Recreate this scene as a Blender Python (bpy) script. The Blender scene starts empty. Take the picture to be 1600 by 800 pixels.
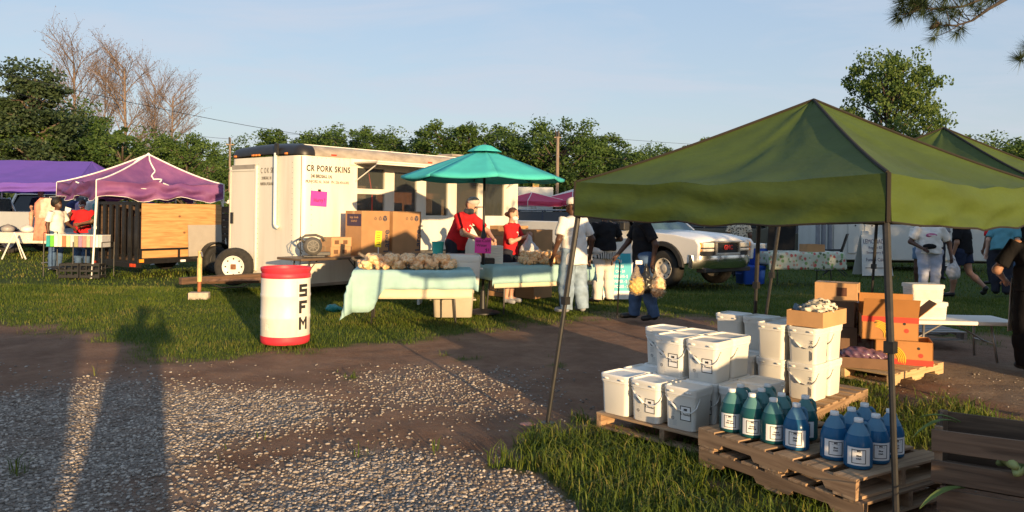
import bpy, bmesh, math, random
import numpy as np
from mathutils import Vector, Matrix, noise as mnoise
R = math.radians
random.seed(7); np.random.seed(7)
scene = bpy.context.scene
COL = scene.collection

# ---------------------------------------------------------------- camera
cam_d = bpy.data.cameras.new('camera'); cam = bpy.data.objects.new('camera', cam_d); COL.objects.link(cam)
cam_d.sensor_width = 36.0; cam_d.lens = 36.0*1232/1600
cam_d.shift_y = -70/1600
cam_d.clip_start = 0.05; cam_d.clip_end = 2000
cam.matrix_world = Matrix.Translation((0, 0, 1.6)) @ Matrix.Rotation(R(90), 4, 'X') @ Matrix.Rotation(0.014, 4, 'Z')
scene.camera = cam

# ---------------------------------------------------------------- light
LD = Vector((-0.4527, 1.0, -0.1346)).normalized()         # direction the sunlight travels
SUN_EL = math.asin(-LD.z); SUN_AZ = math.atan2(-LD.x, -LD.y)
sun_d = bpy.data.lights.new('sun', 'SUN'); sun_d.energy = 5.0; sun_d.angle = R(0.55); sun_d.color = (1.0, 0.69, 0.36)
sun = bpy.data.objects.new('sun', sun_d); COL.objects.link(sun)
sun.rotation_euler = LD.to_track_quat('-Z', 'Y').to_euler(); sun.location = (20, -40, 30)
world = bpy.data.worlds.new('World'); scene.world = world; world.use_nodes = True
wn = world.node_tree.nodes; wl = world.node_tree.links
bg = wn['Background']
sky = wn.new('ShaderNodeTexSky'); sky.sky_type = 'NISHITA'; sky.sun_disc = False
sky.sun_elevation = SUN_EL; sky.sun_rotation = SUN_AZ; sky.altitude = 100; sky.air_density = 1.0; sky.dust_density = 1.2; sky.ozone_density = 1.5
tc = wn.new('ShaderNodeTexCoord')
# thin high cloud: a layer seen in perspective (direction divided by its height)
sep = wn.new('ShaderNodeSeparateXYZ'); wl.new(tc.outputs['Generated'], sep.inputs[0])
zz = wn.new('ShaderNodeMath'); zz.operation = 'MAXIMUM'; zz.inputs[1].default_value = 0.03; wl.new(sep.outputs['Z'], zz.inputs[0])
za = wn.new('ShaderNodeMath'); za.operation = 'ADD'; za.inputs[1].default_value = 0.10; wl.new(zz.outputs[0], za.inputs[0])
dvx = wn.new('ShaderNodeMath'); dvx.operation = 'DIVIDE'; wl.new(sep.outputs['X'], dvx.inputs[0]); wl.new(za.outputs[0], dvx.inputs[1])
dvy = wn.new('ShaderNodeMath'); dvy.operation = 'DIVIDE'; wl.new(sep.outputs['Y'], dvy.inputs[0]); wl.new(za.outputs[0], dvy.inputs[1])
cmb = wn.new('ShaderNodeCombineXYZ'); wl.new(dvx.outputs[0], cmb.inputs[0]); wl.new(dvy.outputs[0], cmb.inputs[1])
mp = wn.new('ShaderNodeMapping'); mp.inputs['Scale'].default_value = (0.55, 0.9, 1); mp.inputs['Rotation'].default_value = (0, 0, 0.3); mp.inputs['Location'].default_value = (3.3, 1.7, 0)
wl.new(cmb.outputs[0], mp.inputs[0])
cn = wn.new('ShaderNodeTexNoise'); cn.inputs['Scale'].default_value = 1.5; cn.inputs['Detail'].default_value = 7; cn.inputs['Roughness'].default_value = 0.58; cn.inputs['Distortion'].default_value = 0.5
wl.new(mp.outputs[0], cn.inputs['Vector'])
cr = wn.new('ShaderNodeValToRGB'); cr.color_ramp.elements[0].position = 0.44; cr.color_ramp.elements[0].color = (0, 0, 0, 1); cr.color_ramp.elements[1].position = 0.66; cr.color_ramp.elements[1].color = (1, 1, 1, 1)
wl.new(cn.outputs['Fac'], cr.inputs[0])
cf = wn.new('ShaderNodeMath'); cf.operation = 'MULTIPLY'; cf.inputs[1].default_value = 0.55; wl.new(cr.outputs[0], cf.inputs[0])
cf2 = wn.new('ShaderNodeMath'); cf2.operation = 'ADD'; cf2.inputs[1].default_value = 0.0; wl.new(cf.outputs[0], cf2.inputs[0])
hz = wn.new('ShaderNodeValToRGB'); hz.color_ramp.elements[0].position = 0.0; hz.color_ramp.elements[0].color = (2.55/4, 2.75/4, 3.1/4, 1); hz.color_ramp.elements[1].position = 0.42; hz.color_ramp.elements[1].color = (1.60/4, 2.36/4, 3.50/4, 1); wl.new(sep.outputs['Z'], hz.inputs[0])
hzs = wn.new('ShaderNodeMixRGB'); hzs.blend_type = 'MULTIPLY'; hzs.inputs[0].default_value = 1; hzs.inputs[2].default_value = (4, 4, 4, 1); wl.new(hz.outputs[0], hzs.inputs[1])
mixh = wn.new('ShaderNodeMixRGB'); mixh.inputs[0].default_value = 0.72; wl.new(sky.outputs[0], mixh.inputs[1]); wl.new(hzs.outputs[0], mixh.inputs[2])   # pale summer haze over the clear sky
mixw = wn.new('ShaderNodeMixRGB'); wl.new(cf2.outputs[0], mixw.inputs[0]); wl.new(mixh.outputs[0], mixw.inputs[1]); mixw.inputs[2].default_value = (2.75, 2.9, 3.3, 1)
wl.new(mixw.outputs[0], bg.inputs['Color']); bg.inputs['Strength'].default_value = 0.137
vs = scene.view_settings; vs.view_transform = 'Standard'; vs.look = 'None'; vs.exposure = 0.78; vs.gamma = 1.0; vs.use_curve_mapping = False
scene.cycles.use_denoising = True
scene.cycles.max_bounces = 6; scene.cycles.transparent_max_bounces = 10

# ---------------------------------------------------------------- materials
MATS = {}
def nmat(name):
    m = bpy.data.materials.new(name); m.use_nodes = True
    return m, m.node_tree.nodes, m.node_tree.links, m.node_tree.nodes['Principled BSDF']
def c3(c, k=1.0): return (min(1, c[0]*k), min(1, c[1]*k), min(1, c[2]*k), 1)
def mat(name, col, rough=0.6, var=0.12, scale=6.0, bump=0.0, bscale=60.0, metal=0.0, spec=0.5, trans=0.0, transl=0.0, rand=0.0, stretch=(1, 1, 1), col2=None, dirt=0.0, dirtcol=(.12, .09, .06), ior=1.45, alpha=1.0, sss=0.0, emit=None):
    if name in MATS: return MATS[name]
    m, N, L, b = nmat(name)
    t = N.new('ShaderNodeTexCoord'); mp = N.new('ShaderNodeMapping'); mp.inputs['Scale'].default_value = stretch
    L.new(t.outputs['Object'], mp.inputs[0])
    nz = N.new('ShaderNodeTexNoise'); nz.inputs['Scale'].default_value = scale; nz.inputs['Detail'].default_value = 5; L.new(mp.outputs[0], nz.inputs['Vector'])
    rp = N.new('ShaderNodeValToRGB'); rp.color_ramp.elements[0].position = .3; rp.color_ramp.elements[1].position = .7
    rp.color_ramp.elements[0].color = c3(col, 1-var); rp.color_ramp.elements[1].color = c3(col2 if col2 else col, 1+var)
    L.new(nz.outputs['Fac'], rp.inputs[0]); out = rp.outputs[0]
    if dirt:
        n2 = N.new('ShaderNodeTexNoise'); n2.inputs['Scale'].default_value = scale*.6; n2.inputs['Detail'].default_value = 8; n2.inputs['Roughness'].default_value = .7
        L.new(mp.outputs[0], n2.inputs['Vector'])
        r2 = N.new('ShaderNodeValToRGB'); r2.color_ramp.elements[0].position = .5; r2.color_ramp.elements[1].position = .78; r2.color_ramp.elements[1].color = (dirt, dirt, dirt, 1); r2.color_ramp.elements[0].color = (0, 0, 0, 1)
        L.new(n2.outputs['Fac'], r2.inputs[0])
        mx = N.new('ShaderNodeMixRGB'); L.new(r2.outputs[0], mx.inputs[0]); L.new(out, mx.inputs[1]); mx.inputs[2].default_value = c3(dirtcol); out = mx.outputs[0]
    if rand:
        oi = N.new('ShaderNodeObjectInfo'); hs = N.new('ShaderNodeHueSaturation')
        mr = N.new('ShaderNodeMapRange'); mr.inputs[3].default_value = 1-rand; mr.inputs[4].default_value = 1+rand
        L.new(oi.outputs['Random'], mr.inputs[0]); L.new(mr.outputs[0], hs.inputs['Value']); L.new(out, hs.inputs['Color']); out = hs.outputs[0]
    L.new(out, b.inputs['Base Color'])
    b.inputs['Roughness'].default_value = rough; b.inputs['Metallic'].default_value = metal; b.inputs['Specular IOR Level'].default_value = spec
    b.inputs['IOR'].default_value = ior; b.inputs['Transmission Weight'].default_value = trans; b.inputs['Alpha'].default_value = alpha
    if sss: b.inputs['Subsurface Weight'].default_value = sss; b.inputs['Subsurface Scale'].default_value = .01
    if emit: b.inputs['Emission Color'].default_value = c3(emit); b.inputs['Emission Strength'].default_value = emit[3]
    if bump:
        nb = N.new('ShaderNodeTexNoise'); nb.inputs['Scale'].default_value = bscale; nb.inputs['Detail'].default_value = 4; L.new(mp.outputs[0], nb.inputs['Vector'])
        bp = N.new('ShaderNodeBump'); bp.inputs['Strength'].default_value = min(1, bump); bp.inputs['Distance'].default_value = .02; L.new(nb.outputs['Fac'], bp.inputs['Height']); L.new(bp.outputs[0], b.inputs['Normal'])
    if transl:
        o = N['Material Output']; tb = N.new('ShaderNodeBsdfTranslucent'); L.new(out, tb.inputs[0]); ms = N.new('ShaderNodeMixShader'); ms.inputs[0].default_value = transl
        L.new(b.outputs[0], ms.inputs[1]); L.new(tb.outputs[0], ms.inputs[2]); L.new(ms.outputs[0], o.inputs[0])
    MATS[name] = m
    return m
def wood(name, c1, c2, along='X', rough=.75, rand=.15, knots=False):
    if name in MATS: return MATS[name]
    m, N, L, b = nmat(name)
    t = N.new('ShaderNodeTexCoord'); mp = N.new('ShaderNodeMapping')
    s = {'X': (1.2, 14, 14), 'Y': (14, 1.2, 14), 'Z': (14, 14, 1.2)}[along]
    mp.inputs['Scale'].default_value = s; L.new(t.outputs['Object'], mp.inputs[0])
    oi = N.new('ShaderNodeObjectInfo'); ad = N.new('ShaderNodeVectorMath'); ad.operation = 'ADD'
    mu = N.new('ShaderNodeMath'); mu.operation = 'MULTIPLY'; mu.inputs[1].default_value = 37; L.new(oi.outputs['Random'], mu.inputs[0])
    L.new(mp.outputs[0], ad.inputs[0]); L.new(mu.outputs[0], ad.inputs[1])
    nz = N.new('ShaderNodeTexNoise'); nz.inputs['Scale'].default_value = 1.6; nz.inputs['Detail'].default_value = 8; nz.inputs['Distortion'].default_value = 1.0; L.new(ad.outputs[0], nz.inputs['Vector'])
    rp = N.new('ShaderNodeValToRGB'); rp.color_ramp.elements[0].position = .32; rp.color_ramp.elements[1].position = .68
    rp.color_ramp.elements[0].color = c3(c1); rp.color_ramp.elements[1].color = c3(c2); L.new(nz.outputs['Fac'], rp.inputs[0])
    out = rp.outputs[0]
    if knots:
        vo = N.new('ShaderNodeTexVoronoi'); vo.inputs['Scale'].default_value = 2.2; mk = N.new('ShaderNodeMapping'); mk.inputs['Scale'].default_value = (1, 1, 1.3); L.new(t.outputs['Object'], mk.inputs[0]); L.new(mk.outputs[0], vo.inputs['Vector'])
        rk = N.new('ShaderNodeValToRGB'); rk.color_ramp.elements[0].position = .03; rk.color_ramp.elements[0].color = (1, 1, 1, 1); rk.color_ramp.elements[1].position = .11; rk.color_ramp.elements[1].color = (0, 0, 0, 1)
        L.new(vo.outputs['Distance'], rk.inputs[0]); mx = N.new('ShaderNodeMixRGB'); L.new(rk.outputs[0], mx.inputs[0]); L.new(out, mx.inputs[1]); mx.inputs[2].default_value = c3(c1, .35); out = mx.outputs[0]
    hs = N.new('ShaderNodeHueSaturation'); mr = N.new('ShaderNodeMapRange'); mr.inputs[3].default_value = 1-rand; mr.inputs[4].default_value = 1+rand
    L.new(oi.outputs['Random'], mr.inputs[0]); L.new(mr.outputs[0], hs.inputs['Value']); L.new(out, hs.inputs['Color']); L.new(hs.outputs[0], b.inputs['Base Color'])
    b.inputs['Roughness'].default_value = rough
    bp = N.new('ShaderNodeBump'); bp.inputs['Strength'].default_value = .35; bp.inputs['Distance'].default_value = .01; L.new(nz.outputs['Fac'], bp.inputs['Height']); L.new(bp.outputs[0], b.inputs['Normal'])
    MATS[name] = m
    return m

# ---------------------------------------------------------------- mesh helpers
def V(*a): return Vector(a)
class MB:
    def __init__(s): s.v = []; s.f = []
    def add(s, vs, fs):
        o = len(s.v); s.v += [tuple(p) for p in vs]; s.f += [tuple(i+o for i in f) for f in fs]; return s
    def box(s, c, d, rot=None):
        x, y, z = d[0]/2, d[1]/2, d[2]/2
        vs = [Vector((a*x, b*y, e*z)) for e in (-1, 1) for b in (-1, 1) for a in (-1, 1)]
        if rot is not None: vs = [rot @ p for p in vs]
        c = Vector(c)
        return s.add([p+c for p in vs], [(0, 2, 3, 1), (4, 5, 7, 6), (0, 1, 5, 4), (2, 6, 7, 3), (0, 4, 6, 2), (1, 3, 7, 5)])
    def b2(s, x0, x1, y0, y1, z0, z1): return s.box(((x0+x1)/2, (y0+y1)/2, (z0+z1)/2), (x1-x0, y1-y0, z1-z0))
    def rings(s, rings, cap=True, closed=True):
        n = len(rings[0]); vs = [p for r in rings for p in r]; fs = []
        for i in range(len(rings)-1):
            for j in range(n if closed else n-1):
                k = (j+1) % n; fs.append((i*n+j, i*n+k, (i+1)*n+k, (i+1)*n+j))
        if cap and closed: fs.append(tuple(range(n))[::-1]); fs.append(tuple((len(rings)-1)*n+j for j in range(n)))
        return s.add(vs, fs)
    def tube(s, pts, r, n=8, cap=True):
        pts = [Vector(p) for p in pts]; rr = r if isinstance(r, (list, tuple)) else [r]*len(pts)
        rings = []; up = None
        for i, p in enumerate(pts):
            d = (pts[min(i+1, len(pts)-1)]-pts[max(i-1, 0)]).normalized()
            if up is None:
                up = Vector((0, 0, 1)) if abs(d.z) < .9 else Vector((1, 0, 0))
            a = d.cross(up).normalized(); up = a.cross(d).normalized()
            rings.append([p+(a*math.cos(t)+up*math.sin(t))*rr[i] for t in [2*math.pi*k/n for k in range(n)]])
        return s.rings(rings, cap)
    def lathe(s, prof, n=24, c=(0, 0, 0), axis='Z', cap=True):
        c = Vector(c); rings = []
        for r, z in prof:
            ring = []
            for k in range(n):
                t = 2*math.pi*k/n; p = Vector((r*math.cos(t), r*math.sin(t), z))
                if axis == 'Y': p = Vector((p.x, p.z, -p.y))
                if axis == 'X': p = Vector((p.z, p.x, p.y))
                ring.append(p+c)
            rings.append(ring)
        return s.rings(rings, cap)
    def grid(s, P):
        n, m = len(P), len(P[0])
        return s.add([p for r in P for p in r], [(i*m+j, i*m+j+1, (i+1)*m+j+1, (i+1)*m+j) for i in range(n-1) for j in range(m-1)])
    def poly(s, pts, h, axis='Y'):      # extrude a 2D outline (a,b) along an axis from h[0] to h[1]
        f = {'Y': lambda a, b, t: (a, t, b), 'X': lambda a, b, t: (t, a, b), 'Z': lambda a, b, t: (a, b, t)}[axis]
        return s.rings([[f(a, b, h[0]) for a, b in pts], [f(a, b, h[1]) for a, b in pts]])
    def mesh(s, name):
        me = bpy.data.meshes.new(name); me.from_pydata(s.v, [], s.f); me.validate()
        bm = bmesh.new(); bm.from_mesh(me); bmesh.ops.recalc_face_normals(bm, faces=bm.faces); bm.to_mesh(me); bm.free()
        return me
    def build(s, name, m, parent=None, smooth=False, bevel=0, solid=0, sub=0):
        return obj(name, s.mesh(name), m, parent, smooth, bevel, solid, sub)
def obj(name, me, m, parent=None, smooth=False, bevel=0, solid=0, sub=0):
    o = bpy.data.objects.new(name, me); COL.objects.link(o)
    if m is not None and not me.materials: me.materials.append(m)
    if parent is not None: o.parent = parent
    if smooth:
        me.polygons.foreach_set('use_smooth', [True]*len(me.polygons))
        if smooth == 'auto':
            for e in sharp_edges(me): e.use_edge_sharp = True
    if solid:
        md = o.modifiers.new('solid', 'SOLIDIFY'); md.thickness = solid
    if bevel:
        md = o.modifiers.new('bevel', 'BEVEL'); md.width = bevel; md.segments = 2; md.limit_method = 'ANGLE'; md.angle_limit = R(35)
    if sub:
        md = o.modifiers.new('sub', 'SUBSURF'); md.levels = sub; md.render_levels = sub
    return o
def sharp_edges(me, ang=40):
    bm = bmesh.new(); bm.from_mesh(me); bm.edges.ensure_lookup_table()
    idx = [e.index for e in bm.edges if len(e.link_faces) == 2 and e.calc_face_angle(0) > R(ang)]; bm.free()
    return [me.edges[i] for i in idx]
def npmesh(name, v, f, smooth=False):
    v = np.asarray(v, dtype=np.float32); f = np.asarray(f, dtype=np.int32); k = f.shape[1]
    me = bpy.data.meshes.new(name); me.vertices.add(len(v)); me.vertices.foreach_set('co', v.ravel())
    me.loops.add(f.size); me.loops.foreach_set('vertex_index', f.ravel())
    me.polygons.add(len(f)); me.polygons.foreach_set('loop_start', np.arange(0, f.size, k, dtype=np.int32)); me.polygons.foreach_set('loop_total', np.full(len(f), k, dtype=np.int32))
    if smooth: me.polygons.foreach_set('use_smooth', np.ones(len(f), dtype=bool))
    me.update(); me.validate(); return me
def tag(o, label, cat, group=None, kind=None):
    if label: o['label'] = label
    if cat: o['category'] = cat
    if group: o['group'] = group
    if kind: o['kind'] = kind
    return o
def thing(name, label, cat, loc=(0, 0, 0), rz=0, group=None):
    o = bpy.data.objects.new(name, None); COL.objects.link(o); o.location = loc; o.rotation_euler = (0, 0, rz); o.empty_display_size = .2
    return tag(o, label, cat, group)
def dup(root, loc, rz, label=None, scale=None, group=None):
    r = root.copy(); COL.objects.link(r); r.location = loc; r.rotation_euler = (0, 0, rz)
    if scale: r.scale = (scale,)*3 if not isinstance(scale, (tuple, list)) else scale
    if label: r['label'] = label
    if group: r['group'] = group
    for ch in list(root.children):
        c = ch.copy(); COL.objects.link(c); c.parent = r
        for g in list(ch.children):
            d = g.copy(); COL.objects.link(d); d.parent = c
    return r
def text(s, size, m, parent, loc, rot, name='lettering', align='CENTER', bend=None, sx=1.0, space=1.0, ext=.0008, bold=0.0):
    cu = bpy.data.curves.new(name, 'FONT'); cu.body = s; cu.size = size; cu.align_x = align; cu.align_y = 'CENTER'; cu.extrude = ext; cu.space_character = space; cu.offset = bold; cu.resolution_u = 3
    t = bpy.data.objects.new('tmp', cu); COL.objects.link(t)
    me = bpy.data.meshes.new_from_object(t); bpy.data.objects.remove(t); bpy.data.curves.remove(cu)
    me.name = name
    for v in me.vertices:
        v.co.x *= sx
        if bend: v.co = bend(v.co)
    me.materials.clear()
    o = obj(name, me, m, parent); o.location = loc; o.rotation_euler = rot
    return o

# ---------------------------------------------------------------- distance-field surfaces (bodies, bags, cloth heaps)
def sdf_mesh(name, prims, vox=.014, k=.03, disp=None):
    """prims: ('cap',a,b,ra,rb) ('ell',c,r,[rot]) ('cone',a,b,ra,rb) flat ended ('sub',...) ; one smooth continuous skin"""
    lo = np.full(3, 1e9); hi = -lo
    for p in prims:
        if p[0] in ('cap', 'cone'): pts = [np.array(p[1]), np.array(p[2])]; r = max(p[3], p[4])
        else: pts = [np.array(p[1])]; r = max(p[2])
        for q in pts: lo = np.minimum(lo, q-r); hi = np.maximum(hi, q+r)
    lo -= 3*vox; hi += 3*vox; n = np.ceil((hi-lo)/vox).astype(int)+1
    D = np.full(n, .5, dtype=np.float32)
    ax = [lo[i]+np.arange(n[i])*vox for i in range(3)]
    for p in prims:
        if p[0] in ('cap', 'cone'): a, b = np.array(p[1], float), np.array(p[2], float); r = max(p[3], p[4]); l, h = np.minimum(a, b)-r, np.maximum(a, b)+r
        else: c = np.array(p[1], float); r = max(p[2]); l, h = c-r, c+r
        m = k+3*vox
        i0 = np.maximum(0, np.floor((l-m-lo)/vox).astype(int)); i1 = np.minimum(n, np.ceil((h+m-lo)/vox).astype(int)+1)
        X, Y, Z = np.meshgrid(ax[0][i0[0]:i1[0]], ax[1][i0[1]:i1[1]], ax[2][i0[2]:i1[2]], indexing='ij')
        Q = np.stack([X, Y, Z], -1)
        if p[0] == 'ell':
            q = Q-c; rr = np.array(p[2], float)
            if len(p) > 3: q = q @ np.array(Matrix.Rotation(p[3][0], 3, p[3][1]))
            d = (np.sqrt(((q/rr)**2).sum(-1))-1)*rr.min()
        else:
            ab = b-a; L = max(1e-6, np.dot(ab, ab)); t = (Q-a)@ab/L; tc = np.clip(t, 0, 1)
            d = np.linalg.norm(Q-a-tc[..., None]*ab, axis=-1)-(p[3]+(p[4]-p[3])*tc)
            if p[0] == 'cone':
                ln = math.sqrt(L); d = np.linalg.norm(Q-a-t[..., None]*ab, axis=-1)-(p[3]+(p[4]-p[3])*tc); d = np.maximum(d, (np.abs(t-.5)-.5)*ln)
        S = D[i0[0]:i1[0], i0[1]:i1[1], i0[2]:i1[2]]
        hh = np.clip(.5+.5*(S-d)/k, 0, 1); S[...] = S*(1-hh)+d*hh-k*hh*(1-hh)
    if disp is not None:
        X, Y, Z = np.meshgrid(*ax, indexing='ij'); D = D+disp(X, Y, Z).astype(np.float32)
    s = D < 0
    # surface nets
    cs = np.zeros(np.array(D.shape)-1, dtype=np.int8)
    for dx in (0, 1):
        for dy in (0, 1):
            for dz in (0, 1): cs += s[dx:dx+cs.shape[0], dy:dy+cs.shape[1], dz:dz+cs.shape[2]]
    act = (cs > 0) & (cs < 8); ids = -np.ones(cs.shape, dtype=np.int64); idx = np.argwhere(act); ids[act] = np.arange(len(idx))
    acc = np.zeros((len(idx), 3)); cnt = np.zeros(len(idx))
    corners = [(a, b, c) for a in (0, 1) for b in (0, 1) for c in (0, 1)]
    for a in corners:
        for b in corners:
            if sum(abs(a[i]-b[i]) for i in range(3)) == 1 and a < b:
                da = D[idx[:, 0]+a[0], idx[:, 1]+a[1], idx[:, 2]+a[2]]; db = D[idx[:, 0]+b[0], idx[:, 1]+b[1], idx[:, 2]+b[2]]
                x = (da < 0) != (db < 0); t = np.where(x, da/np.where(x, da-db, 1), 0)
                pos = np.array(a)+(np.array(b)-np.array(a))*t[:, None]
                acc += np.where(x[:, None], pos, 0); cnt += x
    vs = lo+(idx+acc/cnt[:, None])*vox
    F = []
    for axn in range(3):
        u, w = (axn+1) % 3, (axn+2) % 3
        sl = [slice(None)]*3; sl2 = [slice(None)]*3; sl[axn] = slice(0, -1); sl2[axn] = slice(1, None)
        A, B = s[tuple(sl)], s[tuple(sl2)]
        e = np.argwhere(A != B); e = e[(e[:, u] > 0) & (e[:, w] > 0) & (e[:, u] < D.shape[u]-1) & (e[:, w] < D.shape[w]-1)]
        if not len(e): continue
        fl = A[e[:, 0], e[:, 1], e[:, 2]]
        def cell(du, dw):
            c = e.copy(); c[:, u] += du; c[:, w] += dw; return ids[c[:, 0], c[:, 1], c[:, 2]]
        q = np.stack([cell(-1, -1), cell(0, -1), cell(0, 0), cell(-1, 0)], 1)
        q[~fl] = q[~fl][:, ::-1]; F.append(q)
    return npmesh(name, vs, np.concatenate(F), smooth=True)
# ---------------------------------------------------------------- ground
_lat = np.random.RandomState(3).rand(256, 256)
def vnoise(x, y):
    xi = np.floor(x).astype(int); yi = np.floor(y).astype(int); fx = x-xi; fy = y-yi
    fx = fx*fx*(3-2*fx); fy = fy*fy*(3-2*fy); g = lambda a, b: _lat[a % 256, b % 256]
    return (g(xi, yi)*(1-fx)+g(xi+1, yi)*fx)*(1-fy)+(g(xi, yi+1)*(1-fx)+g(xi+1, yi+1)*fx)*fy
def fbm(x, y, o=4):
    s = 0; a = .5
    for i in range(o): s = s+a*vnoise(x*2**i+17*i, y*2**i+31*i); a *= .5
    return s/(1-.5**o)
def sst(x, a, b): t = np.clip((x-a)/(b-a), 0, 1); return t*t*(3-2*t)
def inpoly(x, y, P):
    c = np.zeros(x.shape, bool); n = len(P)
    for i in range(n):
        (x1, y1), (x2, y2) = P[i], P[(i+1) % n]
        t = ((y1 > y) != (y2 > y)) & (x < (x2-x1)*(y-y1)/((y2-y1) if y2 != y1 else 1e-9)+x1); c ^= t
    return c
GB = np.array([(-400, 12), (-20, 11.6), (-7, 10.7), (-4.6, 8.9), (-3.4, 8.05), (-2.6, 8.6), (-1.8, 9.1), (-.6, 10.3), (.3, 11.5), (2.2, 12.5), (4.4, 12.0), (6, 10.6), (9, 9.6), (400, 9)])
NEARP = [(-.25, 5.0), (0, 5.45), (.3, 5.85), (.6, 6.3), (.9, 5.9), (1.3, 5.2), (1.75, 4.45), (1.7, 4.0), (1.35, 3.7), (.5, 3.9), (.42, 4.35), (.1, 4.85)]
G1P = [(-9, 5.8), (-4.3, 6.5), (-3.4, 7.15), (-2.0, 7.0), (-1.5, 6.5), (-1.5, 6.1), (-1.9, 5.55), (-2.15, 4.9), (-2.0, 4.2), (-2.0, 2), (-9, 2)]
G2P = [(-1.75, 4.3), (-1.25, 5.15), (-.95, 5.5), (-.4, 5.15), (.05, 4.9), (.35, 4.5), (.5, 4.1), (.9, 3.3), (.9, 2), (-1.9, 2)]
G3P = [(-1.6, 7.6), (-.9, 8.6), (.2, 7.6), (.35, 6.5), (-.3, 6.3), (-1.1, 6.6)]
def zones(x, y):
    n1 = fbm(x*1.3, y*1.3, 5)-.5; n2 = fbm(x*4+50, y*4, 4)-.5
    wx = x+n1*.55+n2*.35; wy = y+n1*.55-n2*.35
    yb = np.interp(x, GB[:, 0], GB[:, 1])
    g = sst(y-yb+n1*1.6+n2*1.1, -.15, .75)
    g = np.maximum(g, inpoly(wx, wy, NEARP)*sst(n2+.42, 0, .35))
    g = np.maximum(g, .85*sst(n1*1.6+n2+.22, 0, .3)*((x > 1.6) & (x < 4.0) & (y > 4.8) & (y < 8.8)))
    g = np.maximum(g, .6*sst(n1*1.5+n2*1.2-.40, 0, .12)*(y < 9)*(x < .6))          # stray tufts on the lane
    sand = sst(x-4.0+n1, 0, .5)*sst(9.3-y+n1, 0, .8)*sst(y-5.0, 0, 1)
    g = g*(1-.8*sand)
    v = np.maximum.reduce([inpoly(wx, wy, G1P)*.95, inpoly(wx, wy, G2P)*1.0, inpoly(wx, wy, G3P)*.30])
    wx2 = x+(fbm(x*2.1+5, y*2.1, 4)-.5)*2.2; wy2 = y+(fbm(x*2.1, y*2.1+9, 4)-.5)*1.6
    v2 = np.maximum.reduce([inpoly(wx2, wy2, G1P)*.9, inpoly(wx2, wy2, G2P)*.95, inpoly(wx2, wy2, G3P)*.28])
    v = np.clip(1.25*(.5*v+.5*v2)*sst(n2*1.6+n1+.60, .05, .65), 0, 1)
    return g, v*(1-g), sand
def axis(lo, hi, step, far, grow=1.22):
    a = list(np.arange(lo, hi, step)); s = step; x = a[-1]
    while x < far: s *= grow; x += s; a.append(x)
    s = step; x = a[0]; b = []
    while x > -far: s *= grow; x -= s; b.append(x)
    return np.array(b[::-1]+a)
gx = axis(-9, 8, .09, 900); gy = axis(2.0, 14, .09, 900)
XX, YY = np.meshgrid(gx, gy, indexing='ij')
zg, zv, zs = zones(XX, YY)
def hgt(x, y): return -.035+.06*(fbm(x*.9, y*.9, 3)-.5)*.6+.025*(fbm(x*5, y*5, 3)-.5)
near = np.exp(-((np.abs(XX)+np.abs(YY-9))/25)**2)
ZZ = hgt(XX, YY)*near-.01
n, m = XX.shape; ii = np.arange(n*m).reshape(n, m)
gme = npmesh('ground', np.stack([XX, YY, ZZ], -1).reshape(-1, 3), np.stack([ii[:-1, :-1], ii[1:, :-1], ii[1:, 1:], ii[:-1, 1:]], -1).reshape(-1, 4), True)
zv = sum(zones(XX+dx, YY+dy)[1] for dx, dy in ((.18, 0), (-.18, 0), (0, .18), (0, -.18), (0, 0)))/5*(1-zg)
for nm, arr in (('grass', zg), ('gravel', zv), ('sand', zs)):
    a = gme.attributes.new(nm, 'FLOAT', 'POINT'); a.data.foreach_set('value', arr.ravel().astype(np.float32))
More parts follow.
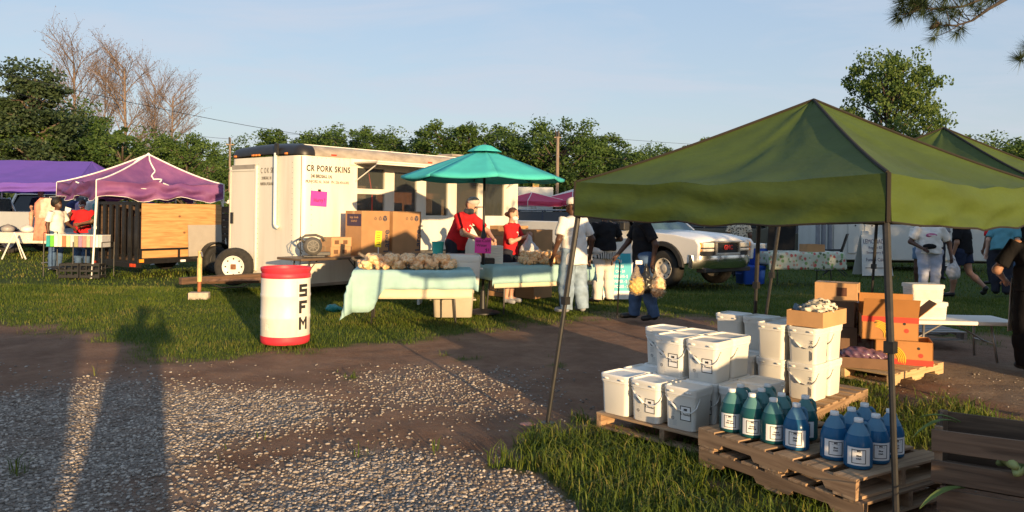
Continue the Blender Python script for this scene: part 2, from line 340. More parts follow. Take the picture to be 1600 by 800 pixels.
def ground_mat():
    m, N, L, b = nmat('soil_gravel_and_turf'); t = N.new('ShaderNodeTexCoord')
    def nz(s, d=6, r=.6):
        q = N.new('ShaderNodeTexNoise'); q.inputs['Scale'].default_value = s; q.inputs['Detail'].default_value = d; q.inputs['Roughness'].default_value = r; L.new(t.outputs['Object'], q.inputs['Vector']); return q
    def ramp(i, a, c1, bb, c2):
        q = N.new('ShaderNodeValToRGB'); q.color_ramp.elements[0].position = a; q.color_ramp.elements[0].color = c3(c1); q.color_ramp.elements[1].position = bb; q.color_ramp.elements[1].color = c3(c2); L.new(i, q.inputs[0]); return q
    def at(s): q = N.new('ShaderNodeAttribute'); q.attribute_name = s; return q.outputs['Fac']
    def mix(f, a, c):
        q = N.new('ShaderNodeMixRGB'); L.new(f, q.inputs[0]); L.new(a, q.inputs[1]); L.new(c, q.inputs[2]); return q.outputs[0]
    n1, n2, n3 = nz(1.6, 9, .68), nz(11, 9, .75), nz(70, 4)
    dirt = mix(ramp(n2.outputs['Fac'], .35, (0, 0, 0), .7, (1, 1, 1)).outputs[0], ramp(n1.outputs['Fac'], .35, (.165, .086, .052), .68, (.27, .150, .092)).outputs[0], ramp(n1.outputs['Fac'], .35, (.20, .120, .078), .68, (.315, .20, .132)).outputs[0])
    sand = ramp(n2.outputs['Fac'], .35, (.24, .17, .115), .7, (.36, .27, .19)).outputs[0]
    vo = N.new('ShaderNodeTexVoronoi'); vo.inputs['Scale'].default_value = 38; L.new(t.outputs['Object'], vo.inputs['Vector'])
    sp = N.new('ShaderNodeSeparateXYZ'); L.new(vo.outputs['Color'], sp.inputs[0])
    grav = ramp(sp.outputs[0], .0, (.16, .13, .105), 1, (.38, .325, .275)).outputs[0]
    turf = mix(ramp(n2.outputs['Fac'], .35, (0, 0, 0), .7, (1, 1, 1)).outputs[0], ramp(n1.outputs['Fac'], .3, (.036, .062, .010), .7, (.058, .088, .014)).outputs[0], ramp(n1.outputs['Fac'], .3, (.048, .08, .014), .7, (.075, .088, .022)).outputs[0])
    c = mix(at('sand'), dirt, sand); c = mix(at('gravel'), c, grav); c = mix(at('grass'), c, turf)
    L.new(c, b.inputs['Base Color']); b.inputs['Roughness'].default_value = .95; b.inputs['Specular IOR Level'].default_value = .15
    ad = N.new('ShaderNodeMath'); ad.operation = 'ADD'; L.new(n2.outputs['Fac'], ad.inputs[0])
    mv = N.new('ShaderNodeMath'); mv.operation = 'MULTIPLY'; L.new(n3.outputs['Fac'], mv.inputs[0]); mv.inputs[1].default_value = .35; L.new(mv.outputs[0], ad.inputs[1])
    bp = N.new('ShaderNodeBump'); bp.inputs['Strength'].default_value = 1; bp.inputs['Distance'].default_value = .05; L.new(ad.outputs[0], bp.inputs['Height']); L.new(bp.outputs[0], b.inputs['Normal'])
    return m
g_o = obj('ground', gme, ground_mat()); g_o['kind'] = 'structure'; g_o['label'] = 'packed dirt lane running into gravel and mown turf'

def rnd_mat(name, cols, rough=.7, transl=0.0, spec=.3):
    m, N, L, b = nmat(name); a = N.new('ShaderNodeAttribute'); a.attribute_name = 'rnd'
    r = N.new('ShaderNodeValToRGB')
    for i, (p, c) in enumerate(cols):
        e = r.color_ramp.elements[i] if i < 2 else r.color_ramp.elements.new(p)
        e.position = p; e.color = c3(c)
    L.new(a.outputs['Fac'], r.inputs[0]); L.new(r.outputs[0], b.inputs['Base Color']); b.inputs['Roughness'].default_value = rough; b.inputs['Specular IOR Level'].default_value = spec
    if transl:
        tb = N.new('ShaderNodeBsdfTranslucent'); L.new(r.outputs[0], tb.inputs[0]); ms = N.new('ShaderNodeMixShader'); ms.inputs[0].default_value = transl
        L.new(b.outputs[0], ms.inputs[1]); L.new(tb.outputs[0], ms.inputs[2]); L.new(ms.outputs[0], N['Material Output'].inputs[0])
    MATS[name] = m; return m
def setrnd(me, arr):
    a = me.attributes.new('rnd', 'FLOAT', 'POINT'); a.data.foreach_set('value', np.asarray(arr, dtype=np.float32))

# grass blades: two curved segments near, one far
def blades(x, y, length, width, rs, seg2):
    n = len(x); th = rs.rand(n)*2*math.pi; d = np.stack([np.cos(th), np.sin(th)], -1); w = np.stack([-d[:, 1], d[:, 0]], -1)*width[:, None]/2
    lean = (.25+.75*rs.rand(n))*length; z0 = hgt(x, y)*np.exp(-((np.abs(x)+np.abs(y-9))/25)**2)-.015
    b = np.stack([x, y, z0], -1)
    if seg2:
        mid = b+np.concatenate([d*(lean*.3)[:, None], (length*.62)[:, None]], 1); tip = b+np.concatenate([d*lean[:, None], (length*.80)[:, None]], 1)
        w3 = np.concatenate([w, np.zeros((n, 1))], 1)
        v = np.stack([b-w3, b+w3, mid+w3*.8, mid-w3*.8, tip+w3*.15, tip-w3*.15], 1).reshape(-1, 3); o = np.arange(n)[:, None]*6
        return v, np.concatenate([o+np.array([0, 1, 2, 3]), o+np.array([3, 2, 4, 5])]), 6
    tip = b+np.concatenate([d*(lean*.7)[:, None], (length*.85)[:, None]], 1); w3 = np.concatenate([w, np.zeros((n, 1))], 1)
    return np.stack([b-w3, b+w3, tip], 1).reshape(-1, 3), np.arange(n)[:, None]*3+np.array([0, 1, 2]), 3
GRASS = rnd_mat('grass_blades', [(0, (.050, .085, .009)), (1, (.26, .22, .06)), (.45, (.092, .138, .014)), (.85, (.15, .175, .025))], .55, .3)
def scatter(n, y0, y1, rs, side=.74, xm=.6):
    y = y0+(y1-y0)*rs.rand(n); hw = y*side+xm; x = (rs.rand(n)*2-1)*hw
    return x, y, hw
def grass(name, label, n, y0, y1, l, w, seg2, seed, pw=1):
    rs = np.random.RandomState(seed); x, y, hw = scatter(n, y0, y1, rs); k = rs.rand(n) < hw/hw.max(); x, y = x[k], y[k]
    g, v, s = zones(x, y); k = rs.rand(len(x)) < g*(.35+.65*fbm(x*2.2, y*2.2, 3)*1.6); x, y = x[k], y[k]
    pat = fbm(x*.8+9, y*.8, 3); ln = l*(.45+.9*rs.rand(len(x)))*(.55+.9*pat); vv, ff, nv = blades(x, y, ln, w*(.7+.6*rs.rand(len(x)))*np.maximum(1, y/y0)**.5, rs, seg2)
    me = npmesh(name, vv, ff); setrnd(me, np.repeat(np.clip(rs.rand(len(x))*.8+(fbm(x*1.7+3, y*1.7, 3)-.42)*.9+.25*(rs.rand(len(x)) < .12), 0, 1), nv))
    return tag(obj(name, me, GRASS), label, 'grass', kind='stuff')
grass('near_grass', 'tall tufted grass growing beside the pallets and dirt lane', 120000, 3.6, 8.0, .115, .0062, True, 1)
grass('lawn_grass', 'short sunlit turf behind the dirt lane', 360000, 7.6, 16, .055, .0075, False, 2)
grass('field_grass', 'mown field turf stretching back to the trees', 170000, 15, 42, .075, .020, False, 4)

# gravel stones
def stones(n, seed, y0, y1, smin, smax, dens):
    rs = np.random.RandomState(seed); x, y, hw = scatter(n, y0, y1, rs, .75, .8); g, v, s = zones(x, y); v = zones(x+rs.normal(size=n)*.20, y+rs.normal(size=n)*.20)[1]*(1-g); k = rs.rand(n) < dens(x, y, v, g); x, y = x[k], y[k]; n = len(x)
    t = (1+5**.5)/2; ico = np.array([(-1, t, 0), (1, t, 0), (-1, -t, 0), (1, -t, 0), (0, -1, t), (0, 1, t), (0, -1, -t), (0, 1, -t), (t, 0, -1), (t, 0, 1), (-t, 0, -1), (-t, 0, 1)])/1.9
    fi = np.array([(0, 11, 5), (0, 5, 1), (0, 1, 7), (0, 7, 10), (0, 10, 11), (1, 5, 9), (5, 11, 4), (11, 10, 2), (10, 7, 6), (7, 1, 8), (3, 9, 4), (3, 4, 2), (3, 2, 6), (3, 6, 8), (3, 8, 9), (4, 9, 5), (2, 4, 11), (6, 2, 10), (8, 6, 7), (9, 8, 1)])
    sz = smin+(smax-smin)*rs.rand(n)**1.7
    p = ico[None]*(1+.45*(rs.rand(n, 12, 1)-.5))*np.stack([1+.5*rs.rand(n), .7+.5*rs.rand(n), .45+.35*rs.rand(n)], -1)[:, None]*sz[:, None, None]
    a = rs.rand(n)*6.283; c, s = np.cos(a)[:, None], np.sin(a)[:, None]; p = np.stack([p[..., 0]*c-p[..., 1]*s, p[..., 0]*s+p[..., 1]*c, p[..., 2]], -1)
    p += np.stack([x, y, hgt(x, y)*np.exp(-((np.abs(x)+np.abs(y-9))/25)**2)-.010+sz*.25], -1)[:, None]
    return p.reshape(-1, 3), (np.arange(n)[:, None, None]*12+fi[None]).reshape(-1, 3), np.repeat(rs.rand(n), 12)
STONE = rnd_mat('gravel_stone', [(0, (.13, .105, .085)), (1, (.46, .405, .345)), (.55, (.25, .21, .175))], .85, 0, .25)
v1, f1, r1 = stones(180000, 5, 3.4, 8.4, .0055, .0142, lambda x, y, v, g: v*.78+.026*(1-g)*fbm(x*1.3+40, y*1.3, 3))
me = npmesh('gravel', v1, f1); setrnd(me, r1); tag(obj('gravel', me, STONE), 'loose pale gravel strewn over the dirt lane', 'gravel', kind='stuff')

# ---------------------------------------------------------------- trees
BARK = wood('bark', (.055, .042, .03), (.13, .10, .075), 'Z', .95); BARKD = wood('dead_bark', (.13, .095, .075), (.24, .175, .14), 'Z', .95)
LEAF = rnd_mat('leaves', [(0, (.034, .070, .014)), (1, (.125, .185, .045)), (.5, (.064, .118, .024))], .6, .35)
LEAFY = rnd_mat('leaves_bright', [(0, (.045, .088, .018)), (1, (.155, .21, .05)), (.5, (.082, .138, .028))], .6, .35)
NEED = rnd_mat('pine_needles', [(0, (.022, .040, .018)), (1, (.07, .10, .04)), (.5, (.038, .065, .026))], .6, .15)
DRY = rnd_mat('dry_leaves', [(0, (.08, .055, .045)), (1, (.20, .145, .12)), (.5, (.13, .09, .075))], .8, .2)
def leafcloud(rs, cen, rad, per, size, flat=1.0):
    cen = np.asarray(cen); n = len(cen)*per; c = np.repeat(cen, per, 0); rr = np.repeat(np.asarray(rad), per)
    d = rs.normal(size=(n, 3)); d /= np.linalg.norm(d, axis=1)[:, None]; p = c+d*(rr*(.35+.65*rs.rand(n)))[:, None]*np.array([1, 1, flat])
    nrm = rs.normal(size=(n, 3))+d*.6+np.array([0, 0, .5]); nrm /= np.linalg.norm(nrm, axis=1)[:, None]
    a = np.cross(nrm, rs.normal(size=(n, 3))); a /= np.linalg.norm(a, axis=1)[:, None]; b = np.cross(nrm, a); s = size*(.6+.8*rs.rand(n))[:, None]
    v = np.stack([p-a*s*.5, p+b*s*.32, p+a*s*.5, p-b*s*.32], 1).reshape(-1, 3)
    return v, np.arange(n)[:, None]*4+np.arange(4), np.repeat(np.clip(.5*rs.rand(n)+.5*np.repeat(rs.rand(len(cen)), per), 0, 1), 4)
def broadleaf(seed, H, W, z0, nlobe, per, size, shape='round'):
    rs = np.random.RandomState(seed); mb = MB(); lob = []; r0 = H*.022+.03
    top = H*.72; mb.tube([(0, 0, -.2), (.05*rs.randn(), 0, H*.25), (.12*rs.randn(), .12*rs.randn(), H*.5), (.2*rs.randn(), .2*rs.randn(), top)], [r0*1.3, r0, r0*.7, r0*.25], 7)
    for i in range(nlobe):
        u = (i+.5)/nlobe; th = i*2.39996+rs.rand()*.7; zz = z0+(H-z0)*(.06+.88*u)
        if shape == 'round': prof = math.sqrt(max(.03, 1-((u-.42)/.62)**2))
        elif shape == 'pine': prof = (1-u)**.75*(.65+.5*rs.rand())+.08
        else: prof = .55+.45*math.sin(math.pi*(u*.9+.1))
        r = W/2*prof*(.45+.55*rs.rand()**.5); p = np.array([r*math.cos(th), r*math.sin(th), zz])
        lob.append((p, W*.145*(.6+.8*rs.rand()))); a = min(top*.98, max(.2*H, zz-r*.7))
        q = Vector(p); s = Vector((0, 0, a)); mb.tube([s, s.lerp(q, .5)+V(0, 0, .05*H*rs.rand()), q], [r0*.45, r0*.28, .012], 5)
    cen = []; rad = []
    for p, r in lob:
        for k in range(7):
            d = rs.normal(size=3); d /= np.linalg.norm(d); cen.append(p+d*r*np.array([1, 1, .75])*(.4+.7*rs.rand())); rad.append(r*(.38+.3*rs.rand()))
    v, f, rn = leafcloud(rs, cen, rad, per, size, .8 if shape != 'pine' else .55)
    me = npmesh('crown', v, f); setrnd(me, rn); return mb.mesh('trunk'), me
def bare(seed, H, W):
    rs = random.Random(seed); mb = MB(); tips = []
    def grow(p, d, L, r, lev):
        pts = [p]; k = 4
        for i in range(k):
            d = (d+Vector((rs.uniform(-1, 1), rs.uniform(-1, 1), rs.uniform(-.2, .75)))*(.14 if lev else .04)).normalized(); pts.append(pts[-1]+d*L/k)
        mb.tube(pts, [r*(1-.6*i/k) for i in range(k+1)], 5 if lev < 2 else 3, False)
        if lev >= 3: tips.append(pts[-1]); return
        n = [22, 9, 6][lev]
        for i in range(n):
            t = (.42+.58*(i+rs.random())/n) if lev == 0 else (.2+.8*(i+rs.random())/n)
            j = min(k-1, int(t*k)); q = pts[j].lerp(pts[j+1], t*k-j); th = rs.uniform(0, 6.283); w = [.95, .7, .8][lev]
            side = Vector((math.cos(th), math.sin(th), 0)); nd = (d*(.75 if lev == 0 else .8)+side*w).normalized()
            grow(q, nd, (W*.5*(1.15-.62*t)*rs.uniform(.75, 1.1) if lev == 0 else L*rs.uniform(.38, .62)), max(.0085, r*(.25 if lev == 0 else .42)), lev+1)
    grow(V(0, 0, -.2), V(0, 0, 1), H*.93, H*.0155+.02, 0)
    nr = np.random.RandomState(seed); t = np.array([tuple(q) for q in tips]); v, f, rn = leafcloud(nr, t, np.full(len(t), .13), 2, .075)
    me = npmesh('crown', v, f); setrnd(me, rn); return mb.mesh('trunk'), me
def tree(kind, label, x, y, meshes, lm, sc=1, rz=0, bark=None, group=None):
    t = thing(kind, label, 'tree', (x, y, 0), rz, group); t.scale = (sc,)*3 if not isinstance(sc, tuple) else sc
    a = obj('trunk', meshes[0], bark or BARK, t, True); b = obj('crown', meshes[1], lm, t); return t
B = [broadleaf(11, 8, 6.5, .6, 40, 64, .175), broadleaf(12, 8, 5.2, .8, 36, 64, .175, 'tall'), broadleaf(13, 8, 7.5, .5, 46, 60, .18), broadleaf(14, 8, 5.6, .5, 38, 64, .17, 'tall')]
PINE = broadleaf(21, 10, 6.4, 1.5, 50, 66, .17, 'pine')
BIG = broadleaf(31, 10, 6.4, 2.4, 58, 62, .17)
D1, D2 = bare(41, 10, 7), bare(43, 10, 8)
def at(px, Y): return (px-800)/1232*Y
def th(px, py, Y): return 1.6+((330+.014*(px-800))-py)/1232*Y
# broadleaf mass at the left
L1 = [(0, 36, 165, 0, 1.25, 'dark leafy tree at the far left edge above the plain purple tent'), (70, 38, 160, 2, 1.2, 'wide dark green tree rising behind the plain purple tent'), (135, 41, 178, 3, 1.1, 'leafy tree between the pine and the first bare trunks'),
      (190, 37, 205, 0, 1.2, 'low green tree directly above the peak of the striped purple tent'), (245, 40, 212, 1, 1.2, 'green tree under the tallest bare tree'), (292, 38, 208, 3, 1.0, 'slim green tree under the small bare tree left of the food trailer'),
      (330, 48, 232, 1, 1.1, 'small tree touching the left corner of the food trailer roof'), (-60, 38, 150, 2, 1.2, 'tree at the picture edge behind the parked pickup')]
for i, (px, Y, py, k, w, lb) in enumerate(L1):
    h = th(px, py, Y); tree('leafy_tree', lb, at(px, Y), Y, B[k], LEAF, (h/8*w, h/8*w, h/8), i*1.3, group='leafy trees at the left')
tree('pine_tree', 'tall dark pine left of the bare trees', at(50, 35), 35, PINE, NEED, (th(50, 90, 35)/10.3*1.2, th(50, 90, 35)/10.3*1.2, th(50, 90, 35)/10.3), .4)
for i, (px, Y, py, mk, wd, lb) in enumerate([(118, 46, 72, D2, .72, 'bushy topped bare brown tree nearest to the pine'), (160, 48, 84, D1, .4, 'thin bare trunk clad in ivy between two bare crowns'), (196, 46, 80, D1, .74, 'tallest straight bare tree with spreading reddish twigs'), (240, 45, 112, D2, .5, 'leaning bare tree beside the shortest bare tree'), (264, 44, 130, D1, .7, 'shortest bare tree above the power line left of the food trailer')]):
    h = th(px, py, Y)/10; tree('bare_tree', lb, at(px, Y), Y, mk, DRY, (h*wd, h*wd, h), i*1.9, BARKD, 'dead bare trees at the left')
# tree line behind the trailer
L2 = [(452, 62, 200, 1, 1.15, 'light green tree over the front half of the trailer roof'), (500, 64, 207, 0, 1.1, 'rounded tree above the lettering on the trailer'), (548, 60, 201, 3, 1.1, 'upright tree behind the middle of the trailer roof'), (585, 63, 206, 1, 1, 'narrow tree behind the trailer roof right of the upright one'), (633, 62, 213, 0, 1.1, 'low rounded tree left of the twin topped tree'),
      (700, 58, 193, 3, 1.05, 'left half of the twin topped tree above the roof vent'), (736, 58, 190, 1, 1.1, 'right half of the twin topped tree above the teal parasol'), (790, 62, 218, 0, 1.1, 'low tree directly behind the top of the teal parasol'), (822, 57, 207, 2, .95, 'broad tree left of the utility pole'), (872, 55, 190, 2, 1.0, 'tall broad tree right behind the utility pole'), (915, 57, 208, 3, 1.15, 'tall tree right of the utility pole'),
      (962, 62, 226, 1, 1.1, 'narrow dark tree beyond the left slope of the green canopy'), (1000, 66, 236, 0, 1.1, 'distant tree where the green canopy slope begins'), (1045, 68, 230, 2, 1.0, 'distant low tree showing over the green canopy slope'), (1112, 70, 212, 1, .8, 'small round treetop peeking over the green canopy'), (1180, 66, 250, 0, 1.2, 'tree hidden behind the green canopy peak'), (1480, 70, 245, 2, 1.2, 'tree behind the second green canopy'), (1560, 60, 218, 0, 1.2, 'leafy tree behind the right slope of the second green canopy'), (1640, 60, 210, 2, 1.2, 'tree at the right picture edge'), (395, 66, 222, 0, 1, 'tree just behind the black nose of the trailer')]
for i, (px, Y, py, k, w, lb) in enumerate(L2):
    h = th(px, py, Y); tree('leafy_tree', lb, at(px, Y), Y, B[k], LEAFY if i % 3 else LEAF, (h/8*w*1.15, h/8*w*1.15, h/8), i*1.7+.4, group='tree line behind the market')
tree('shade_tree', 'big round leafy tree standing alone over the right slope of the green canopy', at(1385, 36), 36, BIG, LEAFY, (th(1385, 76, 36)/10.2*.82, th(1385, 76, 36)/10.2*.82, th(1385, 76, 36)/10.2), .5)
# far wood closing the horizon
rs = np.random.RandomState(77); cen = []; rad = []
for i in range(900):
    x = -85+170*rs.rand(); y = 78+14*rs.rand(); h = 4.2+2.2*vnoise(np.array([x*.12]), np.array([3.]))[0]; cen.append((x, y, h*rs.rand()**.7)); rad.append(.7+.7*rs.rand())
v, f, rn = leafcloud(rs, cen, rad, 60, .55); me = npmesh('far_wood', v, f); setrnd(me, rn); tag(obj('far_wood', me, LEAF), 'distant wood closing off the field', 'wood', kind='stuff')

# overhanging pine at the right: trunk stands beside the frame, one limb reaches in
pt = thing('pine_tree', 'pine whose drooping needle branch hangs in the upper right corner', 'tree', (9.8, 8.6, 0))
mb = MB(); mb.tube([(0, 0, -.2), (.05, 0, 3), (-.05, .1, 7), (0, 0, 12)], [.26, .22, .17, .05], 10); mb.build('trunk', BARK, pt, True)
BRDK = wood('twig_bark', (.03, .024, .02), (.075, .06, .05), 'Z', .95)
def worldpt(px, py, Y): return Vector((at(px, Y), Y, th(px, py, Y)))
def needle_tuft(rs, p, d, n, L):
    vs = []
    for i in range(n):
        a = (Vector(d)*rs.uniform(.1, 1.0)+Vector((rs.gauss(0, 1), rs.gauss(0, 1), rs.gauss(0, 1)))*.55).normalized(); q = p+a*L*rs.uniform(.6, 1.05)+V(0, 0, -.012); s = a.cross(V(.3, .5, .8)).normalized()*.0022
        b = p+a*.01; vs += [b-s, b+s, q]
    return vs
rr = random.Random(5); base = Vector((9.8, 8.6, 0)); tw = MB(); nv = []
main = [worldpt(1640, -60, 7.9), worldpt(1568, -2, 7.7), worldpt(1540, 14, 7.6), worldpt(1515, 32, 7.6), worldpt(1490, 40, 7.5), worldpt(1465, 39, 7.5)]
limb = [base+V(0, 0, 5.6), base+V(-1.6, -.4, 5.3)]+main
tw.tube([p-base for p in limb], [.07, .05, .03, .02, .016, .012, .009, .005], 6)
b2 = [main[0], worldpt(1560, -14, 7.7), worldpt(1500, 10, 7.6), worldpt(1450, 14, 7.5), worldpt(1425, 8, 7.5)]; tw.tube([p-base for p in b2], [.02, .015, .012, .009, .005], 5)
b3 = [worldpt(1720, 130, 7.6), worldpt(1640, 108, 7.6), worldpt(1592, 93, 7.6)]; tw.tube([p-base for p in [base+V(0, 0, 4.4)]+b3], [.05, .02, .012, .005], 5)
b4 = [worldpt(1700, 40, 7.7), worldpt(1625, 66, 7.7), worldpt(1606, 74, 7.7)]; tw.tube([p-base for p in [base+V(0, 0, 5.0)]+b4], [.05, .02, .012, .005], 5)
for path, n in ((main, 18), (b2, 30), (main[3:], 8), (b2[1:], 14)):
    for i in range(n):
        t = rr.random()*(len(path)-1); j = min(len(path)-2, int(t)); p = path[j].lerp(path[j+1], t-j); d = Vector((rr.uniform(-1, .2), rr.uniform(-.5, .5), rr.uniform(-.3, .5)))
        e = p+d.normalized()*rr.uniform(.08, .26); tw.tube([p-base, p.lerp(e, .5)-base+V(0, 0, -.01), e-base], [.005, .004, .003], 4)
        if rr.random() < .72: nv += needle_tuft(rr, e-base, (e-p).normalized(), 75, .15)
for e, d in ((main[-1], V(-1, 0, -.1)), (b2[-1], V(-1, 0, .1)), (b3[-1], V(-1, 0, .7)), (b4[-1], V(-.4, 0, -1)), (b4[-1], V(-.2, 0, 1)), (worldpt(1408, 2, 7.5), V(-1, 0, 0)), (worldpt(1440, -4, 7.5), V(-.5, 0, -.2)), (worldpt(1475, -6, 7.5), V(-.5, 0, -.6)), (worldpt(1505, -8, 7.5), V(-.5, 0, -.5))): nv += needle_tuft(rr, e-base, d.normalized(), 150, .17)
tw.build('branch', BRDK, pt, True)
me = npmesh('needles', np.array([tuple(p) for p in nv]), np.arange(len(nv)).reshape(-1, 3)); setrnd(me, np.repeat(np.random.rand(len(nv)//3), 3)); obj('needles', me, NEED, pt)
v, f, rn = leafcloud(np.random.RandomState(9), [(1.6*math.cos(i*2.4)*(1.1-i/26), 1.6*math.sin(i*2.4)*(1.1-i/26), 6.5+i*.3) for i in range(22)], [.8]*22, 160, .2, .5); me = npmesh('crown', v, f); setrnd(me, rn); obj('crown', me, NEED, pt)
CONE = mat('pine_cone', (.05, .035, .025), .9, .3, 40, .6, 90)
for px, py in ((1425, 14), (1456, 40)):
    c = MB(); q = worldpt(px, py, 7.5)-base; c.lathe([(.004, .05), (.018, .04), (.026, .01), (.022, -.02), (.012, -.045), (.002, -.055)], 10); o = c.build('pine_cone', CONE, pt, True); o.location = q; o.rotation_euler = (.5, .8, 0)

# utility poles and wires
POLE = wood('weathered_pole', (.16, .115, .085), (.30, .23, .17), 'Z', .9)
WIRE = mat('wire', (.02, .02, .022), .6)
def upole(label, px, py, Y, r):
    t = thing('utility_pole', label, 'pole', (at(px, Y), Y, 0)); h = th(px, py, Y); m = MB(); m.tube([(0, 0, -.3), (0, 0, h)], [r*1.2, r], 10); m.build('post', POLE, t, True)
    m = MB(); m.box((0, .02, h-.35), (.45, .06, .06)); m.build('crossarm', POLE, t); m = MB()
    m.tube([(0, -.1, h-.3), (0, -.1, h+.05)], .05, 8); m.build('insulator', WIRE, t); return t
upole('brown utility pole standing in front of the trees right of the teal parasol', 870, 206, 50, .095)
upole('thin utility pole rising just left of the food trailer', 358, 216, 44, .055)
upole('stubby utility pole behind the striped purple tent', 322, 258, 60, .10)
for lb, a, bb, sag, r in (('long black power line sloping down from the left edge to behind the trailer', (-60, 100, 26), (640, 228, 60), .5, .013), ('lower power line sloping down toward the trailer nose', (-60, 118, 26), (358, 217, 44), .4, .009), ('upper wire strung across the tree tops to the utility pole', (430, 208, 60), (870, 209, 50), .3, .010),
                      ('wire running right from the utility pole over the canopy', (870, 209, 50), (1500, 232, 70), .5, .011), ('lower cable strung along the tree line', (430, 232, 60), (870, 240, 50), .4, .012), ('lower cable running right from the utility pole', (870, 240, 50), (1420, 262, 70), .4, .012)):
    p, q = worldpt(*a), worldpt(*bb); m = MB(); m.tube([p.lerp(q, i/14)-V(0, 0, 4*sag*(i/14)*(1-i/14)) for i in range(15)], r, 5); tag(m.build('power_line', WIRE), lb, 'wire', 'overhead wires')

for i, (x, y, s, k, lb) in enumerate(((17.5, -3.5, 1.25, 2, 'broad tree outside the picture nearest to the shaded right stalls'), (21.5, -2.5, 1.35, 0, 'round tree outside the picture second in the row shading the right stalls'), (25.5, -4, 1.3, 3, 'upright tree outside the picture third in the row shading the right stalls'), (30, -3, 1.4, 2, 'wide tree outside the picture at the end of the row shading the right stalls'))):
    tree('leafy_tree', lb, x, y, B[k], LEAF, s, i*1.1, group='trees outside the picture to the right')
# ---------------------------------------------------------------- shared materials
BLACKM = mat('black_metal', (.018, .018, .018), .45, .2, 20, metal=.0, dirt=.3, dirtcol=(.08, .06, .045))
RUBBER = mat('tyre_rubber', (.022, .021, .020), .85, .25, 14, .3, 50, dirt=.35, dirtcol=(.10, .075, .055))
CHROME = mat('chrome', (.75, .74, .72), .16, .05, 4, metal=1.0, dirt=.15)
STEEL = mat('grey_steel', (.34, .33, .32), .4, .15, 10, metal=.7)
PVC = mat('white_pipe', (.74, .72, .66), .45, .08)
INK = mat('black_ink', (.02, .02, .02), .7, .1)
INKW = mat('white_ink', (.8, .8, .78), .7, .05)
PINK = mat('pink_card', (.80, .055, .36), .7, .05)
YELL = mat('yellow_card', (.82, .62, .02), .7, .05)
CARD = mat('cardboard', (.40, .215, .095), .85, .08, 5, .08, 30, rand=.10)
CARDI = mat('cardboard_pale', (.47, .27, .13), .85, .1, 5, .08, 30, rand=.1)
PRINT = mat('box_print', (.06, .055, .07), .8, .1)
CONC = mat('concrete', (.42, .36, .29), .95, .2, 12, .5, 50)
GLASSD = mat('dark_glass', (.02, .022, .025), .06, .1, 3, spec=.6)
def glass_mat(name, tint, a):
    m, N, L, b = nmat(name); b.inputs['Base Color'].default_value = c3(tint); b.inputs['Roughness'].default_value = .05; b.inputs['Alpha'].default_value = a; MATS[name] = m; return m
PANE = glass_mat('window_glass', (.10, .11, .10), .28)

# ---------------------------------------------------------------- food trailer
TW = mat('trailer_white', (.73, .69, .59), .42, .05, 1.6, .10, 7, dirt=.38, dirtcol=(.40, .30, .19), stretch=(2.2, 2.2, .22))
TRIM = mat('weathered_aluminium', (.34, .29, .23), .5, .3, 3.5, .2, 25, dirt=.55, dirtcol=(.20, .15, .11), stretch=(1, 1, 2.5))
NOSE = mat('black_fibreglass', (.016, .015, .016), .42, .2, 4)
PANEL = wood('brown_panelling', (.12, .055, .025), (.22, .10, .045), 'Z', .5)
tr = thing('food_trailer', 'long white enclosed food trailer with black nose and open serving windows', 'trailer', (-3.82, 14.2, 0), math.atan2(.764, .645))
TL, TWD, ZB, ZT, ZR, RC = 6.15, 2.4, .17, 2.56, 2.76, .22
BAYS = [(1.28, 1.98, 1.99, 2.40), (1.28, 1.98, 1.48, 1.90), (2.22, 2.84, 1.48, 2.36), (3.10, 3.76, 1.48, 2.36), (4.02, 4.72, 1.48, 2.36), (4.92, 5.62, 1.48, 2.36)]
m = MB()
xs = sorted({RC, TL-.02}|{b[0] for b in BAYS}|{b[1] for b in BAYS}); zs = sorted({ZB, ZT}|{b[2] for b in BAYS}|{b[3] for b in BAYS})
for i in range(len(xs)-1):          # side wall: solid cells between the window openings, merged into columns
    run = None; cells = []
    for j in range(len(zs)-1):
        cx, cz = (xs[i]+xs[i+1])/2, (zs[j]+zs[j+1])/2
        hole = any(b[0] < cx < b[1] and b[2] < cz < b[3] for b in BAYS)
        if not hole: run = [zs[j], zs[j+1]] if run is None else [run[0], zs[j+1]]
        if (hole or j == len(zs)-2) and run: cells.append(run); run = None
    for z0, z1 in cells: m.b2(xs[i], xs[i+1], 0, .05, z0, z1)
m.b2(0, .05, RC, TWD-RC, ZB, ZT); m.b2(RC, TL, TWD-.05, TWD, ZB, ZT); m.b2(TL-.05, TL-.001, .05, TWD-.05, ZB, ZT); m.b2(.05, TL-.05, .05, TWD-.05, ZB, ZB+.06)
for cy, s in ((RC, -1), (TWD-RC, 1)):
    m.rings([[(RC-rr*math.cos(t), cy+s*rr*math.sin(t), z) for rr, t in [(RC, k*math.pi/16) for k in range(9)]+[(RC-.05, k*math.pi/16) for k in range(8, -1, -1)]] for z in (ZB, ZT)])
m.build('wall', TW, tr, 'auto')
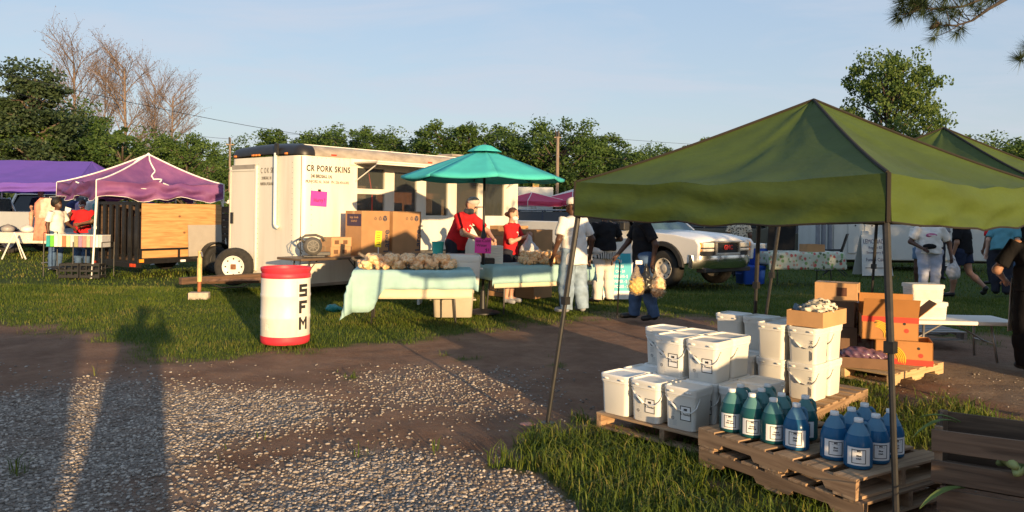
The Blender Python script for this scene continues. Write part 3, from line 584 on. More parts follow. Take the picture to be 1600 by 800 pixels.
# roof edge swept round the body; black nose in front, weathered trim along the side
def sweep(path, prof):              # path [(x,y,nx,ny)], prof [(inset,z)]
    return [[(x-nx*i, y-ny*i, z+zo) for i, z in prof] for x, y, nx, ny, zo in path]
PROF = [(-.012, ZT-.0), (-.014, ZT+.04), (.0, ZT+.10), (.04, ZT+.155), (.10, ZT+.19), (.2, ZR+.01), (.2, ZT)]
front = [(RC-RC*math.cos(t), RC-RC*math.sin(t), -math.cos(t), -math.sin(t), .05*math.sin(math.pi*.12)*math.cos(t)) for t in [math.pi/2-k*math.pi/16 for k in range(9)]]
front = [(.30, 0, 0, -1, 0)]+front+[(0, RC+(TWD-2*RC)*k/8, -1, 0, .05*math.sin(math.pi*(.12+.76*k/8))) for k in range(1, 9)]+[(RC-RC*math.cos(t), TWD-RC+RC*math.sin(t), -math.cos(t), math.sin(t), .018*math.cos(t)) for t in [k*math.pi/16 for k in range(1, 9)]]+[(.3, TWD, 0, 1, 0)]
m = MB(); m.rings(sweep(front, PROF)); m.build('nose_cap', NOSE, tr, 'auto')
side = [(.302+(TL-.302)*k/6, 0, 0, -1, 0) for k in range(7)]
for k in range(6):
    m = MB(); m.rings(sweep([(side[k][0]+.003, 0, 0, -1, 0), (side[k+1][0]-.003, 0, 0, -1, 0)], PROF)); m.build('roof_trim', TRIM, tr, 'auto')
    m = MB(); m.rings(sweep([(side[k+1][0]-.02, -.004, 0, -1, .004), (side[k+1][0]+.005, -.004, 0, -1, .004)], PROF)); m.build('trim_seam', TRIM, tr)
m = MB(); m.b2(.19, TL, .18, TWD-.02, ZR-.06, ZR+.02); m.b2(TL-.03, TL+.01, 0, TWD, ZT, ZR+.012); m.build('roof', mat('roof_white', (.70, .68, .63), .5, .1, 2, dirt=.3), tr)
m = MB(); m.b2(4.6, 5.05, .7, 1.15, ZR+.02, ZR+.09); m.b2(4.57, 5.08, .67, 1.18, ZR+.09, ZR+.14); m.build('roof_vent', TRIM, tr, bevel=.01)
m = MB(); m.b2(.06, TL-.06, TWD-.09, TWD-.06, ZB+.07, ZT-.01); m.b2(.06, .09, .06, TWD-.1, ZB+.07, ZT-.01); m.b2(TL-.1, TL-.07, .06, TWD-.1, ZB+.07, ZT-.01); m.build('inner_panelling', PANEL, tr)
m = MB(); m.b2(.1, TL-.1, .06, TWD-.1, ZT-.02, ZT-.005); m.build('inner_ceiling', mat('inner_ceiling', (.3, .27, .22), .7), tr)
m = MB(); m.b2(1.2, 5.7, .06, .55, 1.34, 1.40); m.build('counter', STEEL, tr)
m = MB(); m.b2(2.3, 2.9, 1.3, 1.9, .3, 2.1); m.b2(3.3, 3.8, 1.5, 2.2, .3, 1.75); m.b2(4.15, 4.55, .9, 1.4, 1.4, 1.85); m.build('inner_cabinet', mat('inner_cabinet', (.22, .15, .09), .6), tr, bevel=.01)
m = MB(); m.lathe([(.19, 0), (.2, .05), (.19, .1), (.05, .1), (.04, 0)], 24, (5.15, .4, 1.72), 'Y'); m.tube([(5.15, .45, 1.40), (5.15, .45, 1.6)], .02); m.build('fan', mat('fan_grey', (.2, .17, .14), .5), tr, 'auto')
for b in BAYS:
    fr = MB(); t = .035; y0, y1 = -.008, .058
    fr.b2(b[0]-.03, b[0]+t-.03, y0, y1, b[2]-.03, b[3]+.03); fr.b2(b[1]-t+.03, b[1]+.03, y0, y1, b[2]-.03, b[3]+.03); fr.b2(b[0]+.004, b[1]-.004, y0, y1-.002, b[3]-.006, b[3]+.028); fr.b2(b[0]+.004, b[1]-.004, y0, y1-.002, b[2]-.028, b[2]+.006)
    w = fr.build('window', TW, tr); p = MB(); p.b2(b[0], b[1], .028, .034, b[2], b[3]); p.build('pane', PANE, w)
m = MB(); m.b2(1.18, 5.75, -.72, -.03, 2.470, 2.50); m.build('awning', mat('awning_metal', (.55, .50, .42), .5, .12, 4, dirt=.4, dirtcol=(.25, .19, .13)), tr)
m = MB()
for k, z in enumerate((2.455, 2.492)): m.b2(1.16, 5.77, -.75-.012*k, -.715, z-.02, z+.012)
m.b2(1.1, 5.8, -.03, -.001, 2.44, 2.56); m.build('awning_rail', TW, tr)
for x in (1.24, 5.70):
    m = MB(); m.tube([(x, -.02, 2.14), (x, -.68, 2.465)], .012); m.build('awning_strut', PVC, tr)
m = MB(); m.tube([(1.72, .2, 2.38), (1.74, .15, 2.1), (1.70, .05, 1.9), (1.62, -.05, 1.6), (1.55, -.1, 1.35)], .010); m.build('red_cord', mat('red_cord', (.6, .05, .02), .5), tr)
# front: door, conduit, spare wheel, lamps
m = MB(); m.b2(-.028, -.003, 1.44, 2.28, .42, 2.30); d = m.build('door', TW, tr, bevel=.006)
m = MB(); m.b2(-.05, -.029, 2.18, 2.26, 1.28, 1.5); m.build('handle', BLACKM, d)
m = MB(); m.b2(-.036, -.002, 1.38, 1.435, .40, 2.40); m.b2(-.036, -.002, 2.285, 2.33, .40, 2.40); m.b2(-.036, -.002, 1.436, 2.284, 2.305, 2.345); m.build('door_frame', TW, tr)
m = MB(); m.b2(-.022, -.002, 1.44, 2.28, 2.35, 2.43); m.build('door_header', mat('header_grey', (.30, .27, .23), .6), tr)  # header strip in a darker grey than the door
m = MB(); m.tube([(-.045, .72, 2.62), (-.045, .72, 1.30), (-.045, .70, 1.26), (-.045, .62, 1.24)], .033, 10); m.build('conduit', PVC, tr, True)
m = MB(); m.b2(-.06, -.014, .66, .75, 2.58, 2.8); m.build('strap', BLACKM, tr)
LAMP = mat('amber_lens', (.75, .22, .03), .3, .1)
for y in (2.15, 1.52, 1.42, 1.32, .42):
    m = MB(); m.b2(-.035, -.004, y-.035, y+.035, 2.585, 2.62); m.build('marker_lamp', LAMP, tr, bevel=.005)
for x in (.72, 3.2): m = MB(); m.b2(x-.06, x+.06, -.028, -.006, 2.585, 2.615); m.build('marker_lamp', mat('red_lens', (.55, .06, .02), .3), tr, bevel=.005)
def wheel(parent, c, R0, W, ax='X', rimc=None, name='wheel', spokes=8):
    w = MB(); k = R0
    w.lathe([(k*.58, -W*.42), (k*.80, -W*.5), (k*.95, -W*.46), (k, -W*.32), (k, W*.32), (k*.95, W*.46), (k*.80, W*.5), (k*.58, W*.42)], 32, (0, 0, 0), ax, False); t = w.build('tyre', RUBBER, None, True)
    root = w and t; root.name = name; root.parent = parent; root.location = c
    rm = MB(); rm.lathe([(k*.60, W*.40), (k*.56, W*.44), (k*.50, W*.30), (k*.30, W*.22), (k*.14, W*.34), (k*.10, W*.34), (.005, W*.34)], 32, (0, 0, 0), ax, False); rm.lathe([(k*.60, -W*.40), (k*.5, -W*.3), (.01, -W*.2)], 32, (0, 0, 0), ax, False)
    o = rm.build('rim', rimc or STEEL, root, 'auto')
    for i in range(spokes):
        sl = MB(); a = 2*math.pi*i/spokes; r1 = k*.42; s = k*.055
        for sg in (1,):
            q = [(r1*math.cos(a)+s*math.cos(a+e), r1*math.sin(a)+s*math.sin(a+e)) for e in (0, 1.57, 3.14, 4.71)]
            for z0, z1 in ((W*.22, W*.30),):
                ring = lambda z: [(p[0], z, -p[1]) if ax == 'Y' else (z, p[0], p[1]) for p in q]
                sl.rings([ring(z0), ring(z1)])
        sl.build('rim_hole', RUBBER, root)
    return root
WHT = mat('white_rim', (.72, .70, .64), .45, .05, dirt=.2)
sp = wheel(tr, (-.30, 1.66, .47), .36, .20, 'X', WHT, 'spare_wheel'); sp.rotation_euler = (0, 0, R(-138))
m = MB(); m.b2(-.26, -.002, 1.66, 1.78, .42, .54); m.build('wheel_mount', BLACKM, tr)
m = MB(); m.box((-.355, 1.605, .47), (.03, .10, .10), Matrix.Rotation(R(42), 3, 'Z')); m.build('hub_bracket', mat('rust', (.20, .09, .045), .9, .3, 20), tr, bevel=.01)
for x in (2.75, 3.6): wheel(tr, (x, .14, .34), .335, .22, 'Y', WHT).rotation_euler = (0, 0, math.pi)
m = MB(); m.b2(2.3, 4.05, -.13, -.001, .72, .76); m.build('fender', BLACKM, tr)
RUST = wood('rusty_beam', (.06, .035, .022), (.16, .085, .05), 'X', .9)
m = MB(); m.box((-.80, 1.2, .30), (1.6, .11, .12)); m.build('tongue', RUST, tr, bevel=.008)
for s in (-1, 1):
    m = MB(); m.tube([(0, 1.2+s*.85, .28), (-1.25, 1.2+s*.07, .28)], .045, 4); m.build('tongue_brace', RUST, tr)
m = MB(); m.tube([(-1.3, 1.2-.1, .10), (-1.3, 1.2-.1, .30)], .032, 10); m.build('jack_foot', mat('rust_red', (.30, .11, .05), .9, .3, 14), tr)
m = MB(); m.tube([(-1.3, 1.1, .28), (-1.3, 1.1, .70)], .042, 10); m.tube([(-1.3, 1.1, .70), (-1.3, 1.1, .82)], .03, 10); m.build('jack_post', mat('jack_paint', (.62, .46, .20), .6, .25, 9, dirt=.6, dirtcol=(.25, .10, .04)), tr, 'auto')
m = MB(); m.tube([(-1.3, 1.1, .78), (-1.32, 1.0, .80), (-1.33, .95, .73)], .012); m.build('jack_crank', STEEL, tr)
m = MB(); m.tube([(-1.2, 1.1, .27), (-.9, 1.05, .15), (-.5, 1.05, .14), (-.1, 1.1, .26)], .012, 5); m.build('safety_chain', BLACKM, tr)
m = MB(); m.box((0, 0, .05), (.34, .21, .13)); cb = m.build('concrete_block', CONC, None, bevel=.015); tag(cb, 'small concrete block under the trailer tongue jack', 'block'); cb.location = (-3.82-1.3*.645-1.1*.764, 14.2-1.3*.764+1.1*.645, -.02); cb.rotation_euler = (0, 0, .2)
# panel joints and rivets along the skin
for x in (1.16, 5.78):
    m = MB(); m.b2(x-.012, x+.012, -.004, -.0005, ZB+.03, 2.43); m.build('panel_joint', TW, tr)
m = MB()
for i in range(58): m.box((.26+i*.1, -.003, ZT-.03), (.012, .006, .012)); m.box((.26+i*.1, -.003, ZB+.03), (.012, .006, .012))
for i in range(24): m.box((.245, -.003, .25+i*.095), (.012, .006, .012)); m.box((-.003, .24, .25+i*.095), (.006, .012, .012)); m.box((-.003, 1.36, .25+i*.095), (.006, .012, .012))
m.build('rivets', TRIM, tr)['kind'] = 'stuff'
m = MB(); m.b2(.24, TL-.02, -.012, -.0005, ZB, ZB+.055); m.build('skirt_rail', TRIM, tr)
# lettering
S = (R(90), 0, 0)
text('CR PORK SKINS', .155, INK, tr, (.62, -.004, 2.33), S, sx=.80, space=1.15, bold=.004)
text('240 BIRDSALL LN.', .085, INK, tr, (.46, -.004, 2.19), S, sx=.72, bold=.002)
text('MUNFORD AL. 36268   PH. 256-454-6305', .075, INK, tr, (.60, -.004, 2.09), S, sx=.74)
FAD = mat('faded_ink', (.10, .09, .08), .8)
F_ = (R(90), 0, R(-90))
text('C  O K  SK', .15, FAD, tr, (-.004, 1.06, 2.30), F_, sx=.62); text('20 BIRDSALL  LN', .08, FAD, tr, (-.004, 1.08, 2.16), F_, sx=.55); text('MUNFORD AL. PH.256-454-6305', .08, FAD, tr, (-.004, 1.05, 2.05), F_, sx=.42)
pk = thing('paper_sign', 'bright pink handwritten sign taped to the trailer wall under the lettering', 'sign', (-3.82+.40*.645+.008*.764, 14.2+.40*.764-.008*.645, 1.78), math.atan2(.764, .645))
m = MB(); m.box((0, 0, 0), (.36, .006, .28), Matrix.Rotation(.05, 3, 'Y')); m.build('card', PINK, pk); m = MB(); m.box((.01, -.005, .15), (.06, .006, .045)); m.build('tape', BLACKM, pk)
text('Hurry !', .10, INK, pk, (.01, -.006, -.03), S, sx=.85)

# ---------------------------------------------------------------- barrel
BW = mat('barrel_white', (.74, .70, .62), .42, .05, 3, .08, 9, dirt=.40, dirtcol=(.40, .32, .22), stretch=(1, 1, .5)); RED = mat('barrel_red', (.60, .035, .055), .5, .12, 6, .1, 14, dirt=.3, dirtcol=(.30, .08, .06))
ba = thing('barrel', 'white plastic barrel with red rim and vertical black letters', 'barrel', (-2.72, 9.53, 0), 0)
m = MB(); m.lathe([(.272, .05), (.288, .08), (.289, .27), (.294, .285), (.294, .31), (.289, .325), (.289, .53), (.294, .545), (.294, .57), (.289, .585), (.288, .775)], 48, cap=False); m.build('drum', BW, ba, True)
m = MB(); m.lathe([(.27, -.02), (.287, .0), (.291, .03), (.290, .075), (.282, .08)], 48); m.build('bottom_band', RED, ba, 'auto')
m = MB(); m.lathe([(.288, .765), (.291, .77), (.291, .81), (.282, .825), (.294, .85), (.298, .88), (.288, .892), (.276, .885), (.268, .82), (.265, .5), (.01, .5)], 48, cap=False); m.build('rim_band', RED, ba, 'auto')
def cylbend(rad, a0):
    return lambda p: Vector((rad*math.sin(a0+p.x/rad), -rad*math.cos(a0+p.x/rad), p.y)) if True else p
A0 = 1.0
m = MB(); P = [[(r_*math.sin(A0+a), -r_*math.cos(A0+a), z) for a in [(-.5+i/8)*.52 for i in range(9)]] for r_, z in ((.291, .10), (.2975, .12), (.2985, .4), (.2975, .72), (.291, .75))]; m.grid(P); m.build('letter_panel', BW, ba, True)
LW, LH, SW = .125, .150, .036
GLY = {'S': [(-LW/2, LW/2, LH/2-SW, LH/2), (-LW/2, -LW/2+SW, .008, LH/2-SW), (-LW/2, LW/2, -SW/2, SW/2), (LW/2-SW, LW/2, -LH/2+SW, -.008), (-LW/2, LW/2, -LH/2, -LH/2+SW)],
       'F': [(-LW/2, -LW/2+SW, -LH/2, LH/2), (-LW/2+SW, LW/2, LH/2-SW, LH/2), (-LW/2+SW, LW/2-.03, -SW/2, SW/2)], 'M': [(-LW/2, -LW/2+SW*.9, -LH/2, LH/2), (LW/2-SW*.9, LW/2, -LH/2, LH/2)]}
for ch, z in (('S', .625), ('F', .43), ('M', .235)):
    m = MB(); cb_ = lambda x, zz, r_=.3012: (r_*math.sin(A0+.02+x/.3), -r_*math.cos(A0+.02+x/.3), z+zz)
    for x0, x1, z0, z1 in GLY[ch]:
        n_ = 4; m.grid([[cb_(x0+(x1-x0)*i/n_, zz) for i in range(n_+1)] for zz in (z0, z1)])
    if ch == 'M':
        for s_ in (-1, 1): m.grid([[cb_(s_*(LW/2-SW*.5), LH/2), cb_(s_*(LW/2-SW*.9), LH/2-.05)], [cb_(0, .02), cb_(0, -.035)]])
    m.build('lettering', INK, ba)
m = MB(); m.grid([[(.2925*math.sin(a), -.2925*math.cos(a), z) for a in (-.62, -.5, -.4)] for z in (.16, .25)]); m.build('sticker', mat('old_sticker', (.7, .66, .55), .8, .2, 40), ba)

# ---------------------------------------------------------------- tables and cloths
WPL = mat('white_plastic_top', (.72, .69, .63), .5, .04, dirt=.12)
BRT = mat('brown_table_top', (.13, .085, .05), .45, .15)
LEG = mat('grey_table_leg', (.10, .095, .09), .5, .1, metal=.4)
def ftable(name, label, loc, rz, L, W, H, top, leg=LEG, group=None):
    t = thing(name, label, 'table', loc, rz, group); m = MB(); m.box((0, 0, H-.022), (L, W, .044)); m.build('table_top', top, t, bevel=.01)
    for s in (-1, 1):
        x = s*(L/2-.24)
        for q in (-1, 1):
            m = MB(); m.tube([(x-s*.02, q*W*.30, H-.05), (x, q*W*.36, H*.45), (x+s*.02, q*W*.40, 0)], .014, 8); m.build('leg', leg, t, True)
        m = MB(); m.tube([(x, -W*.36, H*.45), (x, W*.36, H*.45)], .011); m.tube([(x, 0, H*.45), (x-s*.35, 0, H-.05)], .010); m.build('leg_brace', leg, t)
    return t
def cloth(name, label, loc, rz, L, W, H, drops, m_, seed=1, rip=.022, cat='tablecloth', flare=.10, solid=.0, sub=.045, group=None, fs=None):
    dl, dr, df, db = drops; rs = random.Random(seed); ph = [rs.uniform(0, 6) for _ in range(6)]
    def rng(a, b, lo, hi):
        n1, n2, n3 = max(1, int(a/sub)), max(8, int((hi-lo)/.07)), max(1, int(b/sub))
        return [lo-a+a*i/n1 for i in range(n1)]+[lo+(hi-lo)*i/n2 for i in range(n2)]+[hi+b*i/n3 for i in range(n3+1)]
    A = rng(dl, dr, -L/2, L/2); B_ = rng(df, db, -W/2, W/2); P = []
    for a in A:
        row = []
        for b in B_:
            x = max(-L/2-.006, min(L/2+.006, a)); y = max(-W/2-.006, min(W/2+.006, b)); ex = a-x if abs(a) > L/2+.006 else 0; ey = b-y if abs(b) > W/2+.006 else 0
            if fs and ey < 0: ey *= fs(a)
            h = math.hypot(ex, ey); z = H+.004-(max(abs(ex), abs(ey))+.35*min(abs(ex), abs(ey))); s = a if abs(ey) > abs(ex) else b
            if h:
                w = rip*math.sin(s*9+ph[0]+1.3*math.sin(s*3+ph[1]))*min(1, h/.15)+rip*.6*math.sin(s*21+ph[2])*min(1, h/.25); cn = abs(ex*ey)/(h*h+1e-6)*2
                dx, dy = ex/h, ey/h; o = flare*h*(.35+cn)+w+.012*min(1, h/.03); x += dx*o; y += dy*o; z += .12*cn*h; z = max(.02, z)
            else: z += .002*math.sin(a*14+ph[3])*math.sin(b*11+ph[4])
            row.append((x, y, z))
        P.append(row)
    m = MB(); m.grid(P); o = m.build(name, m_, None, True, solid=.002); o.location = loc; o.rotation_euler = (0, 0, rz); return tag(o, label, cat, group)
AQUA = mat('aqua_cloth', (.36, .56, .54), .75, .06, 9, .15, 25, transl=.15)
CREAM = mat('cream_liner', (.66, .57, .42), .8, .05, 9)
# two brown tables along the trailer (trailer frame: s along the wall, d outward)
UA = math.atan2(.764, .645)
def tp(s, d, z=0): return (-3.82+.645*s+.764*d, 14.2+.764*s-.645*d, z)
ftable('folding_table', 'brown folding table with a blower by the trailer corner', tp(.28, .62), UA, 1.83, .72, .76, BRT)
ftable('folding_table', 'brown folding table holding the second big carton against the trailer', tp(2.25, .62), UA, 1.9, .72, .76, BRT)
# table 1
T1 = (-1.40, 11.42, 0); T1A = .12
ftable('folding_table', 'folding table under the aqua cloth nearest to the barrel', T1, T1A, 1.62, .74, .74, WPL)
cloth('tablecloth', 'cream liner cloth showing below the aqua cloth by the barrel', T1, T1A, 1.60, .72, .742, (.02, .02, .40, .1), CREAM, 3, .004, flare=.0)
cloth('tablecloth', 'aqua cloth with long folded end draped over the table by the barrel', (T1[0]-.01, T1[1], .008), T1A, 1.66, .80, .742, (.55, .16, .27, .20), AQUA, 5, .024, flare=.22, fs=lambda a: 1+1.2*max(0, min(1, (-.40-a)/.16))**1.5)
# table 2
T2 = (.36, 12.78, 0); T2A = .50
ftable('folding_table', 'white folding table under the aqua cloth beside the parasol pole', T2, T2A, 1.83, .74, .74, WPL)
cloth('tablecloth', 'cream liner cloth under the aqua cloth beside the parasol', T2, T2A, 1.80, .72, .742, (.02, .02, .33, .1), CREAM, 8, .004, flare=.0)
cloth('tablecloth', 'aqua cloth on the serving table beside the parasol pole', (T2[0], T2[1], .008), T2A, 1.85, .78, .742, (.22, .20, .27, .20), AQUA, 9, .014)

# ---------------------------------------------------------------- cartons by the trailer
def carton(name, label, loc, rz, L, W, H, m_=CARD, flaps=None, group=None, cat='box'):
    t = thing(name, label, cat, loc, rz, group); m = MB(); k = .006
    m.b2(-L/2, L/2, -W/2, -W/2+k, 0, H); m.b2(-L/2, L/2, W/2-k, W/2, 0, H); m.b2(-L/2, -L/2+k, -W/2+k, W/2-k, 0, H); m.b2(L/2-k, L/2, -W/2+k, W/2-k, 0, H); m.b2(-L/2+k, L/2-k, -W/2+k, W/2-k, 0, k); m.build('carton', m_, t)
    if flaps is None:
        for s in (-1, 1):
            m = MB(); m.b2(-L/2, L/2, 0 if s > 0 else -W/2, W/2 if s > 0 else -.001, H, H+.005); m.build('flap', m_, t)
        m = MB(); m.b2(-L/2-.001, L/2+.001, -.03, .03, H+.006, H+.008); m.b2(-L/2-.003, -L/2-.001, -.03, .03, H-.07, H+.006); m.b2(L/2+.001, L/2+.003, -.03, .03, H-.07, H+.006); m.build('tape', mat('packing_tape', (.45, .30, .16), .3), t)
    else:
        for (sx, sy, ang) in flaps:
            if sx: fl = MB(); d_ = W/2; fl.box((sx*d_/2*math.cos(ang), 0, d_/2*math.sin(ang)), (d_, W-.01, .005), Matrix.Rotation(-sx*ang, 3, 'Y')); o = fl.build('flap', m_, t); o.location = (sx*L/2, 0, H)
            else: fl = MB(); d_ = W/2; fl.box((0, sy*d_/2*math.cos(ang), d_/2*math.sin(ang)), (L-.01, d_, .005), Matrix.Rotation(sy*ang, 3, 'X')); o = fl.build('flap', m_, t); o.location = (0, sy*W/2, H)
    return t
for s0, s1, lb in ((.72, 1.38, 'big brown carton marked with a purple panel behind the yellow card'), (1.46, 2.18, 'big brown carton with vertical lettering right of its twin')):
    L = s1-s0; t = carton('large_carton', lb, tp((s0+s1)/2, .62, .762), UA, L, .46, .80, CARD, group='big cartons by the trailer')
    for i, k in enumerate((.035, .045, .058)):
        m = MB(); q = MB(); x = L*(.02+i*.17)-.02; z = .67; k *= 1.0
        m.poly([(x+k*math.cos(a), z+k*math.sin(a)) for a in [math.pi/6+j*math.pi/3 for j in range(6)]], (-.2325, -.2305)); m.build('cube_mark', PRINT if i == 2 else mat('faint_print%d' % i, (.20, .12, .07), .8), t)
        for a in (math.pi/2+math.pi/3*2*j+math.pi for j in range(3)): q.box((x+k*.5*math.cos(a), -.2335, z+k*.5*math.sin(a)), (k, .001, .004), Matrix.Rotation(-a, 3, 'Y'))
        q.build('cube_line', CARDI, t)
    text('Large', .19, PRINT, t, (L*.40, -.2325, .25), (R(90), R(-90), 0), bold=.004)
    if s0 < 1:
        m = MB(); m.box((-L/2-.0025, -.02, .64), (.003, .40, .22)); m.build('print_panel', mat('purple_print', (.05, .035, .07), .8), t)
        text('Large  Grande', .06, CARDI, t, (-L/2-.005, -.02, .69), (R(90), 0, R(-90)), sx=.7); text('22"x18"x16"', .05, CARDI, t, (-L/2-.005, -.02, .62), (R(90), 0, R(-90)), sx=.7)
        m = MB(); m.box((-L/2-.0025, .12, .12), (.003, .14, .12)); m.build('print_panel', PRINT, t)
for z, dx, lb in ((.762, 0, 'small carton at the bottom of the pair behind the blower'), (.93, .015, 'small carton on top of the pair behind the blower')):
    t = carton('small_carton', lb, tp(.32+dx, .62, z), UA-.05, .42, .34, .16, CARDI, group='small cartons by the blower')
    for s in (-.1, .08): m = MB(); m.box((s, -.1725, .08), (.09, .003, .07)); m.build('stamp', mat('brown_print', (.16, .08, .04), .8), t)
yc = thing('price_card', 'small yellow handwritten card standing in front of the big cartons', 'sign', (-1.98, 11.72, .76), .1)
m = MB(); m.box((0, 0, .40), (.095, .004, .24), Matrix.Rotation(.06, 3, 'Y')); m.build('card', YELL, yc); m = MB(); m.tube([(0, .006, 0), (0, .006, .3)], .006); m.build('stick', PVC, yc)
for i in range(6): m = MB(); m.box((0, -.004, .49-i*.034), (.06-.012*(i % 2), .002, .010)); m.build('pen_line', INK, yc)
# blower on the brown table
bl = thing('air_blower', 'dark grey round blower with coiled cord on the brown table', 'blower', tp(-.22, .70, .762), UA-.5)
DG = mat('dark_grey_plastic', (.06, .058, .055), .55, .2, 12, dirt=.3, dirtcol=(.2, .16, .12))
m = MB(); m.lathe([(.02, -.09), (.13, -.09), (.155, -.07), (.155, .07), (.13, .09), (.02, .09)], 28, (0, 0, .19), 'Y'); m.build('housing', DG, bl, 'auto')
m = MB(); m.lathe([(.105, -.10), (.105, -.094), (.085, -.094), (.085, -.10)], 24, (0, 0, .19), 'Y', False)
for i in range(8): a = i*math.pi/4; m.box((.045*math.cos(a), -.097, .19+.045*math.sin(a)), (.09, .006, .012), Matrix.Rotation(-a, 3, 'Y'))
m.build('grille', mat('worn_dark_metal', (.11, .10, .09), .5, .3, 20), bl)
m = MB(); m.b2(-.16, .20, -.10, .10, 0, .03); m.b2(.06, .30, -.07, .07, .03, .09); m.build('foot', DG, bl, bevel=.01)
m = MB(); m.tube([(-.14, 0, .25), (-.20, 0, .32), (-.12, 0, .37), (.05, 0, .38), (.16, 0, .34), (.19, 0, .27)], .022, 8); m.build('handle', DG, bl, True)
m = MB(); m.tube([(-.16, -.06, .1), (-.25, -.04, .16), (-.27, -.02, .28), (-.2, 0, .36), (-.24, .02, .2), (-.18, 0, .05)], .007, 6); m.build('cord', BLACKM, bl, True)
# ---------------------------------------------------------------- bags of pork skins
def snack_mat():
    m, N, L, b = nmat('pork_skin_snack'); t = N.new('ShaderNodeTexCoord'); vo = N.new('ShaderNodeTexVoronoi'); vo.inputs['Scale'].default_value = 26; L.new(t.outputs['Object'], vo.inputs['Vector'])
    sp = N.new('ShaderNodeSeparateXYZ'); L.new(vo.outputs['Color'], sp.inputs[0]); r = N.new('ShaderNodeValToRGB'); r.color_ramp.elements[0].color = c3((.68, .33, .12)); r.color_ramp.elements[1].color = c3((.92, .66, .38)); e = r.color_ramp.elements.new(.5); e.color = c3((.86, .52, .25))
    L.new(sp.outputs[0], r.inputs[0]); L.new(r.outputs[0], b.inputs['Base Color']); b.inputs['Roughness'].default_value = .7
    bp = N.new('ShaderNodeBump'); bp.inputs['Strength'].default_value = .6; bp.inputs['Distance'].default_value = .015; L.new(vo.outputs['Distance'], bp.inputs['Height']); L.new(bp.outputs[0], b.inputs['Normal']); return m
SNACK = snack_mat()
def film_mat(name, tint, k, rough=.15):
    m, N, L, b = nmat(name); b.inputs['Base Color'].default_value = c3(tint); b.inputs['Roughness'].default_value = rough; b.inputs['Alpha'].default_value = k; b.inputs['Specular IOR Level'].default_value = .8
    t = N.new('ShaderNodeTexCoord'); nz = N.new('ShaderNodeTexNoise'); nz.inputs['Scale'].default_value = 14; nz.inputs['Detail'].default_value = 5; nz.inputs['Distortion'].default_value = 1.5; L.new(t.outputs['Object'], nz.inputs['Vector'])
    bp = N.new('ShaderNodeBump'); bp.inputs['Strength'].default_value = 1; bp.inputs['Distance'].default_value = .04; L.new(nz.outputs['Fac'], bp.inputs['Height']); L.new(bp.outputs[0], b.inputs['Normal']); MATS[name] = m; return m
FILM = film_mat('clear_film', (.90, .74, .56), .07)
def bag_meshes(seed):
    rs = random.Random(seed); pr = []
    for i in range(26):
        a = rs.uniform(0, 6.28); r = rs.random()**.5; pr.append(('ell', (.105*r*math.cos(a), .085*r*math.sin(a), .06+rs.uniform(-.035, .04)), tuple(rs.uniform(.024, .042) for _ in range(3))))
    c = sdf_mesh('contents', pr, .010, .012)
    f = sdf_mesh('film', [('ell', (0, 0, .062), (.135, .112, .068)), ('ell', (-.05, .02, .06), (.10, .09, .06)), ('cap', (.10, .02, .08), (.165, .04, .10), .035, .012), ('cap', (.16, .04, .10), (.20, .05, .125), .010, .028)], .016, .03, lambda X, Y, Z: .008*np.sin(X*60+Y*25)*np.sin(Z*70+Y*40))
    return c, f
BAGM = [bag_meshes(s) for s in (1, 2, 3)]
def bag(label, loc, rz, k, group, tilt=0):
    t = thing('snack_bag', label, 'bag', loc, rz, group); obj('contents', BAGM[k][0], SNACK, t); obj('film', BAGM[k][1], FILM, t); t.rotation_euler = (tilt, tilt*.5, rz); return t
rb = random.Random(12)
for lay in range(2):
    for r_ in range(3):
        for i in range(6 if lay == 0 else 5):
            x = -.68+i*.235+(.11 if lay else 0)+rb.uniform(-.02, .02); y = -.24+r_*.215+rb.uniform(-.015, .015); c, s = math.cos(T1A), math.sin(T1A)
            pos = ['front row', 'middle row', 'back row'][r_]; od = ['first', 'second', 'third', 'fourth', 'fifth', 'sixth'][i]
            bag('pork skin bag on the barrel side table, %s from left, %s, %s layer' % (od, pos, 'upper' if lay else 'lower'), (T1[0]+x*c-y*s, T1[1]+x*s+y*c, .756+lay*.088+(-.01 if lay else 0)), rb.uniform(0, 6.28), rb.randrange(3), 'bags of pork skins on the first aqua table', rb.uniform(-.15, .15))
for lay in range(2):
    for r_ in range(2):
        for i in range(5):
            x = -.16+i*.245+(.06 if lay else 0); y = -.20+r_*.24; c, s = math.cos(T2A), math.sin(T2A)
            if lay and i == 4: continue
            od = ['first', 'second', 'third', 'fourth', 'fifth'][i]
            bag('pork skin bag on the parasol side table, %s from left, %s, %s layer' % (od, 'front' if r_ == 0 else 'back', 'upper' if lay else 'lower'), (T2[0]+x*c-y*s, T2[1]+x*s+y*c, .756+lay*.082), rb.uniform(0, 6.28), rb.randrange(3), 'bags of pork skins on the second aqua table', rb.uniform(-.15, .15))

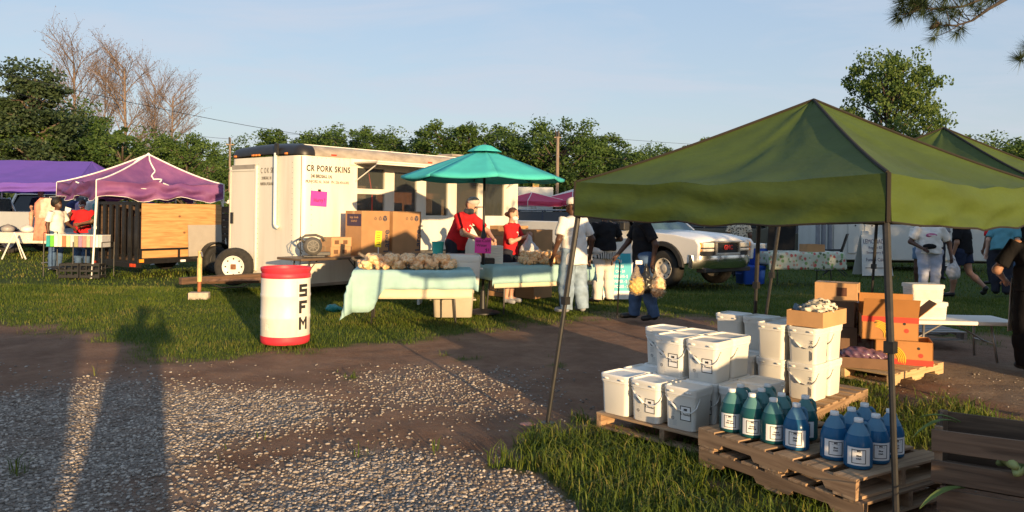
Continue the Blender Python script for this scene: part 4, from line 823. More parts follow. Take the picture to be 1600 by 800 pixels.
# ---------------------------------------------------------------- containers
def rsq(hx, hy, r, z, n=4, ox=0, oy=0):
    P = []
    for cx, cy, a0 in ((hx-r, hy-r, 0), (-hx+r, hy-r, 1), (-hx+r, -hy+r, 2), (hx-r, -hy+r, 3)):
        for k in range(n+1): a = (a0+k/n)*math.pi/2; P.append((cx+r*math.cos(a)+ox, cy+r*math.sin(a)+oy, z))
    return P
def cool(name, label, loc, rz, L, W, H, body, lid, cat='cooler'):
    t = thing(name, label, cat, loc, rz); m = MB(); m.rings([rsq(L/2*k, W/2*k, .05, z) for k, z in ((.90, 0), (.92, .01), (.98, H*.76), (.98, H*.78))]); m.build('body', body, t, 'auto')
    m = MB(); m.rings([rsq(L/2*k, W/2*k, .05, z) for k, z in ((1.0, H*.785), (1.01, H*.80), (1.01, H*.95), (.99, H*.985), (.95, H))]); m.build('lid', lid, t, 'auto')
    for s in (-1, 1): m = MB(); m.tube([(s*(L/2*.97), -W*.22, H*.55), (s*(L/2+.03), -W*.2, H*.55), (s*(L/2+.03), W*.2, H*.55), (s*(L/2*.97), W*.22, H*.55)], .012, 6); m.build('handle', lid, t)
    return t
CW = mat('cooler_white', (.74, .71, .64), .4, .03, 4, dirt=.1)
tote = cool('storage_tote', 'grey beige storage tote on the grass under the white ice chest', (-.88, 11.98, 0), .1, .62, .44, .46, mat('tote_beige', (.40, .35, .27), .45, .08), mat('tote_lid', (.45, .40, .31), .45), 'tote')
ic = cool('ice_chest', 'white ice chest perched on the tote at the end of the first aqua table', (-.80, 12.0, .462), .1, .66, .42, .47, CW, CW)
m = MB(); m.box((.16, -.212, .22), (.11, .004, .10)); m.build('label', mat('pale_label', (.62, .58, .5), .7, .15, 30), ic)
m = MB(); m.tube([(.05, -.214, .16), (.28, -.214, .16)], .008, 6); m.build('moulding', CW, ic)
m = sdf_mesh('plastic_bag', [('ell', (0, 0, .05), (.10, .08, .06)), ('ell', (.07, .02, .035), (.08, .07, .04))], .013, .02, lambda X, Y, Z: .01*np.sin(X*50+Z*30)*np.sin(Y*60)); o = obj('plastic_bag', m, mat('teal_plastic', (.02, .20, .19), .5)); o.location = (-2.78, 12.3, 0); tag(o, 'crumpled teal plastic bag on the grass behind the aqua cloth', 'bag')
tc_ = thing('teal_cup', 'small teal bucket standing behind the snack bags next to the big cartons', 'bucket', (-1.26, 13.5, .95)); m = MB(); m.lathe([(.075, -.15), (.08, -.14), (.105, .10), (.11, .11), (.10, .105), (.07, -.13)], 24, cap=False); m.build('pail', mat('teal_pail', (.05, .42, .38), .4), tc_, 'auto'); m = MB(); m.b2(-.35, .35, -.25, .25, -.19, -.152); m.b2(-.32, -.28, -.2, .2, -.95, -.19); m.b2(.28, .32, -.2, .2, -.95, -.19); st_ = m
so = st_.build('side_table', WPL); so.location = (-1.26, 13.5, .95); tag(so, 'narrow white serving table behind the snack bags beside the red shirted man', 'table')
# white price bin, black pouch table items on table 2
wb = thing('paper_stack', 'stack of white folded trays behind the pink card on the parasol pole', 'trays', (-.28, 12.75, .75), .3)
for i in range(7): m = MB(); m.rings([rsq(.13, .10, .03, z) for z in (i*.042, i*.042+.038)]); m.build('tray', CW, wb)
bb = MB(); bb.box((0, 0, .05), (.34, .24, .10)); o = bb.build('black_case', BLACKM, None, bevel=.02); o.location = (-.46, 12.62, .75); o.rotation_euler = (0, 0, .4); tag(o, 'flat black case lying at the parasol end of the second aqua table', 'case')
t = carton('open_carton', 'open cardboard box being packed by the man in the red shirt', (-.28, 14.3, .55), .5, .55, .42, .60, CARD, [(-1, 0, 1.0), (1, 0, .7), (0, -1, -.9)])
t = carton('packing_carton', 'big brown carton standing behind the woman in the red shirt', (.42, 14.75, 0), UA, .55, .45, 1.26, CARD)
t = carton('packing_carton', 'big brown carton left of the woman against the trailer', (-.05, 15.0, 0), UA, .6, .45, 1.32, CARD)
tm = MB(); tm.lathe([(.02, 0), (.13, .01), (.16, .06), (.165, .065), (.15, .05), (.12, .015)], 28, cap=False); o = tm.build('teal_bowl', MATS['teal_pail'], None, 'auto'); o.location = (.93, 13.5, .80); tag(o, 'wide teal bowl at the far end of the second aqua table', 'bowl')

# ---------------------------------------------------------------- teal parasol
TEAL = mat('teal_canvas', (.075, .58, .52), .75, .07, 5, .12, 30, transl=.22)
pa = thing('parasol', 'large teal parasol on a dark pole with a vented top', 'parasol', (-.44, 12.36, 0), .18)
NP = 8; RAD = 1.30; ZR_, ZA = 2.12, 2.56
for k in range(NP):
    m = MB(); a0, a1 = 2*math.pi*k/NP, 2*math.pi*(k+1)/NP; P = []
    for i in range(9):
        t = .10+.90*i/8; row = []
        for j in range(7):
            u = j/6; x = (math.cos(a0)*(1-u)+math.cos(a1)*u)*RAD*t; y = (math.sin(a0)*(1-u)+math.sin(a1)*u)*RAD*t
            z = ZA-(ZA-ZR_)*(t**1.12)-.03*math.sin(math.pi*u)*t; row.append((x, y, z))
        P.append(row)
    P.append([(p[0]*1.0, p[1]*1.0, p[2]-.035) for p in P[-1]]); m.grid(P); m.build('canopy_panel', TEAL, pa, True, solid=.002)
    m = MB(); m.tube([(math.cos(a0)*RAD*.06, math.sin(a0)*RAD*.06, ZA-.08), (math.cos(a0)*RAD*.97, math.sin(a0)*RAD*.97, ZR_-.012)], .009, 6); m.build('rib', BLACKM, pa)
m = MB(); m.lathe([(.27, ZA-.035), (.255, ZA-.02), (.12, ZA+.055), (.03, ZA+.075), (.012, ZA+.075)], 8, cap=False); m.build('vent_cap', TEAL, pa, solid=.002)
m = MB(); m.lathe([(.012, ZA+.06), (.022, ZA+.08), (.018, ZA+.1), (.004, ZA+.11)], 12); m.build('finial', BLACKM, pa, True)
m = MB(); m.tube([(0, 0, .03), (0, 0, ZA)], .021, 12); m.build('pole', BLACKM, pa, True)
m = MB(); m.lathe([(.03, 1.05), (.05, 1.07), (.05, 1.18), (.035, 1.25), (.022, 1.3)], 14); m.tube([(.04, 0, 1.12), (.09, 0, 1.12), (.09, 0, 1.06)], .008); m.build('crank', BLACKM, pa, 'auto')
m = MB(); m.lathe([(.27, 0), (.27, .02), (.16, .05), (.05, .07), (.035, .35), (.024, .36)], 28)
m.build('base', BLACKM, pa, 'auto')
ps = thing('paper_sign', 'pink handwritten card clipped to the parasol pole', 'sign', (-.445, 12.31, 1.06), .05)
m = MB(); m.box((0, 0, 0), (.255, .006, .245), Matrix.Rotation(.03, 3, 'Y')); m.build('card', PINK, ps); m = MB(); m.box((0, -.008, .12), (.06, .01, .03)); m.build('clip', BLACKM, ps)
text('Ice Cold', .062, INK, ps, (.0, -.006, .07), S); text('Water', .062, INK, ps, (-.02, -.006, .0), S); text('$1', .07, INK, ps, (.07, -.006, -.075), S)

# ---------------------------------------------------------------- pop-up canopies
def canopy(name, label, c, rz, half, ze, vh, zp, fab, trim, legm, splay=.14, legr=.016, top=0.0, sag=.12, wav=.01, pk=(0, 0), stripes=None, scallop=0, seed=1, group=None, skip=()):
    t = thing(name, label, 'canopy', (c[0], c[1], 0), rz, group); rs = random.Random(seed); h = half
    cor = [(-h, -h), (h, -h), (h, h), (-h, h)]; tp4 = [(-top+pk[0], pk[1]), (top+pk[0], pk[1]), (top+pk[0], pk[1]), (-top+pk[0], pk[1])]
    def pt(k, u, v):                # panel k, u along eave, v 0 eave..1 peak
        a, b = cor[k], cor[(k+1) % 4]; A, B2 = tp4[k], tp4[(k+1) % 4]
        ex, ey = a[0]+(b[0]-a[0])*u, a[1]+(b[1]-a[1])*u; px, py = A[0]+(B2[0]-A[0])*u, A[1]+(B2[1]-A[1])*u
        e = min(u, 1-u)*2; s = sag*math.sin(math.pi*v**.8)*(.25+.75*e**.7)
        wv = wav*(math.sin(u*17+k*2+seed)*math.sin(v*7+u*5)+.7*math.sin(u*31-v*9+seed)*(1-v)+.5*math.sin((u-.5)*26/(1.08-v)+k)*v*(1-v)*2)*e
        return (ex+(px-ex)*v, ey+(py-ey)*v, ze+(zp-ze)*v-s+wv-(.035*math.sin(math.pi*u)*(1-v)))
    for k in range(4):
        m = MB(); m.grid([[pt(k, i/32, j/20) for i in range(33)] for j in range(21)]); m.build('roof_panel', fab, t, True)
        m = MB(); a, b = cor[k], cor[(k+1) % 4]; nx, ny = [(0, -1), (1, 0), (0, 1), (-1, 0)][k]; P = []
        for i in range(29):
            u = i/28; q = pt(k, u, 0); col = []
            for j in range(11):
                d = j/10; ed = min(1, 9*min(u, 1-u)); o = .012+.012*d+ed*(wav*1.6*math.sin(u*23+k+j*.9+seed)*d+wav*.9*math.sin(d*9+2.5*math.sin(u*4+k+seed))); z = q[2]-vh*d*(1-scallop*abs(math.sin(u*math.pi*2.0+k+seed))*d); col.append((q[0]+nx*o, q[1]+ny*o, z))
            P.append(col)
        m.grid(P); v_ = m.build('valance', fab, t, True)
        m = MB(); m.tube([p[-1] for p in P], .006, 5); m.build('hem', trim, v_)
        m = MB(); m.tube([Vector(pt(k, 0, j/10))+V(0, 0, .004) for j in range(11)], .011 if not stripes else .018, 6); m.build('ridge_seam', stripes or trim, t)
        if stripes and scallop:
            m = MB(); m.tube([Vector(pt(k, .5+.06*math.sin(j), j/20))+V(0, 0, .022) for j in range(21)], .017, 6); m.build('ridge_seam', stripes, t)
        x, y = cor[k]; m = MB(); m.tube([(x*1.008, y*1.008, ze+.004), (x*1.008, y*1.008, ze-vh)], .013, 6); m.build('corner_seam', stripes or trim, v_)
    for k in range(4):
        if k in skip: continue
        x, y = cor[k]; sx, sy = (1 if x > 0 else -1), (1 if y > 0 else -1); a = Vector((x*.975, y*.975, ze-.03)); b = Vector((x+sx*splay, y+sy*splay, 0)); md = a.lerp(b, .48)
        m = MB(); m.tube([a, md], legr*1.25, 4 if legr > .02 else 8); L_ = m.build('leg', legm, t); m = MB(); m.tube([md.lerp(a, .04), b], legr, 8); m.build('lower_leg', legm, L_)
        m = MB(); m.box(b+V(0, 0, .006), (.09, .09, .012)); m.build('foot', legm, L_); m = MB(); m.box(md, (.05, .05, .06)); m.build('slider', legm, L_)
    for k in range(4):
        a, b = Vector((*cor[k], ze-.06))*.975, Vector((*cor[(k+1) % 4], ze-.06))*.975; a.z = b.z = ze-.06; mid = a.lerp(b, .5); dn = V(0, 0, -.0)
        m = MB(); m.tube([a, mid+V(0, 0, -.14)], .009, 6); m.tube([mid+V(0, 0, -.14), b], .009, 6); m.tube([a+V(0, 0, -.16), mid], .009, 6); m.tube([mid, b+V(0, 0, -.16)], .009, 6); m.build('truss', legm, t)
        m = MB(); m.tube([Vector((cor[k][0]*.97, cor[k][1]*.97, ze-.05)), Vector((pk[0], pk[1], zp-.06))], .009, 6); m.build('rafter', legm, t)
    return t
OLIVE = mat('olive_canvas', (.062, .098, .014), .7, .14, 2.2, .55, 5, transl=.20, dirt=.25, dirtcol=(.09, .11, .03), stretch=(1, 1, 2.2)); OTRIM = mat('dark_piping', (.018, .014, .008), .8)
canopy('pop_up_canopy', 'large olive green pop-up canopy over the white pails', (2.13, 5.74), R(-51.3), 1.17, 1.825, .255, 2.44, OLIVE, OTRIM, BLACKM, .14, .0165, pk=(.03, .05), sag=.10, wav=.012)
canopy('pop_up_canopy', 'second olive green canopy farther back behind the first one', (4.45, 8.15), R(-48), 1.17, 1.90, .25, 2.52, OLIVE, OTRIM, BLACKM, .14, .0165, sag=.10, wav=.012, seed=4)
PURP = mat('purple_canvas', (.19, .066, .235), .6, .2, 2.2, .9, 5, transl=.2, col2=(.24, .09, .21)); PURP2 = mat('bright_purple_canvas', (.19, .10, .50), .65, .06, 3, .1, 8, transl=.3)
PIPE = mat('white_piping', (.78, .74, .70), .7)
canopy('pop_up_canopy', 'sagging purple canopy trimmed with white piping beside the plywood trailer', (-9.2, 19.5), R(45), 1.45, 2.16, .46, 2.88, PURP, PIPE, PVC, .10, .022, sag=.26, wav=.042, stripes=PIPE, scallop=.30, seed=7, pk=(.15, -.1))
canopy('pop_up_canopy', 'plain bright purple canopy at the left edge above the silver pickup', (-15.0, 24.8), R(4), 2.3, 2.25, .25, 2.98, PURP2, PURP2, PVC, .0, .022, top=1.7, sag=.06, wav=.02, seed=2)
PNK = mat('pink_canvas', (.62, .055, .13), .7, .06, 3, transl=.25); WHC = mat('white_canvas', (.76, .74, .72), .7, .04, 3, transl=.2)
canopy('pop_up_canopy', 'pink canopy with white seams behind the white pickup bed', (1.05, 42), R(38), 1.5, 2.15, .25, 2.62, PNK, PIPE, PVC, 0, .02, sag=.08, stripes=PIPE, seed=3)
canopy('pop_up_canopy', 'second pink canopy right of the first one', (3.3, 43), R(40), 1.6, 2.2, .25, 2.72, PNK, PIPE, PVC, 0, .02, sag=.08, stripes=PIPE, seed=5)
canopy('pop_up_canopy', 'white canopy peak showing above the second pink canopy', (3.9, 48), R(40), 1.7, 2.3, .25, 3.05, WHC, PIPE, PVC, 0, .02, sag=.08, seed=6)
canopy('pop_up_canopy', 'small white canopy corner beside the front edge of the food trailer', (-14.5, 42), R(10), 1.5, 2.0, .22, 2.6, WHC, PIPE, PVC, 0, .02, sag=.08, seed=8)

# ---------------------------------------------------------------- pallets
PW = wood('pallet_wood', (.17, .10, .055), (.36, .23, .13), 'X', .85, .22); PWY = wood('pallet_board', (.19, .115, .062), (.40, .265, .155), 'Y', .85, .25)
PGR = wood('grey_pallet', (.22, .20, .18), (.38, .35, .32), 'Y', .85, .15)
def pallet(label, loc, rz, L, W, n=7, hh=.115, mats=None, group='wooden pallets', nb=3):
    t = thing('wooden_pallet', label, 'pallet', loc, rz, group); ms, mbd = mats or (PW, PWY); s0, s1 = .016, hh-.016; bw = L/(n+ (n-1)*.45)
    nt = .032; out = [(-L/2, s0), (-L*.34, s0), (-L*.32, s0+nt), (-L*.12, s0+nt), (-L*.10, s0), (L*.10, s0), (L*.12, s0+nt), (L*.32, s0+nt), (L*.34, s0), (L/2, s0), (L/2, s1), (-L/2, s1)]
    m = MB(); m.poly(out, (-.019, .019)); sm = m.mesh('stringer'); sm.materials.append(ms)
    bm_ = MB(); bm_.box((0, 0, 0), (bw, W, .015)); dm = bm_.mesh('deck_board'); dm.materials.append(mbd)
    for y in (-W/2+.019, 0, W/2-.019): o = obj('stringer', sm, None, t); o.location = (0, y, 0)
    rs = random.Random(label)
    for i in range(n): o = obj('deck_board', dm, None, t, bevel=.002); o.location = (-L/2+bw/2+i*(L-bw)/(n-1), rs.uniform(-.006, .006), hh-.0085); o.rotation_euler = (0, 0, rs.uniform(-.008, .008))
    for i in range(nb): o = obj('bottom_board', dm, None, t); o.location = (-L/2+bw/2+i*(L-bw)/(nb-1), 0, .0085)
    return t
A_ = Vector((.71, -.70, 0)); B_2 = Vector((.70, .71, 0)); FL1 = Vector((.655, 5.87, 0))
pallet('pallet under the labelled pails at the front left of the green canopy', FL1+A_*.575+B_2*.5, R(45), 1.0, 1.15)
FR = Vector((2.43, 6.43, 0))
pallet('pallet under the taller pail stack carrying the box of rags', FR-A_*.39+B_2*.20, R(45), 1.05, 1.20)
aJ = R(-58.5); PJ = Vector((1.215, 5.06, 0))+Vector((math.cos(aJ), math.sin(aJ), 0))*.565+Vector((-math.sin(aJ), math.cos(aJ), 0))*.42
pallet('lower pallet of the pair carrying the blue and green jugs', PJ+V(.02, -.01, 0), aJ+.02, 1.15, .86, 7); pallet('upper pallet of the pair carrying the blue and green jugs', PJ+V(0, 0, .116), aJ, 1.13, .84, 6)
pallet('pale pallet under the banana cartons', (3.72, 8.12, 0), R(38), 1.1, .95, 6, mats=(wood('new_pallet', (.40, .26, .12), (.58, .40, .21), 'X'), wood('new_board', (.40, .26, .12), (.58, .40, .21), 'Y')))
pallet('grey slatted pallet behind the folding table with foam coolers', (5.15, 10.3, .06), R(92), 1.0, 1.05, 7, mats=(PGR, PGR))

# ---------------------------------------------------------------- pails
PAIL = mat('pail_plastic', (.74, .72, .66), .42, .02, 6, sss=.0, rand=.03, dirt=.06, dirtcol=(.5, .44, .35)); LID = mat('pail_lid', (.78, .76, .71), .45, .02, 6)
GREYP = mat('grey_print', (.16, .16, .17), .8); LBL = mat('pale_print_area', (.80, .79, .76), .6, .02)
def pail_meshes():
    P = {}; m = MB(); m.rings([rsq(k, k, r, z) for k, r, z in ((.106, .03, 0), (.110, .03, .006), (.118, .03, .225), (.1185, .03, .228), (.1215, .03, .229), (.1215, .03, .236), (.118, .03, .238), (.120, .03, .268))]); P['pail'] = m.mesh('pail')
    m = MB(); m.rings([rsq(k, k, r, z) for k, r, z in ((.122, .03, .236), (.127, .034, .240), (.127, .034, .262), (.129, .034, .266), (.129, .034, .288), (.124, .032, .294), (.116, .03, .294), (.112, .03, .283), (.01, .005, .283))]); P['lid'] = m.mesh('lid')
    m = MB(); m.tube([(-.121, -.06, .228), (-.124, -.098, .222), (-.085, -.124, .196), (-.03, -.126, .150), (.05, -.127, .128), (.10, -.128, .135), (.127, -.11, .165), (.124, -.06, .222)], .0045, 6); m.tube([(-.07, -.1265, .186), (.0, -.1285, .136)], .0085, 8); P['bail'] = m.mesh('bail')
    m = MB(); m.box((0, -.1285, .262), (.05, .006, .012)); P['lid_tab'] = m.mesh('lid_tab')
    return P
PM = pail_meshes()
for k, mm in (('pail', PAIL), ('lid', LID), ('bail', LID), ('lid_tab', LID)): PM[k].materials.append(mm); PM[k].polygons.foreach_set('use_smooth', [True]*len(PM[k].polygons))
for k in ('pail', 'lid'):
    for e in sharp_edges(PM[k], 35): e.use_edge_sharp = True
tmp = thing('tmp', None, None)
tl = [text('L. Powder', .017, INK, tmp, (0, 0, 0), (0, 0, 0)).data, text('MS', .02, INK, tmp, (0, 0, 0), (0, 0, 0), bold=.001).data, text('M', .040, GREYP, tmp, (0, 0, 0), (0, 0, 0)).data]
for ch in list(tmp.children): bpy.data.objects.remove(ch)
bpy.data.objects.remove(tmp)
def frame_mesh(w, h, k, d=.0006):
    m = MB(); m.b2(-w/2, w/2, -d, 0, h/2-k, h/2); m.b2(-w/2, w/2, -d, 0, -h/2, -h/2+k); m.b2(-w/2, -w/2+k, -d, 0, -h/2+k, h/2-k); m.b2(w/2-k, w/2, -d, 0, -h/2+k, h/2-k); return m.mesh('label_border')
LB = frame_mesh(.082, .10, .005); LB.materials.append(INK)
mm_ = MB(); mm_.box((0, 0, 0), (.078, .0005, .096)); LBP = mm_.mesh('label_paper'); LBP.materials.append(LBL)
mm_ = MB(); mm_.lathe([(.018, -.0004), (.018, .0004)], 16, axis='Y'); mm_.lathe([(.007, -.0008), (.007, .0002)], 12, (.014, 0, .006), 'Y'); LOGO = mm_.mesh('round_logo'); LOGO.materials.append(GREYP)
mm_ = MB()
for i in range(5): mm_.box((0, 0, -.008*i), (.034-.006*(i % 2), .0005, .0028))
LINES = mm_.mesh('fine_print'); LINES.materials.append(mat('fine_grey_print', (.45, .45, .44), .8))
mm_ = MB(); mm_.lathe([(.016, -.0004), (.016, .0004), (.012, .0004), (.012, -.0004)], 20, axis='Y', cap=False); mm_.box((0, 0, 0), (.032, .0006, .004), Matrix.Rotation(.8, 3, 'Y')); RING = mm_.mesh('ring_mark'); RING.materials.append(GREYP)
mm_ = MB()
for i in range(3): mm_.box((.009*i-.009, 0, 0), (.004, .0005, .085-.012*i))
VBARS = mm_.mesh('print_bar'); VBARS.materials.append(GREYP)
def pail(label, p, kind, rz=R(-44), grp=None):
    t = thing('plastic_pail', label, 'pail', p, rz, grp)
    for k in ('pail', 'lid', 'bail', 'lid_tab'):
        if k == 'bail' and kind == 2: continue
        o = obj(k, PM[k], None, t)
        if k == 'lid_tab': o.location = (-.07, 0, 0); o = obj(k, PM[k], None, t); o.location = (.07, 0, 0)
    sl = (.118-.110)/.22; tl_ = math.atan(sl)                      # face slope
    def yf(z): return -(.110+sl*(z-.006))-.0012
    if kind == 1:
        for me, x, z in ((LBP, .045, .12), (LB, .045, .12), (LOGO, -.055, .165), (LINES, -.055, .135), (RING, -.055, .075), (LINES, -.04, .06)):
            o = obj(me.name, me, None, t); o.location = (x, yf(z)-(.0006 if me is LB else 0), z); o.rotation_euler = (tl_, 0, 0)
            if me is RING: o.scale = (.7, 1, .7)
        for me, z in ((tl[0], .112), (tl[1], .145)):
            o = obj('lettering', me, None, t); o.location = (.045, yf(z)-.0015, z); o.rotation_euler = (R(90)+tl_, 0, 0)
    elif kind == 3:
        o = obj('lettering', tl[2], None, t); o.location = (.075, yf(.18)-.001, .18); o.rotation_euler = (R(90)+tl_, R(90), 0)
        o = obj('ring_mark', RING, None, t); o.location = (.075, yf(.14)-.001, .14); o.rotation_euler = (tl_, 0, 0)
        o = obj('print_bar', VBARS, None, t); o.location = (.075, yf(.07)-.001, .07); o.rotation_euler = (tl_, 0, 0)
    return t
# left stack: column k along the front, row j away from the camera
cn_ = ['first', 'second', 'third', 'fourth']; rn_ = ['front', 'middle', 'back']
g1 = 'labelled white pails on the left pallet'; jr = random.Random(4)
for lay, j, k in [(0, 0, 0), (0, 0, 1), (0, 0, 2), (0, 1, 0), (0, 1, 1), (0, 1, 2), (0, 1, 3), (0, 2, 1), (0, 2, 2), (0, 2, 3), (0, 2, 0), (1, 1, 1), (1, 1, 2), (1, 2, 0), (1, 2, 1), (1, 2, 2)]:
    p = FL1+A_*(.14+.272*k+jr.uniform(-.006, .006))+B_2*(.145+.272*j+jr.uniform(-.006, .006))+V(0, 0, .1155+lay*.2895)
    pail('pail of the left stack, %s column from left, %s row, %s layer' % (cn_[k], rn_[j], 'upper' if lay else 'lower'), p, 2 if (k == 0 and j == 0) or (k == 3) else 1, R(-44.6)+jr.uniform(-.05, .05)+(math.pi/2 if k == 3 else 0), g1)
g2 = 'white pails on the right pallet'
for lay, i, j in [(0, 0, 0), (0, 1, 0), (0, 2, 0), (0, 3, 0), (0, 0, 1), (0, 1, 1), (0, 2, 1), (0, 3, 1), (1, 0, 0), (1, 1, 0), (1, 0, 1), (1, 1, 1), (1, 2, 1), (1, 3, 1)]:
    p = FR-A_*(.272*i)+B_2*(.272*j)+V(0, 0, .1155+lay*.2895)
    pail('pail of the right stack, %s column from right, %s row, %s layer' % (cn_[i], 'front' if j == 0 else 'back', 'upper' if lay else 'lower'), p, 3 if i == 0 else 2, R(-44.6)+jr.uniform(-.04, .04), g2)
# box of rags on the right stack
t = carton('open_carton', 'shallow open carton of rags on top of the right pail stack', FR+B_2*.16+A_*.0+V(0, 0, .1155+.5795+.005), R(-44), .30, .48, .125, CARDI, [])
rg = sdf_mesh('rag', [('ell', (0, .05, .12), (.13, .20, .05)), ('ell', (-.03, .12, .15), (.09, .09, .05)), ('ell', (.03, -.10, .135), (.10, .10, .045))], .012, .03, lambda X, Y, Z: .012*np.sin(X*55+Y*20)*np.sin(Y*48+Z*60))
def print_mat():
    m, N, L, b = nmat('printed_rag'); t_ = N.new('ShaderNodeTexCoord'); v_ = N.new('ShaderNodeTexVoronoi'); v_.inputs['Scale'].default_value = 28; L.new(t_.outputs['Object'], v_.inputs['Vector']); r_ = N.new('ShaderNodeValToRGB'); r_.color_ramp.elements[0].position = .30; r_.color_ramp.elements[0].color = (.03, .03, .03, 1); r_.color_ramp.elements[1].position = .36; r_.color_ramp.elements[1].color = (.62, .58, .5, 1)
    L.new(v_.outputs['Distance'], r_.inputs[0]); L.new(r_.outputs[0], b.inputs['Base Color']); b.inputs['Roughness'].default_value = .9; return m
o = obj('cloth_rag', rg, print_mat()); o.location = t.location; o.rotation_euler = (0, 0, R(-44)); tag(o, 'patterned off-white rag heaped in the shallow carton', 'rag')
rg = sdf_mesh('rag', [('ell', (-.10, -.06, .125), (.06, .09, .035)), ('ell', (-.155, -.08, .09), (.016, .07, .05))], .010, .02, lambda X, Y, Z: .008*np.sin(X*70+Y*50)); o = obj('cloth_rag', rg, mat('denim_rag', (.14, .24, .36), .9, .15, 30)); o.location = t.location; o.rotation_euler = (0, 0, R(-44)); tag(o, 'blue rag hanging over the edge of the shallow carton', 'rag')

# ---------------------------------------------------------------- jugs
def jug_set(tag_, col, dark):
    liq = mat('jug_liquid_'+tag_, col, .22, .06, 5, spec=.6, transl=.5); clr = mat('jug_plastic_'+tag_, dark, .3, .04, 5, transl=.45)
    M_ = {}
    m = MB(); m.lathe([(.03, 0), (.066, .0), (.073, .008), (.0745, .02), (.074, .140), (.072, .158), (.066, .178), (.060, .195), (.0575, .201)], 28, cap=False); M_['bottle'] = (m.mesh('bottle'), liq)
    m = MB(); m.lathe([(.0578, .2005), (.056, .205), (.043, .234), (.029, .258), (.0235, .268), (.0215, .272), (.021, .280)], 24, cap=False); M_['neck'] = (m.mesh('neck'), clr)
    m = MB(); m.lathe([(.0235, .272), (.024, .274), (.024, .292), (.022, .296), (.004, .296)], 20); M_['cap'] = (m.mesh('cap'), mat('white_cap', (.78, .78, .76), .4))
    m = MB(); m.tube([(.020, 0, .262), (.042, 0, .262), (.057, 0, .246), (.064, 0, .218), (.066, 0, .190), (.058, 0, .170)], [.010, .011, .011, .011, .012, .014], 10); M_['handle'] = (m.mesh('handle'), clr)
    return M_
JB = jug_set('blue', (.035, .20, .40), (.16, .36, .52)); JG = jug_set('green', (.03, .17, .18), (.15, .36, .36))
def jb(rad): return lambda p: Vector((rad*math.sin(p.x/rad), -rad*math.cos(p.x/rad), p.y))
def bent(w, h, rad, m_, nm, z=0):
    m = MB(); n = 10; m.grid([[(rad*math.sin((-.5+i/n)*w/rad), -rad*math.cos((-.5+i/n)*w/rad), -h/2+j*h) for i in range(n+1)] for j in (0, 1)]); me = m.mesh(nm); me.materials.append(m_); me.polygons.foreach_set('use_smooth', [True]*len(me.polygons)); return me
def bentframe(w, h, k, rad, m_):
    m = MB(); n = 8
    for (w0, w1, h0, h1) in ((-w/2, w/2, h/2-k, h/2), (-w/2, w/2, -h/2, -h/2+k), (-w/2, -w/2+k, -h/2+k, h/2-k), (w/2-k, w/2, -h/2+k, h/2-k)):
        m.grid([[(rad*math.sin((w0+(w1-w0)*i/n)/rad), -rad*math.cos((w0+(w1-w0)*i/n)/rad), z) for i in range(n+1)] for z in (h0, h1)])
    me = m.mesh('label_border'); me.materials.append(m_); return me
JL = bent(.125, .108, .0748, mat('jug_label', (.80, .79, .76), .5, .01), 'label'); JF = bentframe(.075, .085, .004, .0754, INK); JF2 = bentframe(.040, .018, .0012, .0754, GREYP)
tmp = thing('tmp', None, None)
JT = {k: [(text(s, sz, INK, tmp, (0, 0, 0), (0, 0, 0), bend=jb(.0757), bold=.0006, ext=0).data, z) for s, sz, z in L_] for k, L_ in (('g', (('MS', .016, .125), ('Green', .0135, .097), ('Dish Soap', .0115, .082))), ('b', (('MS', .016, .125), ('Blue', .0135, .097), ('Dish', .0135, .080))))}
for ch in list(tmp.children): bpy.data.objects.remove(ch)
bpy.data.objects.remove(tmp)
def jug(label, p, kind, rz, grp):
    t = thing('soap_jug', label, 'jug', p, rz, grp); t.scale = (1, 1, .89)
    for k, (me, m_) in (JB if kind == 'b' else JG).items(): o = obj(k, me, m_, t, True); o.rotation_euler = (0, 0, R(35)) if k == 'handle' else (0, 0, 0)
    o = obj('label', JL, None, t); o.location = (0, 0, .080)
    for me, z, s in ((JF, .092, 1), (JF2, .124, 1)): q = obj('label_border', me, None, o); q.location = (0, 0, z-.092)
    for me, z in JT[kind]: q = obj('lettering', me, None, o); q.location = (0, 0, z-.092)
    return t
aj = Vector((math.cos(aJ), math.sin(aJ), 0)); bj = Vector((-math.sin(aJ), math.cos(aJ), 0)); JO = Vector((1.215, 5.06, .232))
def jp(s, d): return JO+aj*s+bj*d
face = math.atan2(-1.5, 4.7)
gj = 'one gallon soap jugs on the stacked pallets'
for s, d, kd, lb in [(.153, .135, 'g', 'green soap jug at the far left of the front row'), (.305, .15, 'g', 'second green soap jug from the left in the front row'), (.455, .165, 'g', 'green soap jug beside the single blue jug in the front row'), (.607, .185, 'b', 'single blue jug ending the green front row'),
                     (.085, .29, 'g', 'green jug behind the leftmost green jug'), (.235, .315, 'g', 'green jug in the second row behind the second one'), (.16, .46, 'g', 'rearmost green jug of the left cluster'), (.385, .325, 'g', 'green jug in the second row behind the blue jug'), (.50, .40, 'g', 'green jug nearest to the gap, showing only its cap and shoulder'),
                     (.838, .22, 'b', 'leftmost blue jug of the six jug cluster'), (1.0, .205, 'b', 'front blue jug nearest to the pallet corner'), (.83, .385, 'b', 'blue jug in the second row behind the leftmost of its cluster'), (.80, .55, 'b', 'rearmost blue jug of the six jug cluster'), (.99, .375, 'b', 'blue jug in the second row beside the canopy leg'), (.965, .55, 'b', 'rightmost blue jug partly hidden by the canopy leg')]:
    jug(lb, jp(s, d), kd, R(-17)+jr.uniform(-.3, .3)+(.12 if kd == 'b' else 0), gj)

